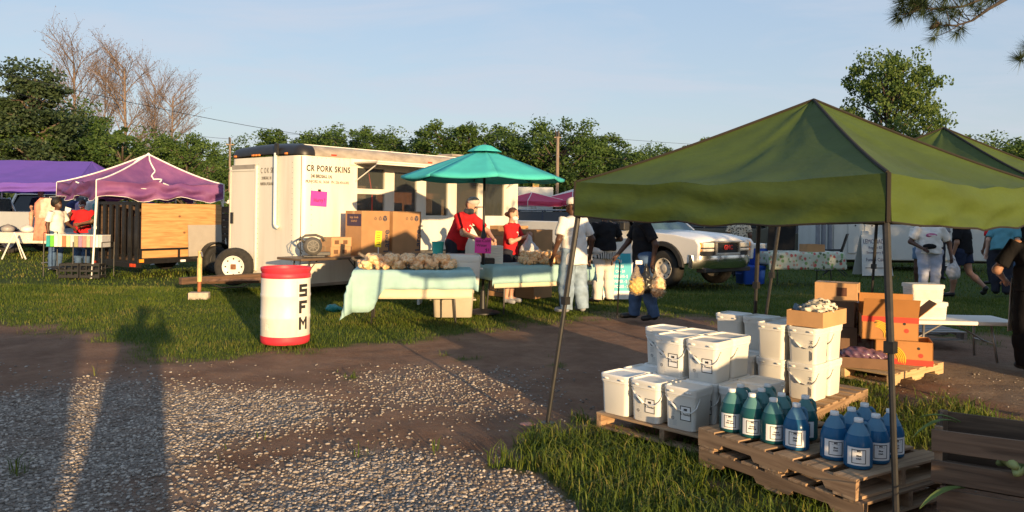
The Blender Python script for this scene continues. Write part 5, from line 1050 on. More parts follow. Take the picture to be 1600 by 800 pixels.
# ---------------------------------------------------------------- banana cartons and other boxes on the pale pallet
BAN = mat('banana_carton', (.42, .19, .06), .8, .08, 5, rand=.08); REDP = mat('red_print', (.55, .05, .03), .75); YP = mat('yellow_print', (.72, .46, .04), .75); DKC = mat('dark_carton', (.17, .095, .055), .85, .12, 6)
def banana(label, loc, rz, opened, rot=None):
    t = thing('banana_carton', label, 'box', loc, rz, 'banana cartons'); L, W, H = .52, .40, .235; m = MB()
    m.b2(-L/2, L/2, -W/2, -W/2+.008, 0, H); m.b2(-L/2, L/2, W/2-.008, W/2, 0, H); m.b2(-L/2, -L/2+.008, -W/2, W/2, 0, H); m.b2(L/2-.008, L/2, -W/2, W/2, 0, H); m.b2(-L/2, L/2, -W/2, W/2, -.001, .006); m.build('carton', BAN, t)
    m = MB(); zb = H-.03 if opened else .028; m.b2(-L/2-.002, L/2+.002, -W/2-.002, -W/2-.0005, zb-.028, zb+.028); m.build('red_band', REDP, t); m = MB(); m.b2(L/2+.0005, L/2+.002, -W/2, W/2, zb-.028, zb+.028); m.build('red_band', REDP, t)
    for face_ in (0, 1):
        for k in range(5):
            pts = []
            for i in range(9):
                a = -.3+1.9*i/8; r0 = .09+.016*k; pts.append((.02+r0*math.cos(a)-.06, .035+r0*1.0*math.sin(a)*.95+.01))
            m = MB(); q = [((-W*.2+x*1.0) if face_ else (-.1+x), z) for x, z in pts]
            m.tube([(L/2+.0015, a_, b_) if face_ else (a_, -W/2-.0015, b_) for a_, b_ in q], [.0015]+[.006]*7+[.0015], 5); m.build('printed_banana', YP, t)
    for x in (-.13, .13):
        m = MB(); m.lathe([(.014, -.001), (.014, .001)], 14, (x, -W/2-.0015, .17), 'Y'); m.build('vent_hole', INK, t)
    for y in (-.1, .1): m = MB(); m.lathe([(.014, -.001), (.014, .001)], 14, (L/2+.0015, y, .17), 'X'); m.build('vent_hole', INK, t)
    m = MB(); m.lathe([(.022, -.0008), (.022, .0008)], 18, (.15, -W/2-.0018, .10), 'Y'); m.build('round_mark', REDP, t)
    if opened:
        for (a, b, an) in ((0, -1, 1.0), (0, 1, 1.95), (1, 0, .75)):
            d = .22; f_ = MB()
            if b: f_.box((0, b*d/2*math.cos(an), d/2*math.sin(an)), (L-.01, d, .006), Matrix.Rotation(b*an, 3, 'X')); o = f_.build('flap', BAN, t); o.location = (0, b*W/2, H)
            else: f_.box((a*d/2*math.cos(an), 0, d/2*math.sin(an)), (d, W-.01, .006), Matrix.Rotation(-a*an, 3, 'Y')); o = f_.build('flap', BAN, t); o.location = (a*L/2, 0, H)
    return t
banana('banana carton with a red base band on the pale pallet', (4.02, 8.08, .118), R(-22), False)
banana('open banana carton with raised flaps on top of the other one', (3.88, 8.12, .357), R(-18), True)
t = thing('produce_tray', 'low brown tray with a purple bag of onions at the pallet corner', 'tray', (3.52, 7.82, .118), R(-18)); m = MB(); m.b2(-.24, .24, -.17, -.16, 0, .10); m.b2(-.24, .24, .16, .17, 0, .10); m.b2(-.24, -.23, -.16, .16, 0, .10); m.b2(.23, .24, -.16, .16, 0, .10); m.b2(-.23, .23, -.16, .16, 0, .01); m.build('tray', DKC, t)
o = obj('onion_bag', sdf_mesh('onion_bag', [('ell', (-.06, 0, .1), (.17, .13, .07)), ('ell', (.12, .02, .09), (.09, .1, .05))], .014, .03, lambda X, Y, Z: .006*np.sin(X*47+Y*31)*np.sin(Y*55+Z*40-X*20)+.004*np.sin(X*90+Z*70)), mat('purple_film', (.13, .07, .11), .3, .3, 12)); o.location = (3.52, 7.82, .13); o.rotation_euler = (0, 0, R(-18)); tag(o, 'glossy dark purple produce bag lying in the low brown tray', 'bag')
carton('stacked_carton', 'dark carton at the bottom of the stack behind the banana cartons', (3.50, 8.52, .118), R(-25), .46, .36, .30, DKC); carton('stacked_carton', 'middle carton of the stack behind the banana cartons', (3.50, 8.52, .426), R(-28), .42, .34, .26, DKC)
t = carton('stacked_carton', 'orange brown carton on top of the stack behind the banana cartons', (3.52, 8.50, .694), R(-30), .42, .26, .185, CARDI)
for yy, xx in ((-.132, .06),): m = MB(); m.box((xx, yy, .10), (.10, .002, .09)); m.build('printed_crest', mat('crest_print', (.12, .05, .03), .8), t)
m = MB(); m.box((-.212, 0, .1), (.002, .10, .09)); m.build('printed_crest', MATS['crest_print'], t)
t = carton('produce_carton', 'red and white printed carton behind the open banana carton', (3.95, 8.62, .118), R(-20), .40, .36, .54, mat('red_white_carton', (.55, .12, .10), .7, .5, 14, col2=(.75, .70, .66)))
# foam coolers on a low table
FOAM = mat('foam_white', (.70, .68, .63), .8, .05, 12, .15, 60)
ftable('folding_table', 'low white folding table carrying two foam coolers', (4.98, 8.95, 0), R(-3), 1.25, .60, .46, WPL, STEEL)
def foam(label, z, dx, rz):
    t = thing('foam_cooler', label, 'cooler', (4.66+dx, 8.88, z), rz, 'foam coolers'); t.scale = (.9, .9, .9); m = MB(); m.rings([rsq(.195*k, .14*k, .03, q) for k, q in ((.92, 0), (.95, .01), (1, .165), (1, .168))]); m.build('box', FOAM, t, 'auto')
    m = MB(); m.rings([rsq(.205*k, .15*k, .03, q) for k, q in ((1, .169), (1.0, .205), (.97, .215))]); m.build('lid', FOAM, t, 'auto')
    m = MB(); m.rings([rsq(.197*k, .142*k, .03, q) for k, q in ((.96, .03), (1.0, .15))], cap=False); m.build('shrink_wrap', film_mat('shrink_wrap', (.8, .8, .78), .25, .1), t, True); return t
foam('lower foam cooler on the low folding table', .462, .02, -.05); foam('upper foam cooler stacked on the low folding table', .657, -.02, -.02)

# ---------------------------------------------------------------- slatted produce crates, lower right
CRW = wood('crate_slat', (.075, .047, .03), (.17, .11, .07), 'X', .85, .2); CRP = wood('crate_post', (.12, .08, .05), (.24, .16, .10), 'Z', .85)
def crate(label, loc, rz, L=.86, W=.42, H=.28):
    t = thing('slatted_crate', label, 'crate', loc, rz, 'slatted produce crates'); m = MB(); m.box((0, 0, 0), (L, .014, .105)); sm = m.mesh('slat'); sm.materials.append(CRW); m = MB(); m.box((0, 0, 0), (.014, W-.03, .105)); em = m.mesh('end_slat'); em.materials.append(CRW)
    for z in (.062, H-.062):
        for y in (-W/2, W/2): o = obj('slat', sm, None, t, bevel=.002); o.location = (0, y, z); o.rotation_euler = (0, random.Random(z+y).uniform(-.012, .012), 0)
        for x in (-L/2+.02, L/2-.02): o = obj('end_slat', em, None, t); o.location = (x, 0, z)
    for x in (-L/2+.03, L/2-.03):
        for y in (-W/2+.02, W/2-.02): m = MB(); m.box((x, y, H/2), (.035, .024, H)); m.build('corner_post', CRP, t)
    for i in range(5): m = MB(); m.box((0, -W/2+.05+i*(W-.1)/4, .012), (L-.03, .07, .010)); m.build('bottom_slat', CRW, t)
    m = MB(); m.tube([(.12, -W/2-.008, 0), (.12, -W/2-.009, H)], .0018, 5); m.build('binding_wire', STEEL, t)
    return t
CR = (2.55, 3.80); CRA = R(-32)
crate('lower slatted wooden crate of leafy corn at the bottom right corner', (CR[0]+.02, CR[1], 0), CRA, H=.29); crate('upper slatted wooden crate stacked at the bottom right corner', (CR[0], CR[1]+.02, .295), CRA, H=.28)
HUSK = mat('corn_husk', (.16, .22, .06), .6, .25, 9, transl=.25); COB = mat('corn_ear', (.30, .34, .12), .6, .2, 14)
hr = random.Random(8)
def husk(m, p, d, L, w, droop):
    d = Vector(d).normalized(); s = d.cross(V(0, 0, 1)).normalized(); P = []
    for i in range(8):
        t = i/7; c = Vector(p)+d*L*t+V(0, 0, -droop*t*t); ww = w*math.sin(math.pi*(.12+.86*t)); P.append([c-s*ww, c+V(0, 0, -.006), c+s*ww])
    m.grid(P)
for nm, z0, n, lb in (('sweet_corn', .05, 16, 'heap of leafy sweet corn in the lower crate'), ('sweet_corn', .36, 11, 'few ears of sweet corn in the upper crate')):
    t = thing(nm, lb, 'corn', (CR[0], CR[1], z0), CRA)
    for i in range(n):
        x, y = hr.uniform(-.34, .34), hr.uniform(-.15, .13); a = hr.uniform(-.5, .5)+(0 if hr.random() < .7 else 1.5); m = MB(); c, s = math.cos(a), math.sin(a); z = hr.uniform(.02, .12)
        m.tube([(x-.1*c, y-.1*s, z), (x-.05*c, y-.05*s, z+.005), (x+.05*c, y+.05*s, z+.005), (x+.11*c, y+.11*s, z)], [.012, .027, .025, .008], 8); e = m.build('ear', COB, t, True)
        m = MB()
        for k in range(4): husk(m, (x-.08*c, y-.08*s, z+.01), (c*hr.uniform(.4, 1), s+hr.uniform(-.8, .8), .35), .2, .022, .10)
        m.build('husk_leaf', HUSK, e)
m = MB(); husk(m, (0, 0, 0), (-.9, -.35, .25), .30, .020, .14); husk(m, (0, 0, 0), (-1, -.2, .1), .24, .012, .10); o = m.build('corn_leaf', HUSK, None, True); o.location = (2.20, 3.80, .30); tag(o, 'long green corn leaf poking out between the two crates', 'leaf')
m = MB(); husk(m, (0, 0, 0), (-.9, -.3, .35), .30, .014, .16); husk(m, (.02, 0, 0), (-.7, .2, .4), .22, .012, .10); o = m.build('corn_leaf', HUSK, None, True); o.location = (2.26, 3.98, .57); tag(o, 'pale dry corn leaf hanging over the upper crate corner', 'leaf')
m = MB(); m.lathe([(.001, 0), (.05, .002), (.062, .004), (.05, .006), (.001, .006)], 18); o = m.build('litter_disc', mat('faded_red_paper', (.55, .22, .16), .8), None, True); o.location = (.14, 5.92, .0); o.scale = (1, .8, 1); tag(o, 'small faded red disc lying on the dirt by the canopy leg', 'litter')
# ---------------------------------------------------------------- vehicles
TRM = mat('black_trim', (.02, .02, .021), .6, .15, 10); LENS = mat('clear_lens', (.72, .66, .55), .12, .15, 30, spec=.8); AMB = mat('amber_turn_lens', (.80, .30, .03), .2, .1, 20)
WSH = mat('windscreen', (.05, .09, .095), .05, .1, 2, spec=.7); ALLOY = mat('alloy_rim', (.50, .46, .40), .4, .1, 8)
def arc(cx, r, a0, a1, n=10, z=.40): return [(cx+r*math.cos(a0+(a1-a0)*i/n), z+r*math.sin(a0+(a1-a0)*i/n)) for i in range(n+1)]
def pickup(label, loc, rz, paint, badge=None, flares=True, wheelmat=None, cargo=False):
    t = thing('pickup_truck', label, 'truck', loc, rz); fa, ra, wr = 2.0, -2.0, .40
    out = [(2.62, .52), (2.92, .62), (2.95, .95), (2.86, 1.06), (2.3, 1.15), (1.35, 1.20), (-1.05, 1.22), (-1.06, 1.36), (-3.15, 1.36), (-3.18, .62), (-2.62, .55)]
    out += arc(ra, .50, math.pi*.05+math.pi*0, math.pi*.95)[::-1][::-1] if False else []
    out = [(-2.60, .56), (-3.18, .62), (-3.15, 1.36), (-1.06, 1.36), (-1.05, 1.22), (1.35, 1.20), (2.3, 1.15), (2.86, 1.06), (2.95, .95), (2.92, .62), (2.6, .54)]+arc(fa, .53, .25, math.pi-.25)+[(1.4, .45), (-1.4, .45)]+arc(ra, .53, .25, math.pi-.25)
    for s in (-1, 1):
        m = MB(); y0, y1 = (s*.90, s*.985) if s > 0 else (s*.985, s*.90); m.poly(out, (y0, y1)); m.build('side_panel', paint, t, bevel=.02)
        if flares:
            for cx in (fa, ra):
                m = MB(); o_, i_ = arc(cx, .60, .10, math.pi-.10, 14), arc(cx, .49, .14, math.pi-.14, 14); m.poly(o_+i_[::-1], (s*.975, s*1.045) if s > 0 else (s*1.045, s*.975)); m.build('wheel_flare', TRM, t, bevel=.012)
        for a, b in ((-1.0, .12), (.14, 1.25)):
            m = MB(); m.b2(a-.006, a+.006, s*.985-.003, s*.985+.003, .52, 1.2); m.build('door_seam', TRM, t)
        m = MB(); m.box((-.72, s*.995, 1.02), (.18, .03, .04)); m.build('door_handle', TRM, t, bevel=.008); m = MB(); m.box((.95, s*1.08, 1.30), (.14, .20, .20)); m.build('mirror', TRM, t, bevel=.03)
        m = MB(); m.b2(-1.3, 1.45, s*.99-.012, s*.99+.012, .60, .72); m.build('rub_strip', TRM, t, bevel=.006)
        w = wheel(t, (fa, s*.86, wr), wr, .27, 'Y', wheelmat or ALLOY, spokes=8); w2 = wheel(t, (ra, s*.86, wr), wr, .27, 'Y', wheelmat or ALLOY, spokes=8)
        if s < 0: w.rotation_euler = (0, 0, math.pi); w2.rotation_euler = (0, 0, math.pi)
        # side glass
        gl = [(-.92, 1.235), (1.10, 1.215), (.42, 1.78), (-.78, 1.80)]; m = MB(); m.rings([[(x, s*(.955-(z-1.2)*.30), z) for x, z in gl], [(x, s*(.945-(z-1.2)*.30), z) for x, z in gl]]); m.build('side_window', GLASSD, t)
        m = MB(); m.tube([(1.30, s*.92, 1.20), (.50, s*.74, 1.82)], .035, 6); m.tube([(-.98, s*.93, 1.22), (-.84, s*.74, 1.82)], .05, 6); m.tube([(.12, s*.955, 1.22), (.10, s*.765, 1.82)], .03, 6); m.build('pillar', paint, t)
    m = MB(); m.rings([[(x, y*.72, 1.80+.07*(1-(abs(y))**2.5)+(-.03 if x > .4 or x < -.75 else 0)) for y in [-1+k/6 for k in range(13)]]+[(x, y*.72, 1.78) for y in (1, .5, 0, -.5, -1)] for x in (-.90, -.75, -.2, .35, .56)]); m.build('roof', paint, t, 'auto')
    m = MB(); m.rings([[(1.33, y*.90, 1.20+.02*(1-y*y)) for y in (-1, -.5, 0, .5, 1)]+[(1.31, y*.90, 1.19) for y in (1, .5, 0, -.5, -1)], [(.52, y*.71, 1.81+.02*(1-y*y)) for y in (-1, -.5, 0, .5, 1)]+[(.50, y*.71, 1.80) for y in (1, .5, 0, -.5, -1)]]); m.build('windscreen', WSH, t)
    m = MB(); m.b2(-.93, -.90, -.74, .74, 1.25, 1.76); m.build('rear_window', GLASSD, t)
    m = MB(); P = []
    for x, zc, ze in ((2.90, 1.02, .99), (2.84, 1.085, 1.05), (2.55, 1.145, 1.105), (2.0, 1.19, 1.145), (1.30, 1.225, 1.185)): P.append([(x-.05*abs(y)**2, y*.93, zc+(ze-zc)*abs(y)**2.2+(.012 if .22 < abs(y) < .55 else 0)) for y in [-1+k/8 for k in range(17)]])
    m.grid(P); m.build('bonnet', paint, t, True, solid=.02)
    m = MB(); m.b2(-1.05, 1.30, -.90, .90, .46, 1.18); m.b2(1.3, 2.8, -.55, .55, .5, .98); m.b2(1.28, 1.34, -.9, .9, 1.10, 1.2); m.build('cab_core', TRM, t)
    m = MB(); m.b2(-3.1, -1.08, -.90, .90, .62, .70); m.b2(-1.12, -1.06, -.90, .90, .70, 1.34); m.b2(-3.16, -3.10, -.90, .90, .62, 1.34); m.build('bed_floor', paint, t)
    # front end
    m = MB(); m.rings([[(2.80-.10*abs(y)**3, y*.95, .62), (2.93-.14*abs(y)**3, y*.95, .62), (2.95-.14*abs(y)**3, y*.95, .80), (2.93-.14*abs(y)**3, y*.95, 1.0), (2.80-.1*abs(y)**3, y*.95, 1.03)] for y in [-1+k/6 for k in range(13)]]); m.build('front_panel', TRM, t, 'auto')
    for s in (-1, 1):
        for k, (z0, z1) in enumerate(((.885, .995), (.805, .865))):
            m = MB(); m.b2(2.80, 2.945, min(s*.44, s*.80), max(s*.44, s*.80), z0, z1); m.build('headlight', LENS, t, bevel=.02)
            m = MB(); m.b2(2.70, 2.90, min(s*.802, s*.955), max(s*.802, s*.955), z0, z1); m.build('turn_lamp', AMB, t, bevel=.02)
    g = MB()
    for z0, z1, y0, y1 in ((.985, 1.03, -.42, .42), (.73, .775, -.42, .42), (.775, .985, -.42, -.37), (.775, .985, .37, .42)): g.b2(2.86, 2.985, y0, y1, z0, z1)
    g.build('grille_frame', mat('grille_chrome', (.45, .40, .33), .3, .1, metal=.6), t, bevel=.015)
    for i in range(4): m = MB(); m.b2(2.90, 2.955, -.37, .37, .795+i*.048, .812+i*.048); m.build('grille_bar', TRM, t)
    if badge: text(badge, .135, mat('red_badge', (.65, .05, .04), .4), t, (2.972, 0, .885), (R(90), 0, R(90)), name='badge', ext=.006, sx=1.0, bold=.004)
    m = MB(); m.rings([[(2.90-.20*abs(y)**3, y*1.0, .47), (3.03-.24*abs(y)**3, y*1.0, .45), (3.08-.26*abs(y)**3, y*1.0, .58), (3.06-.26*abs(y)**3, y*1.0, .72), (2.92-.2*abs(y)**3, y*1.0, .74)] for y in [-1+k/8 for k in range(17)]]); m.build('front_bumper', CHROME, t, 'auto')
    m = MB(); m.b2(2.75, 2.98, -.8, .8, .36, .455); m.build('air_dam', TRM, t, bevel=.02)
    m = MB(); m.b2(-3.36, -3.18, -.95, .95, .52, .66); m.build('rear_bumper', CHROME, t, bevel=.02)
    for s in (-1, 1): m = MB(); m.b2(-3.195, -3.15, min(s*.80, s*.96), max(s*.80, s*.96), .85, 1.3); m.build('tail_lamp', MATS['red_lens'], t)
    return t
def estate(label, loc, rz, paint, L=4.7, W=1.85, H=1.72, name='parked_suv', cat='car'):
    t = thing(name, label, cat, loc, rz); f, r_ = L/2, -L/2; fa, ra = f-.9, r_+.95; wr = .34; bl = .56*H
    out = [(ra-.45, .34), (r_+.02, .42), (r_, bl-.1), (r_+.03, bl), (f-1.25, bl+.02), (f-.2, bl-.12), (f, bl-.30), (f, .42), (fa+.45, .34)]+arc(fa, .42, .1, math.pi-.1, 10, .34)+[(fa-.45, .30), (ra+.45, .30)]+arc(ra, .42, .1, math.pi-.1, 10, .34)
    for s in (-1, 1):
        m = MB(); m.poly(out, (s*W/2*.86, s*W/2) if s > 0 else (s*W/2, s*W/2*.86)); m.build('side_panel', paint, t, bevel=.03)
        gl = [(r_+.18, bl+.03), (f-1.45, bl+.05), (f-2.0, H-.10), (r_+.42, H-.10)]; m = MB(); m.rings([[(x, s*(W/2*.965-(z-bl)*.30), z) for x, z in gl], [(x, s*(W/2*.94-(z-bl)*.30), z) for x, z in gl]]); m.build('side_window', GLASSD, t)
        for xx in (r_+1.35, f-2.15): m = MB(); m.tube([(xx, s*(W/2*.975), bl), (xx+.02, s*(W/2*.975-(H-bl)*.30), H-.06)], .03, 5); m.build('pillar', paint, t)
        m = MB(); m.tube([(f-1.28, s*W/2*.95, bl+.02), (f-1.98, s*(W/2-.20), H-.05)], .035, 5); m.tube([(r_+.06, s*W/2*.95, bl), (r_+.38, s*(W/2-.20), H-.05)], .05, 5); m.build('pillar', paint, t)
        for cx in (fa, ra): w = wheel(t, (cx, s*(W/2-.13), wr), wr, .22, 'Y', ALLOY); w.rotation_euler = (0, 0, 0 if s > 0 else math.pi)
        m = MB(); m.b2(f-.10, f+.012, min(s*W*.30, s*W*.47), max(s*W*.30, s*W*.47), bl-.28, bl-.16); m.build('headlight', LENS, t, bevel=.02); m = MB(); m.b2(r_-.012, r_+.08, min(s*W*.36, s*W*.48), max(s*W*.36, s*W*.48), bl-.22, bl+.0); m.build('tail_lamp', MATS['red_lens'], t)
    hw = W/2-.19
    m = MB(); m.rings([[(x, y*hw, zz+.04*(1-abs(y)**3)) for y in [-1+k/5 for k in range(11)]]+[(x, y*hw, zz-.03) for y in (1, 0, -1)] for x, zz in ((r_+.33, H-.09), (r_+.5, H-.05), (-.2, H-.04), (f-2.2, H-.06), (f-1.95, H-.10))]); m.build('roof', paint, t, 'auto')
    m = MB(); m.grid([[(f-1.3+.04*(1-y*y), y*W/2*.92, bl+.03) for y in (-1, 0, 1)], [(f-1.98, y*hw, H-.08) for y in (-1, 0, 1)]]); m.build('windscreen', WSH, t); m = MB(); m.grid([[(r_+.02, y*W/2*.92, bl+.02) for y in (-1, 0, 1)], [(r_+.36, y*hw, H-.10) for y in (-1, 0, 1)]]); m.build('rear_window', GLASSD, t)
    m = MB(); m.grid([[(x, y*W/2*.95, z+.05*(1-abs(y)**2.5)) for y in [-1+k/5 for k in range(11)]] for x, z in ((f-.02, bl-.22), (f-.12, bl-.15), (f-.6, bl-.07), (f-1.3, bl+.0))]); m.build('bonnet', paint, t, True, solid=.02)
    m = MB(); m.b2(r_+.03, f-.06, -W/2*.86, W/2*.86, .32, bl-.24); m.b2(r_+.03, f-1.3, -W/2*.86, W/2*.86, bl-.24, bl); m.build('body_core', TRM, t); m = MB(); m.b2(f-.08, f+.05, -W/2*.9, W/2*.9, .34, .56); m.build('front_bumper', paint, t, bevel=.03); m = MB(); m.b2(r_-.06, r_+.06, -W/2*.9, W/2*.9, .36, .60); m.build('rear_bumper', paint, t, bevel=.03)
    m = MB(); m.b2(f-.05, f+.02, -W*.27, W*.27, bl-.30, bl-.16); m.build('grille', TRM, t); return t
WPT = mat('white_car_paint', (.74, .72, .68), .25, .02, 2, spec=.6, dirt=.12, dirtcol=(.45, .38, .30)); SIL = mat('silver_paint', (.46, .49, .52), .3, .05, 2, metal=.25); NAVY = mat('navy_paint', (.02, .025, .05), .2, .1, 2); GREY = mat('grey_paint', (.16, .16, .16), .3, .08, 2); KHA = mat('khaki_paint', (.13, .12, .09), .35, .1, 2)
pickup('white pickup truck with black wheel flares and chrome bumper beside the serving tables', (2.81, 19.26, 0), math.atan2(-.78, .62), WPT, 'GMC')
pickup('silver pickup truck parked under the plain purple canopy', (-18.3, 26.6, 0), math.pi-.03, SIL, None, False)
estate('white van roof showing behind the silver pickup', (-16.6, 30.6, 0), 0.05, WPT, 5.0, 1.95, 2.05, 'parked_van', 'van')
estate('dark navy car parked beyond the white pickup bed', (2.2, 29.0, 0), -.1, NAVY, 4.8, 1.85, 1.70)
estate('grey car parked behind the floral table', (11.0, 29.5, 0), 2.9, GREY, 4.8, 1.85, 1.62)
estate('khaki van parked behind the person in the patterned shirt', (7.2, 27.0, 0), .2, KHA, 4.9, 1.95, 2.0, 'parked_van', 'van')
estate('dark unseen car added behind the camera to shade the left foreground', (-1.58, -4.0, 0), math.pi+.05, NAVY, 4.9, 1.9, 1.80)  # added out of view to cast the shadow over the left foreground
estate('tall grey unseen car added on the right to shade the grass', (9.6, 5.0, 0), .15, GREY, 4.9, 1.9, 1.75)  # added out of view to shade the ground in front of the white pickup

# ---------------------------------------------------------------- black utility trailer with plywood side
PLY = wood('plywood', (.42, .20, .065), (.62, .34, .13), 'X', .7, .05, knots=True); DPL = wood('dark_plank', (.05, .03, .02), (.13, .08, .05), 'X', .85); BM = mat('glossy_black_steel', (.014, .013, .013), .35, .2, 12)
ut = thing('utility_trailer', 'black utility trailer with tall rear ramp gate and orange plywood side', 'trailer', (-8.3, 17.6, 0), math.atan2(.84, .54))
WU = 1.66
m = MB(); m.b2(.02, 3.5, .02, WU-.02, .36, .42); m.build('deck', DPL, ut)
for y in (0, WU): m = MB(); m.b2(0, 3.5, y-.03, y+.03, .30, .41); m.build('frame_rail', BM, ut)
for y in (-.045, WU+.045):
    m = MB(); m.b2(-.02, 3.5, y-.02, y+.02, .60, .645); m.build('side_rail', BM, ut)
    for x in (0, .95, 2.55, 3.45): m = MB(); m.b2(x-.02, x+.02, y-.018, y+.018, .40, .60); m.build('rail_post', BM, ut)
m = MB(); m.b2(.03, 2.12, -.018, -.004, .43, 1.66); m.build('plywood_side', PLY, ut); m = MB(); m.b2(.03, 3.4, WU-.016, WU-.004, .43, 1.62); m.build('far_side_board', DPL, ut)  # far board coloured dark to stand for shade inside the trailer
m = MB(); m.b2(.5, 3.3, .25, WU-.2, .43, 1.35); m.build('interior_shade', mat('interior_shade_black', (.02, .02, .024), .6, .3, 5, .6, 8), ut, bevel=.08)  # dark block added so the space behind the gate reads as shade
m = MB(); m.box((1.62, -.09, .80), (.92, .014, .74), Matrix.Rotation(-.06, 3, 'X')); m.build('grey_panel', mat('grey_panel', (.36, .32, .27), .6, .05), ut)
for i in range(7): m = MB(); m.b2(2.14, 3.5, -.016, -.004, .44+i*.17, .44+i*.17+.155); m.build('side_plank', DPL, ut)
gx_ = -.03
for i in range(7): y = .06+i*(WU-.12)/6; m = MB(); m.b2(gx_-.02, gx_+.02, y-.055, y+.055, .34, 1.66); m.build('gate_bar', BM, ut)
for z in (.34, 1.66): m = MB(); m.b2(gx_-.028, gx_+.028, -.01, WU+.01, z-.035, z+.035); m.build('gate_rail', BM, ut)
m = MB(); m.b2(-.08, .04, -.02, WU+.02, .22, .33); m.build('rear_beam', BM, ut)
for y in (.02, .14, WU-.1): m = MB(); m.b2(-.10, -.08, y, y+.08, .24, .31); m.build('tail_lamp', MATS['red_lens'], ut)
m = MB(); m.b2(-.03, .06, -.075, -.03, .34, .41); m.build('side_lamp', AMB, ut); m = MB(); m.b2(1.0, 1.12, -.06, -.03, .31, .36); m.build('reflector', INKW, ut)
for y, rr_ in ((-.16, math.pi), (WU+.16, 0)):
    w = wheel(ut, (1.85, y, .33), .33, .2, 'Y', mat('black_rim', (.03, .03, .03), .5)); w.rotation_euler = (0, 0, rr_)
    m = MB(); o_, i_ = arc(1.85, .43, .05, math.pi-.05, 14, .33), arc(1.85, .41, .05, math.pi-.05, 14, .33); m.poly(o_+i_[::-1], (y-.13, y+.13)); m.build('mudguard', BM, ut)

# ---------------------------------------------------------------- left stall: rack of boxed goods, clothes, lace table
WIRE2 = mat('black_wire', (.02, .02, .02), .5)
rk = thing('wire_display_rack', 'black wire display rack standing under the striped purple canopy', 'rack', (-9.72, 17.75, 0), -.06)
for x in (-.68, 0, .66):
    for y in (-.24, .24): m = MB(); m.tube([(x, y, 0), (x, y, .98 if x < -.5 else .78)], .011, 6); m.build('post', WIRE2, rk)
for z in (.20, .66):
    for i in range(6): m = MB(); y = -.24+i*.096; m.tube([(-.68, y, z), (.66, y, z)], .007, 5); m.build('shelf_wire', WIRE2, rk)
    for x in (-.68, 0, .66): m = MB(); m.tube([(x, -.24, z), (x, .24, z)], .009, 5); m.build('shelf_brace', WIRE2, rk)
for k, s in ((-.68, 1), (.66, 1)): m = MB(); m.tube([(k, -.24, .98 if k < 0 else .78), (k, .24, .98 if k < 0 else .78)], .009, 5); m.build('end_rail', WIRE2, rk)
cols = [('teal', (.03, .30, .30)), ('bright green', (.15, .50, .05)), ('white', (.70, .68, .62)), ('cream', (.68, .62, .48)), ('rust striped', (.40, .17, .08)), ('pale yellow', (.62, .55, .30)), ('light grey', (.50, .50, .50)), ('olive', (.32, .30, .16)), ('mauve', (.32, .20, .30)), ('coral pink', (.60, .22, .20)), ('sage', (.34, .42, .28)), ('rose', (.55, .25, .28)), ('white lidded', (.70, .70, .68)), ('silver', (.48, .48, .50))]
for i, (nm, c) in enumerate(cols):
    t = thing('goods_box', '%s fronted box standing in the row on the wire rack' % nm, 'box', (-9.72-.60+i*.093, 17.75-.02-.006*i, .668), -.06, 'boxed goods on the wire rack'); m = MB(); m.box((0, 0, .125), (.082, .34, .25)); m.build('box', mat('goods_%d' % i, c, .6, .1, 20), t, bevel=.006); m = MB(); m.box((0, 0, .262), (.086, .345, .022)); m.build('lid', CW, t, bevel=.004)
for i, (x, lb) in enumerate(((-.10, 'black plastic crate under the wire rack near its middle'), (.36, 'black plastic crate under the wire rack by the canopy pole'))):
    t = thing('plastic_crate', lb, 'crate', (-9.6+x, 17.42, 0), .05, 'black crates under the rack')
    for z in (.02, .14, .27):
        m = MB(); m.b2(-.21, .21, -.16, -.145, z, z+.045); m.b2(-.21, .21, .145, .16, z, z+.045); m.b2(-.21, -.195, -.145, .145, z, z+.045); m.b2(.195, .21, -.145, .145, z, z+.045); m.build('side_band', WIRE2, t)
    for x2 in (-.2, -.07, .07, .2):
        for y in (-.152, .152): m = MB(); m.b2(x2-.012, x2+.012, y-.006, y+.006, .0, .31); m.build('upright', WIRE2, t)
    m = MB(); m.b2(-.2, .2, -.15, .15, .0, .015); m.build('base', WIRE2, t)
cr_ = thing('clothes_rail', 'clothes rail hung with garments behind the three shoppers', 'rack', (-11.2, 21.6, 0), -.04)
m = MB(); m.tube([(-1.5, 0, 0), (-1.5, 0, 1.82), (1.5, 0, 1.82), (1.5, 0, 0)], .018, 8); m.build('rail', STEEL, cr_)
for x in (-1.5, 1.5): m = MB(); m.tube([(x, -.3, .02), (x, .3, .02)], .018, 8); m.build('foot', STEEL, cr_)
def garment(label, loc, rz, w, h, m_):
    t = thing('hanging_garment', label, 'clothing', loc, rz, 'garments on the clothes rail'); m = MB(); rings = []
    for i in range(9):
        z = -h*i/8; k = [.35, .95, 1.0, .92, .88, .92, .98, 1.04, 1.1][i]
        rings.append([((w/2*k)*math.cos(a), (.05+.012*i*.5)*math.sin(a)*(1+.35*math.sin(5*a+i*.4)), z-.08) for a in [2*math.pi*q/20 for q in range(20)]])
    m.rings(rings); m.build('fabric', m_, t, True); m = MB(); m.tube([(0, 0, -.09), (0, 0, -.02), (.02, 0, .02), (0, 0, .03)], .004, 5); m.build('hanger', WIRE2, t); return t
gar = [('coral', (.72, .23, .15), 1.15), ('pale peach', (.70, .45, .34), .55), ('navy', (.03, .04, .12), .75), ('patterned lilac', (.35, .28, .45), .7), ('white', (.68, .66, .62), .6), ('teal', (.06, .28, .30), .7), ('crimson', (.42, .04, .06), .7), ('charcoal', (.05, .05, .06), .8), ('sky blue', (.28, .42, .58), .65), ('cream', (.62, .55, .42), .75), ('dark green', (.04, .11, .05), .7), ('violet', (.20, .08, .30), .8)]
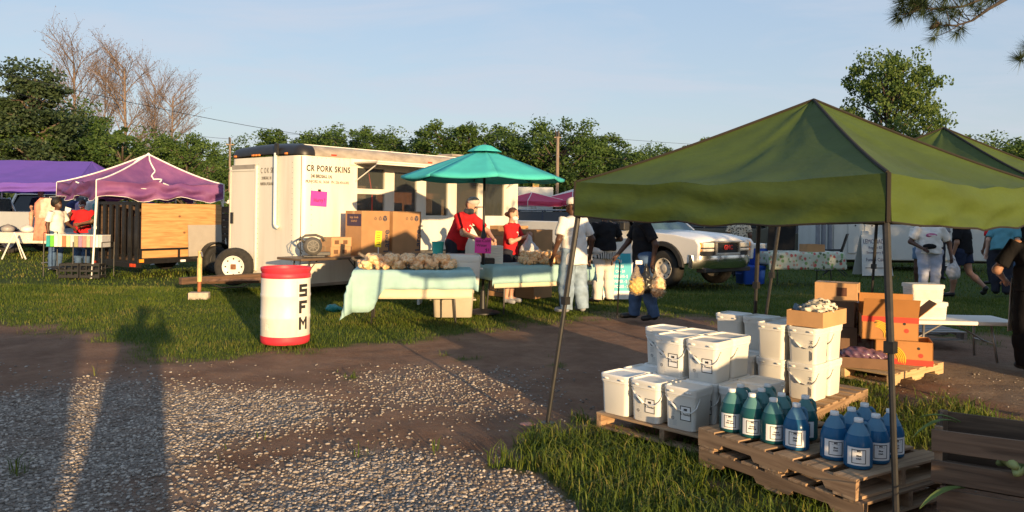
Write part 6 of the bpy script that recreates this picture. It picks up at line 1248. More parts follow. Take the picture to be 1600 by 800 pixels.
for i, (nm, c, h) in enumerate(gar):
    x = -12.45+i*.235 if i > 1 else -12.62+i*.14
    garment('%s garment hanging on the clothes rail' % nm, (x, 21.55-.35*(i < 2), 1.80 if i > 1 else 1.86), 1.1 if i > 1 else .2, .42, h, mat('cloth_%s' % nm.replace(' ', '_'), c, .85, .2, 12, .2, 30))
LACE = mat('lace_cloth', (.66, .60, .50), .85, .22, 30, .3, 60)
ftable('folding_table', 'display table under the lace cloth at the left edge', (-14.9, 24.2, 0), .02, 1.9, .8, .74, WPL); cloth('tablecloth', 'off-white lace cloth with scalloped edge at the left picture edge', (-14.9, 24.2, .004), .02, 1.94, .84, .742, (.3, .25, .33, .2), LACE, 21, .03)
for i, (x, lb, c) in enumerate(((-.5, 'pile of grey crockery on the lace table', (.30, .29, .28)), (.1, 'white soup tureen on the lace table', (.7, .68, .64)), (.55, 'small pile of white plates on the lace table', (.66, .63, .58)))):
    m = MB(); m.lathe([(.02, 0), (.16, .02), (.19, .09), (.17, .15), (.10, .19), (.03, .24), (.01, .25)], 18); o = m.build('crockery', mat('crockery_%d' % i, c, .35), None, True); o.location = (-14.9+x, 24.1, .75); tag(o, lb, 'crockery')
ts = thing('trestle_sign', 'white wooden A-frame trestle standing on the grass at the left edge', 'trestle', (-14.45, 22.9, 0), .1)
for s in (-1, 1): m = MB(); m.tube([(0, 0, .78), (s*.33, 0, 0)], .022, 4); m.build('leg', PVC, ts)
m = MB(); m.tube([(0, 0, .74), (.04, .4, 0)], .018, 4); m.build('prop', PVC, ts)

# ---------------------------------------------------------------- right-hand background stalls
def flower_mat():
    m, N, L, b = nmat('floral_cloth'); t_ = N.new('ShaderNodeTexCoord'); v_ = N.new('ShaderNodeTexVoronoi'); v_.inputs['Scale'].default_value = 12; L.new(t_.outputs['Object'], v_.inputs['Vector']); sp_ = N.new('ShaderNodeSeparateXYZ'); L.new(v_.outputs['Color'], sp_.inputs[0])
    r_ = N.new('ShaderNodeValToRGB'); r_.color_ramp.interpolation = 'CONSTANT'
    for i, (p, c) in enumerate(((0, (.52, .10, .08)), (.25, (.16, .30, .10)), (.5, (.62, .60, .50)), (.7, (.50, .26, .18)), (.85, (.08, .12, .05)))):
        e = r_.color_ramp.elements[i] if i < 2 else r_.color_ramp.elements.new(p); e.position = p; e.color = c3(c)
    L.new(sp_.outputs[0], r_.inputs[0]); r2 = N.new('ShaderNodeValToRGB'); r2.color_ramp.elements[0].position = .38; r2.color_ramp.elements[1].position = .5; L.new(v_.outputs['Distance'], r2.inputs[0]); mx = N.new('ShaderNodeMixRGB'); L.new(r2.outputs[0], mx.inputs[0]); L.new(r_.outputs[0], mx.inputs[1]); mx.inputs[2].default_value = (.52, .54, .42, 1); L.new(mx.outputs[0], b.inputs['Base Color']); b.inputs['Roughness'].default_value = .6; return m
FLO = flower_mat()
ftable('folding_table', 'folding table under the floral cloth behind the white pickup', (6.72, 18.5, 0), .2, 1.83, .75, .74, WPL); cloth('tablecloth', 'floral printed cloth on the table behind the white pickup', (6.72, 18.5, .004), .2, 1.87, .79, .742, (.30, .22, .40, .2), FLO, 31, .012)
t = thing('display_board', 'black square display board standing on the floral table', 'board', (6.28, 18.35, .75), .1); m = MB(); m.box((0, 0, .34), (.66, .02, .62), Matrix.Rotation(.1, 3, 'X')); m.build('board', mat('black_cloth', (.012, .012, .013), .9), t); m = MB(); m.tube([(0, .03, .5), (0, .25, 0)], .012, 5); m.build('prop', BLACKM, t)
carton('open_carton', 'low orange brown carton on the floral table', (7.05, 18.5, .752), .2, .46, .32, .17, CARD, [])
ftable('folding_table', 'small white table beside the floral table', (5.75, 20.2, 0), .1, .75, .6, .72, WPL); m = MB(); m.lathe([(.08, 0), (.10, .01), (.11, .16), (.115, .17), (.02, .17)], 18); o = m.build('tin_can', mat('blue_tin', (.12, .35, .40), .4), None, 'auto'); o.location = (5.8, 20.1, .73); tag(o, 'teal and white tub on the small white table', 'tub')
BLU = mat('blue_cooler', (.015, .075, .42), .4, .06, 4)
cool('ice_chest', 'lower blue ice chest on the grass in front of the white pickup', (5.55, 18.3, 0), .3, .60, .40, .42, BLU, BLU); cool('ice_chest', 'upper blue ice chest with pale lid beside the truck grille', (5.78, 18.55, .422), .3, .42, .36, .50, BLU, CW)
# second white trailer with grey posts
wt = thing('white_trailer', 'white enclosed trailer with vented doors behind the lemonade board', 'trailer', (9.35, 23.2, 0), .06); WTM = mat('dull_white', (.62, .62, .58), .5, .05, 2, dirt=.15)
m = MB(); m.b2(0, 5.2, 0, 2.2, .30, 2.6); m.build('body', WTM, wt, bevel=.03)
for i, x in enumerate((.55, 1.05)): 
    m = MB(); m.b2(x, x+.45, -.03, -.002, .5, 1.62); d = m.build('door', WTM, wt, bevel=.01); m = MB(); m.b2(x+.08, x+.36, -.04, -.031, 1.50, 1.56); m.build('vent', GREY, d); m = MB(); m.b2(x+.2, x+.23, -.05, -.031, 1.30, 1.34); m.build('latch', TRM, d)
for x in (.12,): m = MB(); m.b2(x, x+.28, -.035, -.002, .4, 1.9); m.build('door', WTM, wt)
for x in (-.42, -.25, -.06): m = MB(); m.tube([(x, -.15, 0), (x, -.15, 2.5)], .07, 8); m.build('grey_post', mat('grey_post', (.22, .23, .26), .6), wt)
for x in (1.4, 3.6): wheel(wt, (x, .12, .34), .33, .22, 'Y', WHT).rotation_euler = (0, 0, math.pi)
m = MB(); m.b2(0.1, 5.1, .3, 1.9, .22, .31); m.build('chassis', TRM, wt)
lb_ = thing('sandwich_board', 'white sandwich board handwritten with lemonade prices', 'sign', (9.72, 21.2, 0), .12)
for s in (-1, 1):
    m = MB(); k = s*.17; m.rings([[(-.44, s*.24-.008, 0.02), (.44, s*.24-.008, .02), (.44, s*.24+.008, .02), (-.44, s*.24+.008, .02)], [(-.36, s*.03-.008, 1.10), (.36, s*.03-.008, 1.10), (.36, s*.03+.008, 1.10), (-.36, s*.03+.008, 1.10)]]); m.build('board', WTM, lb_)
for x in (-.24, .24): m = MB(); m.b2(x-.09, x+.09, -.03, .03, 1.10, 1.20); m.build('grip', WTM, lb_)
bt = math.atan(.21/1.08)
for s, sz, z, k in (('LEMONADE', .17, .92, .75), ('Regular $3', .10, .76, .9), ('Strawberry $4', .10, .63, .9), ('Funnel Cakes', .13, .44, .85)): text(s, sz, mat('blue_marker', (.05, .05, .12), .8), lb_, (.0, -.24+.21*(z-.02)/1.08-.012, z), (R(90)-bt, 0, 0), sx=k)
m = MB(); m.b2(-.34, .34, -.222, -.216, .22, .235); m.build('drawn_line', INK, lb_)
ch = thing('folding_chair', 'black folding camp chair leaning by the white trailer', 'chair', (8.75, 21.3, 0), -.5)
for s in (-1, 1):
    m = MB(); m.tube([(-.28, s*.26, 0), (.10, s*.26, .48), (.30, s*.26, 1.12)], .016, 6); m.build('leg', BLACKM, ch); m = MB(); m.tube([(.28, s*.26, 0), (-.22, s*.26, .46)], .016, 6); m.build('leg', BLACKM, ch); m = MB(); m.tube([(-.30, s*.28, .66), (.16, s*.28, .68)], .02, 6); m.build('armrest', BLACKM, ch)
m = MB(); m.grid([[(-.22+.36*i/6, y, .45-.03*math.sin(math.pi*i/6)) for y in (-.25, 0, .25)] for i in range(7)]); m.build('seat', BLACKM, ch, True, solid=.01); m = MB(); m.grid([[(.13+.17*i/6, y, .56+.56*i/6) for y in (-.25, 0, .25)] for i in range(7)]); m.build('backrest', BLACKM, ch, True, solid=.01)
# aqua price board by the customers
pb = thing('sandwich_board', 'white sandwich board with aqua price list behind the man with the cane', 'sign', (1.93, 14.75, 0), .18)
for s in (-1, 1): m = MB(); m.rings([[(-.36, s*.26-.008, .01), (.36, s*.26-.008, .01), (.36, s*.26+.008, .01), (-.36, s*.26+.008, .01)], [(-.30, s*.03-.008, 1.12), (.30, s*.03-.008, 1.12), (.30, s*.03+.008, 1.12), (-.30, s*.03+.008, 1.12)]]); m.build('board', CW, pb)
bt2 = math.atan(.23/1.11); yb_ = lambda z: -.26+.23*z/1.11-.012
m = MB(); m.box((0, yb_(.50)+.001, .50), (.56, .003, .70), Matrix.Rotation(-bt2, 3, 'X')); m.build('price_panel', mat('aqua_print', (.02, .36, .44), .5, .03), pb)
for i, s in enumerate(('$', '- $3', 'H - $3', 'CH - $4', 'VINEGAR- $', 'PEPPER - $', 'PICKLES - $')): z = .79-i*.092; text(s, .075, INKW, pb, (.06, yb_(z)-.002, z), (R(90)-bt2, 0, 0), sx=.72, bold=.001)
# far stalls: white box trailer behind the pink canopies, a long table
fb = thing('box_trailer', 'plain white box trailer behind the pink canopies', 'trailer', (-.6, 50, 0)); m = MB(); m.b2(0, 3.2, 0, 3, .5, 3.15); m.build('body', WTM, fb, bevel=.04); m = MB(); m.b2(1.9, 2.3, .2, .6, 3.15, 3.45); m.build('roof_unit', mat('green_orange', (.35, .45, .08), .6, .6, 4, col2=(.7, .3, .1)), fb)
m = MB(); m.b2(.1, 3.1, .2, 2.8, .3, .5); m.build('chassis', TRM, fb)
for x in (.7, 2.5): wheel(fb, (x, .1, .35), .35, .22, 'Y', WHT)
# unseen bin stack added to shade the crates in the right foreground
st = thing('shade_bin_stack', 'unseen stack of dark bins added to shade the lower right crates', 'bins', (3.52, 2.0, 0), -.1)
for i in range(3): m = MB(); m.b2(-.45, .45, -.45, .45, i*.34, i*.34+.32); m.build('bin', CRW, st, bevel=.02)
# ---------------------------------------------------------------- people
def skinm(n, c): return mat('skin_'+n, c, .5, .06, 12, sss=.08)
SK_D = skinm('dark', (.085, .040, .024)); SK_B = skinm('brown', (.15, .075, .045)); SK_L = skinm('light', (.52, .30, .21)); SK_M = skinm('tan', (.34, .18, .115))
HAIRB = mat('black_hair', (.012, .010, .009), .55, .3, 60, .5, 90); HAIRR = mat('brown_hair', (.075, .032, .018), .5, .3, 60, .5, 90)
def clothm(n, c, var=.08, **k): return mat('fabric_'+n, c, .9, var, 9, .25, 35, spec=.12, **k)
TEEW = clothm('white', (.72, .69, .64)); TEER = clothm('red', (.52, .022, .028)); TEEK = clothm('black', (.014, .014, .016)); JEAN = clothm('faded_jeans', (.24, .32, .41), .3); JEAND = clothm('blue_jeans', (.07, .12, .22), .25); WPANT = clothm('white_trousers', (.66, .61, .56)); DARKP = clothm('dark_trousers', (.03, .032, .045)); KHAK = clothm('khaki', (.42, .34, .24)); TEALS = clothm('teal_shirt', (.10, .27, .32)); NAVYT = clothm('navy_shirt', (.02, .028, .06)); LAVP = clothm('pale_capri', (.46, .49, .60)); SHOEK = mat('black_shoe', (.015, .015, .015), .5); SHOEG = mat('grey_shoe', (.30, .31, .34), .7); SHOEW = mat('white_shoe', (.6, .58, .55), .6)
MASK = mat('face_mask', (.62, .68, .66), .8); CAPW = clothm('white_cap', (.70, .66, .60)); CAPG = clothm('grey_cap', (.50, .46, .42)); CAPK = clothm('black_cap', (.015, .015, .018)); BAND = clothm('bandana', (.05, .065, .085), .5)
def person(label, loc, rz, skin, H=1.75, fat=1.0, lean=0.0, shirt=None, sleeve='short', hem=.88, pants=None, plen='long', hair=None, style='short', hat=None, hatm=None, mask=None, shoes=SHOEK, arms=None, legs=None, yaw=0.0, nod=0.0, vox=.015, seat=None, name='person', loose=1.0, hips=1.0):
    t = thing(name, label, 'person', loc, rz); sc = H/1.75; t.scale = (sc,)*3; f = fat
    piv = Vector((0, 0, .95)); Rl = Matrix.Rotation(lean, 3, 'X'); dz = 0 if seat is None else seat-.90
    up = lambda p: piv+Rl @ (Vector(p)-piv)
    lg = {'L': [V(.095*hips, 0, .92), V(.10*hips, -.015, .50), V(.10*hips, .025, .085)], 'R': [V(-.095*hips, 0, .92), V(-.10*hips, -.015, .50), V(-.10*hips, .025, .085)]}
    toe = {'L': V(.04, -.17, -.045), 'R': V(-.04, -.17, -.045)}
    if legs:
        for k, v in legs.items(): lg[k] = [lg[k][0], Vector(v[0]), Vector(v[1])]; toe[k] = Vector(v[2]) if len(v) > 2 else toe[k]
    ar = {}
    for k, s in (('L', 1), ('R', -1)):
        sh = up((s*.185*(.7+.3*f), 0, 1.415)); el, wr = (Vector(q) for q in arms[k]) if arms and k in arms else (up((s*.245*(.55+.45*f), .02, 1.13)), up((s*.265*(.55+.45*f), -.05, .88)))
        ar[k] = (sh, el, wr)
    neck, headc = up((0, .005, 1.475)), up((0, -.015, 1.62)); headc = headc+V(0, -.045*math.sin(nod), -.02*abs(math.sin(nod)))
    Rh = Matrix.Rotation(yaw, 3, 'Z') @ Matrix.Rotation(nod+lean*.4, 3, 'X'); hd = lambda p: headc+Rh @ Vector(p)
    T3 = lambda p: tuple(p)
    chest, waist, pel = up((0, 0, 1.28)), up((0, 0, 1.08)), V(0, 0, .95)
    pr = [('ell', T3(chest), (.155*f, .105*f, .17)), ('ell', T3(up((0, .0, 1.40))), (.165*(.7+.3*f), .085, .07)), ('ell', T3(waist), (.135*f, .10*f, .15)), ('ell', T3(pel), (.155*f*hips, .115*f, .12)), ('cap', T3(up((0, .01, 1.42))), T3(hd((0, .01, -.07))), .056, .052),
          ('ell', T3(hd((0, .012, .035))), (.076, .094, .093)), ('ell', T3(hd((0, -.022, -.035))), (.058, .070, .075)), ('ell', T3(hd((0, -.096, -.012))), (.014, .020, .022)), ('ell', T3(hd((.078, .012, 0))), (.012, .022, .032)), ('ell', T3(hd((-.078, .012, 0))), (.012, .022, .032)), ('ell', T3(hd((0, -.078, -.062))), (.024, .016, .012))]
    for k in 'LR':
        sh, el, wr = ar[k]; fd = (wr-el).normalized(); hand = wr+fd*.055; pr += [('cap', T3(sh), T3(el), .052*(.6+.4*f), .041*(.6+.4*f)), ('cap', T3(el), T3(wr), .042*(.6+.4*f), .028), ('ell', T3(hand), (.030, .030, .044))]
        h_, kn, an = lg[k]; pr += [('cap', T3(h_), T3(kn), .085*f*(.5+.5*hips), .056*(.5+.5*f)), ('cap', T3(kn.lerp(an, .05)), T3(kn.lerp(an, .38)), .054, .056*(.5+.5*f)), ('cap', T3(kn.lerp(an, .38)), T3(an), .055*(.5+.5*f), .036), ('cap', T3(an), T3(an+toe[k]), .036, .03)]
    me = sdf_mesh('body', pr, vox, .03)
    mb = MB(); mb.v = [tuple(v.co) for v in me.vertices]; mb.f = [tuple(p.vertices) for p in me.polygons]
    for k, s in (('L', 1), ('R', -1)):           # five separate, slightly curled fingers on each palm
        sh, el, wr = ar[k]; fd = (wr-el).normalized(); side = fd.cross(V(0, -1, .2)).normalized(); nrm = side.cross(fd).normalized(); base = wr+fd*.085
        for q, (o, L_) in enumerate(((-.026, .052), (-.009, .064), (.009, .068), (.026, .058))):
            b = base+side*o; c = -nrm*.012; mb.tube([b-fd*.02, b+fd*L_*.5+c*.4, b+fd*L_*.85+c*1.6, b+fd*L_+c*3], [.0092, .0088, .008, .0055], 6)
        b = wr+fd*.035+side*(-.030); mb.tube([b, b-side*.022+fd*.022, b-side*.026+fd*.05-nrm*.012], [.011, .0098, .006], 6)
    bd = mb.mesh('body'); bpy.data.meshes.remove(me); obj('body', bd, skin, t, True)
    EYE = mat('eye_dark', (.01, .008, .007), .2)
    for s in (-1, 1): m = MB(); c = hd((s*.032, -.086, .014)); m.lathe([(.001, -.008), (.010, -.004), (.011, .0), (.010, .004), (.001, .008)], 8, c, 'Y'); m.build('eye', EYE, t, True)
    m = MB(); m.tube([hd((-.024, -.090, -.060)), hd((0, -.097, -.062)), hd((.024, -.090, -.060))], .004, 5); m.build('mouth', mat('lips', (.22, .07, .06), .5), t)
    wv = lambda amp: (lambda X, Y, Z: amp*(np.sin(Z*38+X*25+Y*14+len(label))*.6+np.sin(Z*17-X*31+Y*9)*.5)-.006)
    g = .014*loose
    if shirt:
        zb = hem; ps = [('ell', T3(chest), (.155*f+g, .108*f+g, .19)), ('ell', T3(up((0, .0, 1.405))), (.172*(.7+.3*f)+g*.4, .085+g, .07)), ('cone', T3(up((0, 0, 1.32))), T3(up((0, 0, zb))), .115*f+g, .135*f*(.6+.4*hips)+g*1.4), ('ell', T3(waist), (.150*f+g, .112*f+g, .17))]
        if f > 1.1 or hem < .86: ps.append(('cone', T3(up((.05*f, 0, 1.15))), T3(up((.055*f*hips, 0, zb))), .10*f+g, .105*f+g)); ps.append(('cone', T3(up((-.05*f, 0, 1.15))), T3(up((-.055*f*hips, 0, zb))), .10*f+g, .105*f+g))
        for k in 'LR':
            sh, el, wr = ar[k]; e = sh.lerp(el, .78) if sleeve == 'short' else (wr if sleeve == 'long' else None)
            if e is not None:
                if sleeve == 'long': ps += [('cap', T3(sh), T3(el), .064*(.6+.4*f)+g*.3, .052), ('cone', T3(el), T3(el.lerp(wr, .95)), .054, .042)]
                else: ps += [('cone', T3(sh-(el-sh)*.05), T3(e), .062*(.6+.4*f)+g*.4, .060*(.6+.4*f)+g*.6)]
        obj('shirt', sdf_mesh('shirt', ps, vox, .03, wv(.0055)), shirt, t)
    if pants:
        ps = [('ell', T3(V(0, 0, .96)), (.160*f*hips+.008, .122*f+.008, .12))]
        for k in 'LR':
            h_, kn, an = lg[k]
            if plen == 'short': ps.append(('cone', T3(h_+V(0, 0, .03)), T3(h_.lerp(kn, .55)), .095*f*(.5+.5*hips)+.006, .088*f*(.5+.5*hips)+.008))
            elif plen == 'capri': ps += [('cap', T3(h_), T3(kn), .093*f*(.5+.5*hips), .072*(.4+.6*f)), ('cone', T3(kn), T3(kn.lerp(an, .48)), .073*(.4+.6*f), .064*(.4+.6*f))]
            else: kr = .078*(.4+.6*f)*loose; ps += [('cap', T3(h_), T3(kn), .096*f*(.5+.5*hips), kr), ('cap', T3(kn), T3(kn.lerp(an, .45)), kr, kr*.98), ('cone', T3(kn.lerp(an, .3)), T3(an+(kn-an)*-.06), kr, .066*loose*(.6+.4*f))]
        obj('trousers' if plen != 'short' else 'shorts', sdf_mesh('trousers', ps, vox, .03, wv(.005)), pants, t)
    for k in 'LR':
        h_, kn, an = lg[k]; to = an+toe[k]; obj('shoe', sdf_mesh('shoe', [('cap', T3(an+V(0, .02, -.02)), T3(to), .043, .038), ('ell', T3(an.lerp(to, .75)+V(0, 0, -.008)), (.046, .07, .034)), ('cap', T3(an), T3(an+V(0, 0, -.03)), .044, .044)], .012, .02), shoes, t)
    if hair:
        hp = [('ell', T3(hd((0, .028, .052))), (.083, .092, .088)), ('ell', T3(hd((0, .055, .0))), (.072, .06, .075))]
        if style == 'afro': hp = [('ell', T3(hd((0, .045, .065))), (.125, .115, .115)), ('ell', T3(hd((0, .09, .02))), (.10, .08, .09))]
        if style == 'bun': hp += [('ell', T3(hd((0, .135, -.02))), (.045, .045, .042)), ('ell', T3(hd((0, .09, -.01))), (.05, .05, .05))]
        if style == 'long': hp += [('cap', T3(hd((.055, .05, 0))), T3(hd((.075, .05, -.22))), .045, .03), ('cap', T3(hd((-.055, .05, 0))), T3(hd((-.075, .05, -.22))), .045, .03), ('ell', T3(hd((0, .085, -.10))), (.07, .035, .13))]
        obj('hair', sdf_mesh('hair', hp, .010, .015, lambda X, Y, Z: .004*np.sin(X*120)*np.sin(Z*90+Y*110)), hair, t)
    if hat:
        ps = [('ell', T3(hd((0, .012, .075))), (.092, .108, .078))]
        if hat in ('cap', 'flapcap'): ps += [('ell', T3(hd((0, -.125, .062))), (.068, .075, .017))]
        if hat == 'flapcap': ps += [('ell', T3(hd((0, .08, .10))), (.085, .10, .06)), ('ell', T3(hd((.0, .14, .06))), (.08, .05, .06))]
        obj('cap', sdf_mesh('cap', ps, .011, .015), hatm, t)
    if mask is BAND: obj('bandana', sdf_mesh('bandana', [('ell', T3(hd((0, -.03, -.055))), (.074, .074, .068)), ('ell', T3(hd((0, .01, -.11))), (.07, .07, .06))], .011, .02), mask, t)
    elif mask: obj('face_mask', sdf_mesh('face_mask', [('ell', T3(hd((0, -.045, -.045))), (.069, .068, .058)), ('cap', T3(hd((.07, .01, -.01))), T3(hd((.05, -.06, -.03))), .008, .008), ('cap', T3(hd((-.07, .01, -.01))), T3(hd((-.05, -.06, -.03))), .008, .008)], .011, .012), mask, t)
    return t
def carrier(label, loc, h, w, m_, filler=None, rz=0):
    t = thing('carrier_bag', label, 'bag', loc, rz)
    ps = [('ell', (0, 0, -h*.68), (w*.5, w*.36, h*.33)), ('cap', (0, 0, -h*.5), (0, 0, -h*.16), w*.36, w*.12), ('cap', (0, 0, -h*.16), (0, 0, 0), w*.12, .014), ('ell', (w*.1, 0, -h*.82), (w*.42, w*.33, h*.17))]
    obj('bag', sdf_mesh('bag', ps, .012, .03, lambda X, Y, Z: .006*np.sin(X*70+Z*25)*np.sin(Z*45+Y*60)+.004*np.sin(X*110)), m_, t)
    if filler: obj('contents', sdf_mesh('contents', [('ell', (0, 0, -h*.70), (w*.42, w*.29, h*.26)), ('ell', (.03, 0, -h*.5), (w*.25, w*.2, h*.12))], .014, .02, lambda X, Y, Z: .012*np.sin(X*80)*np.sin(Z*75)), filler, t)
    return t
PBAG = mat('white_plastic_bag', (.68, .66, .66), .35, .04, 8, transl=.35); GBAG = film_mat('clear_carrier', (.8, .62, .40), .22)
F = lambda x, y: math.atan2(x, -y)           # rotation that turns the front (-Y) toward the ground direction (x, y)
# the photographer, behind the camera
person('photographer holding up a phone behind the camera', (.02, -.42, 0), F(0, 1), SK_M, 1.76, 1.35, 0, NAVYT, 'short', .80, JEAND, hair=HAIRB, loose=1.5, hips=1.15, arms={'L': ((.30, -.16, 1.30), (.10, -.36, 1.56)), 'R': ((-.30, -.16, 1.30), (-.10, -.36, 1.56))}, vox=.02)
# sellers
person('man in red shirt and flapped cap packing a box behind the serving tables', (-.98, 13.75, 0), F(.86, -.5), SK_L, 1.90, 1.08, .42, TEER, 'short', .90, DARKP, hair=HAIRR, hat='cap', hatm=CAPG, mask=BAND, nod=.40, arms={'L': ((.30, -.42, 1.14), (.10, -.66, 1.02)), 'R': ((-.32, -.36, 1.12), (-.10, -.64, 1.00))}, vox=.013)
wr_ = person('woman in red shirt and face mask bagging snacks at the second table', (-.02, 13.75, 0), F(.9, -.45), SK_L, 1.66, .92, .04, TEER, 'short', .90, DARKP, 'short', HAIRR, 'bun', mask=MASK, shoes=SHOEG, nod=.25, arms={'L': ((.21, -.14, 1.14), (.07, -.32, 1.24)), 'R': ((-.21, -.12, 1.13), (-.05, -.32, 1.23))}, vox=.013)
carrier('thin white plastic bag held by the woman in the red shirt', (.30, 13.50, 1.20), .40, .34, PBAG)
# customers
person('tall man in long white shirt, white cap and faded jeans at the second table', (1.0, 12.58, 0), F(-.62, .80), SK_D, 1.82, 1.22, .07, TEEW, 'short', .74, JEAN, hair=HAIRB, hat='round', hatm=CAPW, shoes=SHOEG, yaw=.3, arms={'L': ((.33, .02, 1.12), (.34, -.10, .86)), 'R': ((-.33, .05, 1.12), (-.33, .0, .84))}, vox=.013, loose=1.25, legs={'L': ((.13, -.02, .50), (.15, .0, .085)), 'R': ((-.12, .0, .50), (-.14, .05, .085))})
def stripe_mat():
    m, N, L, b = nmat('striped_hem'); t_ = N.new('ShaderNodeTexCoord'); w_ = N.new('ShaderNodeTexWave'); w_.inputs['Scale'].default_value = 9; w_.bands_direction = 'X'; w_.inputs['Distortion'].default_value = 1; L.new(t_.outputs['Object'], w_.inputs['Vector']); r_ = N.new('ShaderNodeValToRGB'); r_.color_ramp.elements[0].position = .45; r_.color_ramp.elements[0].color = (.02, .02, .02, 1); r_.color_ramp.elements[1].position = .55; r_.color_ramp.elements[1].color = (.6, .57, .52, 1); L.new(w_.outputs['Fac'], r_.inputs[0]); L.new(r_.outputs[0], b.inputs['Base Color']); b.inputs['Roughness'].default_value = .9; return m
p = person('woman in black top and white trousers standing by the aqua price board', (1.66, 14.05, 0), F(-.45, .9), SK_D, 1.70, 1.25, .0, TEEK, 'short', .96, WPANT, hair=HAIRB, style='short', shoes=SHOEK, hips=1.12, vox=.014, legs={'L': ((.13, .0, .50), (.16, .03, .085)), 'R': ((-.11, -.04, .50), (-.12, .0, .085))}, arms={'L': ((.33, .02, 1.16), (.27, -.20, 1.02)), 'R': ((-.33, .02, 1.16), (-.24, -.22, 1.10))})
obj('striped_hem', sdf_mesh('striped_hem', [('cone', (.06, 0, 1.0), (.07, 0, .80), .150, .172), ('cone', (-.06, 0, 1.0), (-.07, 0, .80), .150, .172)], .014, .03), stripe_mat(), p)
person('man in black shirt and jeans leaning on a cane with bags in one hand', (1.98, 11.82, 0), F(-.93, -.1), SK_D, 1.78, 1.05, .06, TEEK, 'short', .86, JEAND, hair=HAIRB, hat='cap', hatm=CAPK, shoes=SHOEK, arms={'L': ((.28, .10, 1.12), (.27, .06, .86)), 'R': ((-.26, -.16, 1.14), (-.20, -.36, .92))}, vox=.013, loose=1.1, legs={'L': ((.10, .03, .50), (.11, .14, .085)), 'R': ((-.09, -.08, .50), (-.10, -.10, .085))})
cn = thing('walking_cane', 'black walking cane held by the man in the black shirt', 'cane', (1.62, 11.98, 0)); m = MB(); m.tube([(0, 0, .02), (.03, 0, .80), (.02, 0, .88), (-.03, 0, .90), (-.08, 0, .87)], .011, 8); m.build('shaft', BLACKM, cn, True); m = MB(); m.lathe([(.018, 0), (.02, .03), (.012, .045)], 10); m.build('tip', RUBBER, cn)
GOLD = mat('golden_snacks', (.72, .42, .06), .4, .4, 30, .6, 40)
carrier('clear bag of golden snacks hanging nearest to the cane', (1.83, 11.52, .84), .44, .27, GBAG, GOLD); carrier('clear bag of pork skins swinging behind the golden one', (2.15, 11.55, .86), .50, .27, GBAG, SNACK, .6); carrier('dark plastic bag hanging between the two snack bags', (1.98, 11.56, .85), .42, .22, mat('dark_bag', (.02, .02, .02), .3))
m = MB(); m.box((0, 0, 0), (.10, .03, .06)); o = m.build('white_receipt', INKW, None, bevel=.006); o.location = (1.86, 11.50, .88); tag(o, 'small white packet held in the hand with the snack bags', 'packet')
# left stall group
person('woman with dark curly hair in white shirt browsing the wire rack', (-11.1, 19.2, 0), F(.95, -.2), SK_D, 1.74, 1.12, .05, TEEW, 'short', .90, JEAND, hair=HAIRB, style='afro', vox=.018, arms={'L': ((.26, -.10, 1.14), (.2, -.32, 1.05))})
person('shopper in red shirt and white mask holding a white card', (-11.0, 20.2, 0), F(.15, -1), SK_B, 1.76, 1.2, .03, TEER, 'short', .90, JEAND, hair=HAIRB, mask=MASK, vox=.018, arms={'L': ((.30, -.12, 1.14), (.05, -.28, 1.12)), 'R': ((-.30, -.10, 1.16), (-.20, -.28, 1.32))})
m = MB(); m.box((0, 0, 0), (.15, .004, .24), Matrix.Rotation(.3, 3, 'Y')); o = m.build('white_card', INKW); o.location = (-11.22, 19.88, 1.42); tag(o, 'white card held up by the masked shopper in red', 'card')
person('person in dark green shirt reaching out beside the canopy pole', (-10.1, 19.5, 0), F(-.95, -.3), SK_B, 1.76, 1.1, .08, clothm('dark_green', (.035, .045, .025)), 'short', .88, DARKP, hair=HAIRB, vox=.018, arms={'L': ((.26, -.22, 1.20), (.18, -.48, 1.14)), 'R': ((-.26, -.22, 1.18), (-.18, -.46, 1.10))})
person('seated man in navy shirt and red cap on the edge of the silver pickup bed', (-15.25, 25.55, .36), F(.25, -1), SK_L, 1.76, 1.1, .12, NAVYT, 'short', .90, KHAK, 'short', HAIRR, hat='cap', hatm=clothm('red_cap', (.30, .06, .05)), shoes=SHOEG, vox=.018, yaw=-.4, legs={'L': ((.16, -.42, .96), (.17, -.40, .52)), 'R': ((-.16, -.42, .96), (-.17, -.40, .52))}, arms={'L': ((.27, -.08, 1.14), (.17, -.34, 1.04)), 'R': ((-.27, -.08, 1.14), (-.17, -.34, 1.04))})
# right group
def pat_mat():
    m, N, L, b = nmat('leopard_print'); t_ = N.new('ShaderNodeTexCoord'); v_ = N.new('ShaderNodeTexVoronoi'); v_.inputs['Scale'].default_value = 22; L.new(t_.outputs['Object'], v_.inputs['Vector']); r_ = N.new('ShaderNodeValToRGB'); r_.color_ramp.elements[0].position = .36; r_.color_ramp.elements[0].color = (.025, .02, .015, 1); r_.color_ramp.elements[1].position = .44; r_.color_ramp.elements[1].color = (.55, .46, .33, 1); L.new(v_.outputs['Distance'], r_.inputs[0]); L.new(r_.outputs[0], b.inputs['Base Color']); b.inputs['Roughness'].default_value = .9; return m
person('person in spotted black and cream shirt behind the white pickup bonnet', (5.85, 20.3, 0), F(.3, .95), SK_B, 1.66, 1.45, .15, pat_mat(), 'short', .88, DARKP, hair=HAIRB, vox=.018)
person('girl in white top and denim shorts eating by the white trailer', (9.35, 18.0, 0), F(-.5, -.9), SK_D, 1.62, .9, 0, TEEW, 'short', .98, clothm('denim', (.13, .20, .30), .2), 'short', HAIRB, 'long', shoes=SHOEW, vox=.018, arms={'R': ((-.22, -.06, 1.16), (-.06, -.24, 1.30)), 'L': ((.22, -.06, 1.14), (.04, -.25, 1.26))})
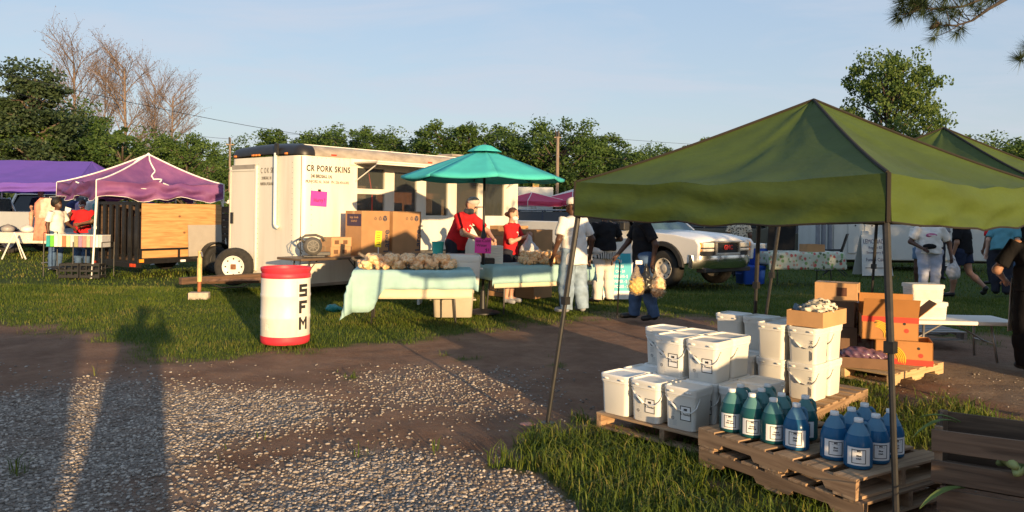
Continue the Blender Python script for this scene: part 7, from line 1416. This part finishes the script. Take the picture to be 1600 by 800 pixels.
m = MB(); m.lathe([(.01, -.06), (.06, -.03), (.075, .02), (.05, .06), (.01, .07)], 14); o = m.build('snack_wrap', mat('yellow_snack', (.6, .48, .2), .7, .2, 30), None, True); o.location = (9.22, 17.72, 1.20); tag(o, 'pale snack held by the girl in denim shorts', 'snack')
p = person('woman in white shirt with pink lips print and pale capri trousers', (8.22, 15.5, 0), F(-.2, -1), SK_D, 1.70, 1.38, 0, TEEW, 'short', .92, LAVP, 'capri', HAIRB, shoes=SHOEW, hips=1.1, vox=.015, arms={'R': ((-.36, .0, 1.14), (-.20, -.22, 1.02)), 'L': ((.37, .02, 1.12), (.38, -.06, .86))})
LIP = mat('pink_lips', (.42, .10, .24), .7)
m = MB()
m.lathe([(.005, -.012), (.06, -.006), (.075, 0), (.06, .006), (.005, .012)], 20, (0, 0, 0), 'Y'); o = m.build('lips_print', LIP, p, True); o.location = (-.02, -.172, 1.28); o.scale = (1.4, 1.2, .62); o.rotation_euler = (.15, 0, 0)
m = MB(); m.tube([(-.08, -.185, 1.285), (0, -.192, 1.28), (.05, -.188, 1.285)], .006, 5); m.build('lips_line', INKW, p); obj('waist_bag', sdf_mesh('waist_bag', [('ell', (-.06, -.20, 1.06), (.13, .05, .055)), ('cap', (-.2, -.1, 1.05), (.2, -.12, 1.03), .02, .02)], .012, .02), TEEK, p)
carrier('white plastic bag carried by the woman in the lips shirt', (8.62, 15.38, .86), .46, .26, PBAG)
person('woman in black top and denim shorts walking away on the right', (9.0, 15.75, 0), F(-.6, .8), SK_M, 1.70, 1.25, .03, TEEK, 'short', .92, clothm('dark_denim', (.025, .035, .07), .2), 'short', HAIRB, 'short', shoes=SHOEK, hips=1.15, vox=.016, legs={'L': ((.10, -.10, .50), (.10, -.14, .085)), 'R': ((-.10, .10, .52), (-.12, .40, .24), (-.02, -.05, -.13))})
person('person in red shirt standing beyond the woman in denim shorts', (11.6, 18.9, 0), F(-.2, .95), SK_B, 1.72, 1.2, 0, TEER, 'short', .9, DARKP, hair=HAIRB, vox=.02)
person('man in teal shirt and black cap stooping on the right', (10.2, 16.4, 0), F(.75, .6), SK_L, 1.76, 1.25, .35, TEALS, 'short', .90, DARKP, hair=HAIRB, hat='cap', hatm=CAPK, nod=.3, vox=.016)
person('masked person with dark hair at the right edge behind the stooping man', (12.0, 18.3, 0), F(-.2, -1), SK_D, 1.70, 1.1, 0, TEEK, 'short', .9, DARKP, hair=HAIRB, style='afro', mask=MASK, vox=.02)
p = person('stallholder all in black wearing a tied white apron at the right edge', (5.50, 8.25, 0), F(.35, .93), SK_M, 1.64, 1.28, .02, TEEK, 'short', .90, clothm('black_trousers', (.010, .010, .012)), hair=HAIRB, hat='cap', hatm=CAPK, shoes=SHOEK, vox=.014, loose=1.3, arms={'L': ((.38, -.04, 1.12), (.26, -.30, 1.0)), 'R': ((-.38, -.04, 1.12), (-.26, -.28, .98))})
m = MB(); m.tube([(.215*math.cos(a), .172*math.sin(a), 1.02) for a in [math.pi*k/12 for k in range(13)]], .006, 5); m.build('apron_tie', CAPW, p)
for s in (-1, 1): m = MB(); m.tube([(0, .178, 1.02), (s*.03, .186, 1.04), (s*.045, .186, 1.02), (s*.02, .182, 1.01), (s*.02, .188, .93), (s*.03, .188, .86)], .007, 5); m.build('apron_bow', CAPW, p)
m = MB(); m.grid([[(.24*math.cos(a)*k, .19*math.sin(a)*k-.01, z) for a in [math.pi+.25+(math.pi-.5)*i/14 for i in range(15)]] for z, k in ((1.03, 1.0), (.85, 1.06), (.6, 1.1), (.42, 1.15))]); m.build('apron', CAPW, p, True, solid=.004)
carrier('large white sack at the right picture edge beside the stallholder', (5.86, 8.05, 1.0), .80, .34, CAPW)

for pn, pts in (('man in red shirt and flapped', ((0, 1.32, .07), (-.05, 1.26, .04), (.05, 1.25, .05))), ('woman in red shirt and face', ((0, 1.30, .05), (.04, 1.25, .035)))):
    for o in list(COL.objects):
        if o.get('label', '').startswith(pn):
            ln = .42 if 'flapped' in pn else .04
            for x, z, w in pts:
                q = V(0, 0, .95)+Matrix.Rotation(ln, 3, 'X') @ (V(x, -.150 if ln > .1 else -.128, z)-V(0, 0, .95)); m = MB(); m.tube([q+V(-w/2, 0, 0), q+V(-w/4, -.004, .02), q+V(w/4, -.004, -.015), q+V(w/2, 0, .01)], .006, 5); m.build('shirt_print', INKW, o)
# more of the crowd beyond the second canopy
person('shopper in pale blue shirt far back on the right', (13.6, 21.5, 0), F(-.8, -.5), SK_B, 1.72, 1.1, 0, clothm('pale_blue', (.30, .42, .55)), 'short', .9, JEAND, hair=HAIRB, vox=.024)
person('shopper in striped grey shirt walking between the stalls on the right', (10.9, 20.2, 0), F(.6, .6), SK_M, 1.78, 1.05, .03, clothm('mid_grey', (.22, .22, .24), .3), 'short', .9, DARKP, hair=HAIRB, vox=.024)
person('shopper in maroon shirt between the pink canopies and the pickup', (2.2, 36, 0), F(.6, -.6), SK_B, 1.72, 1.1, 0, clothm('maroon', (.16, .03, .04)), 'short', .9, DARKP, hair=HAIRB, vox=.028)
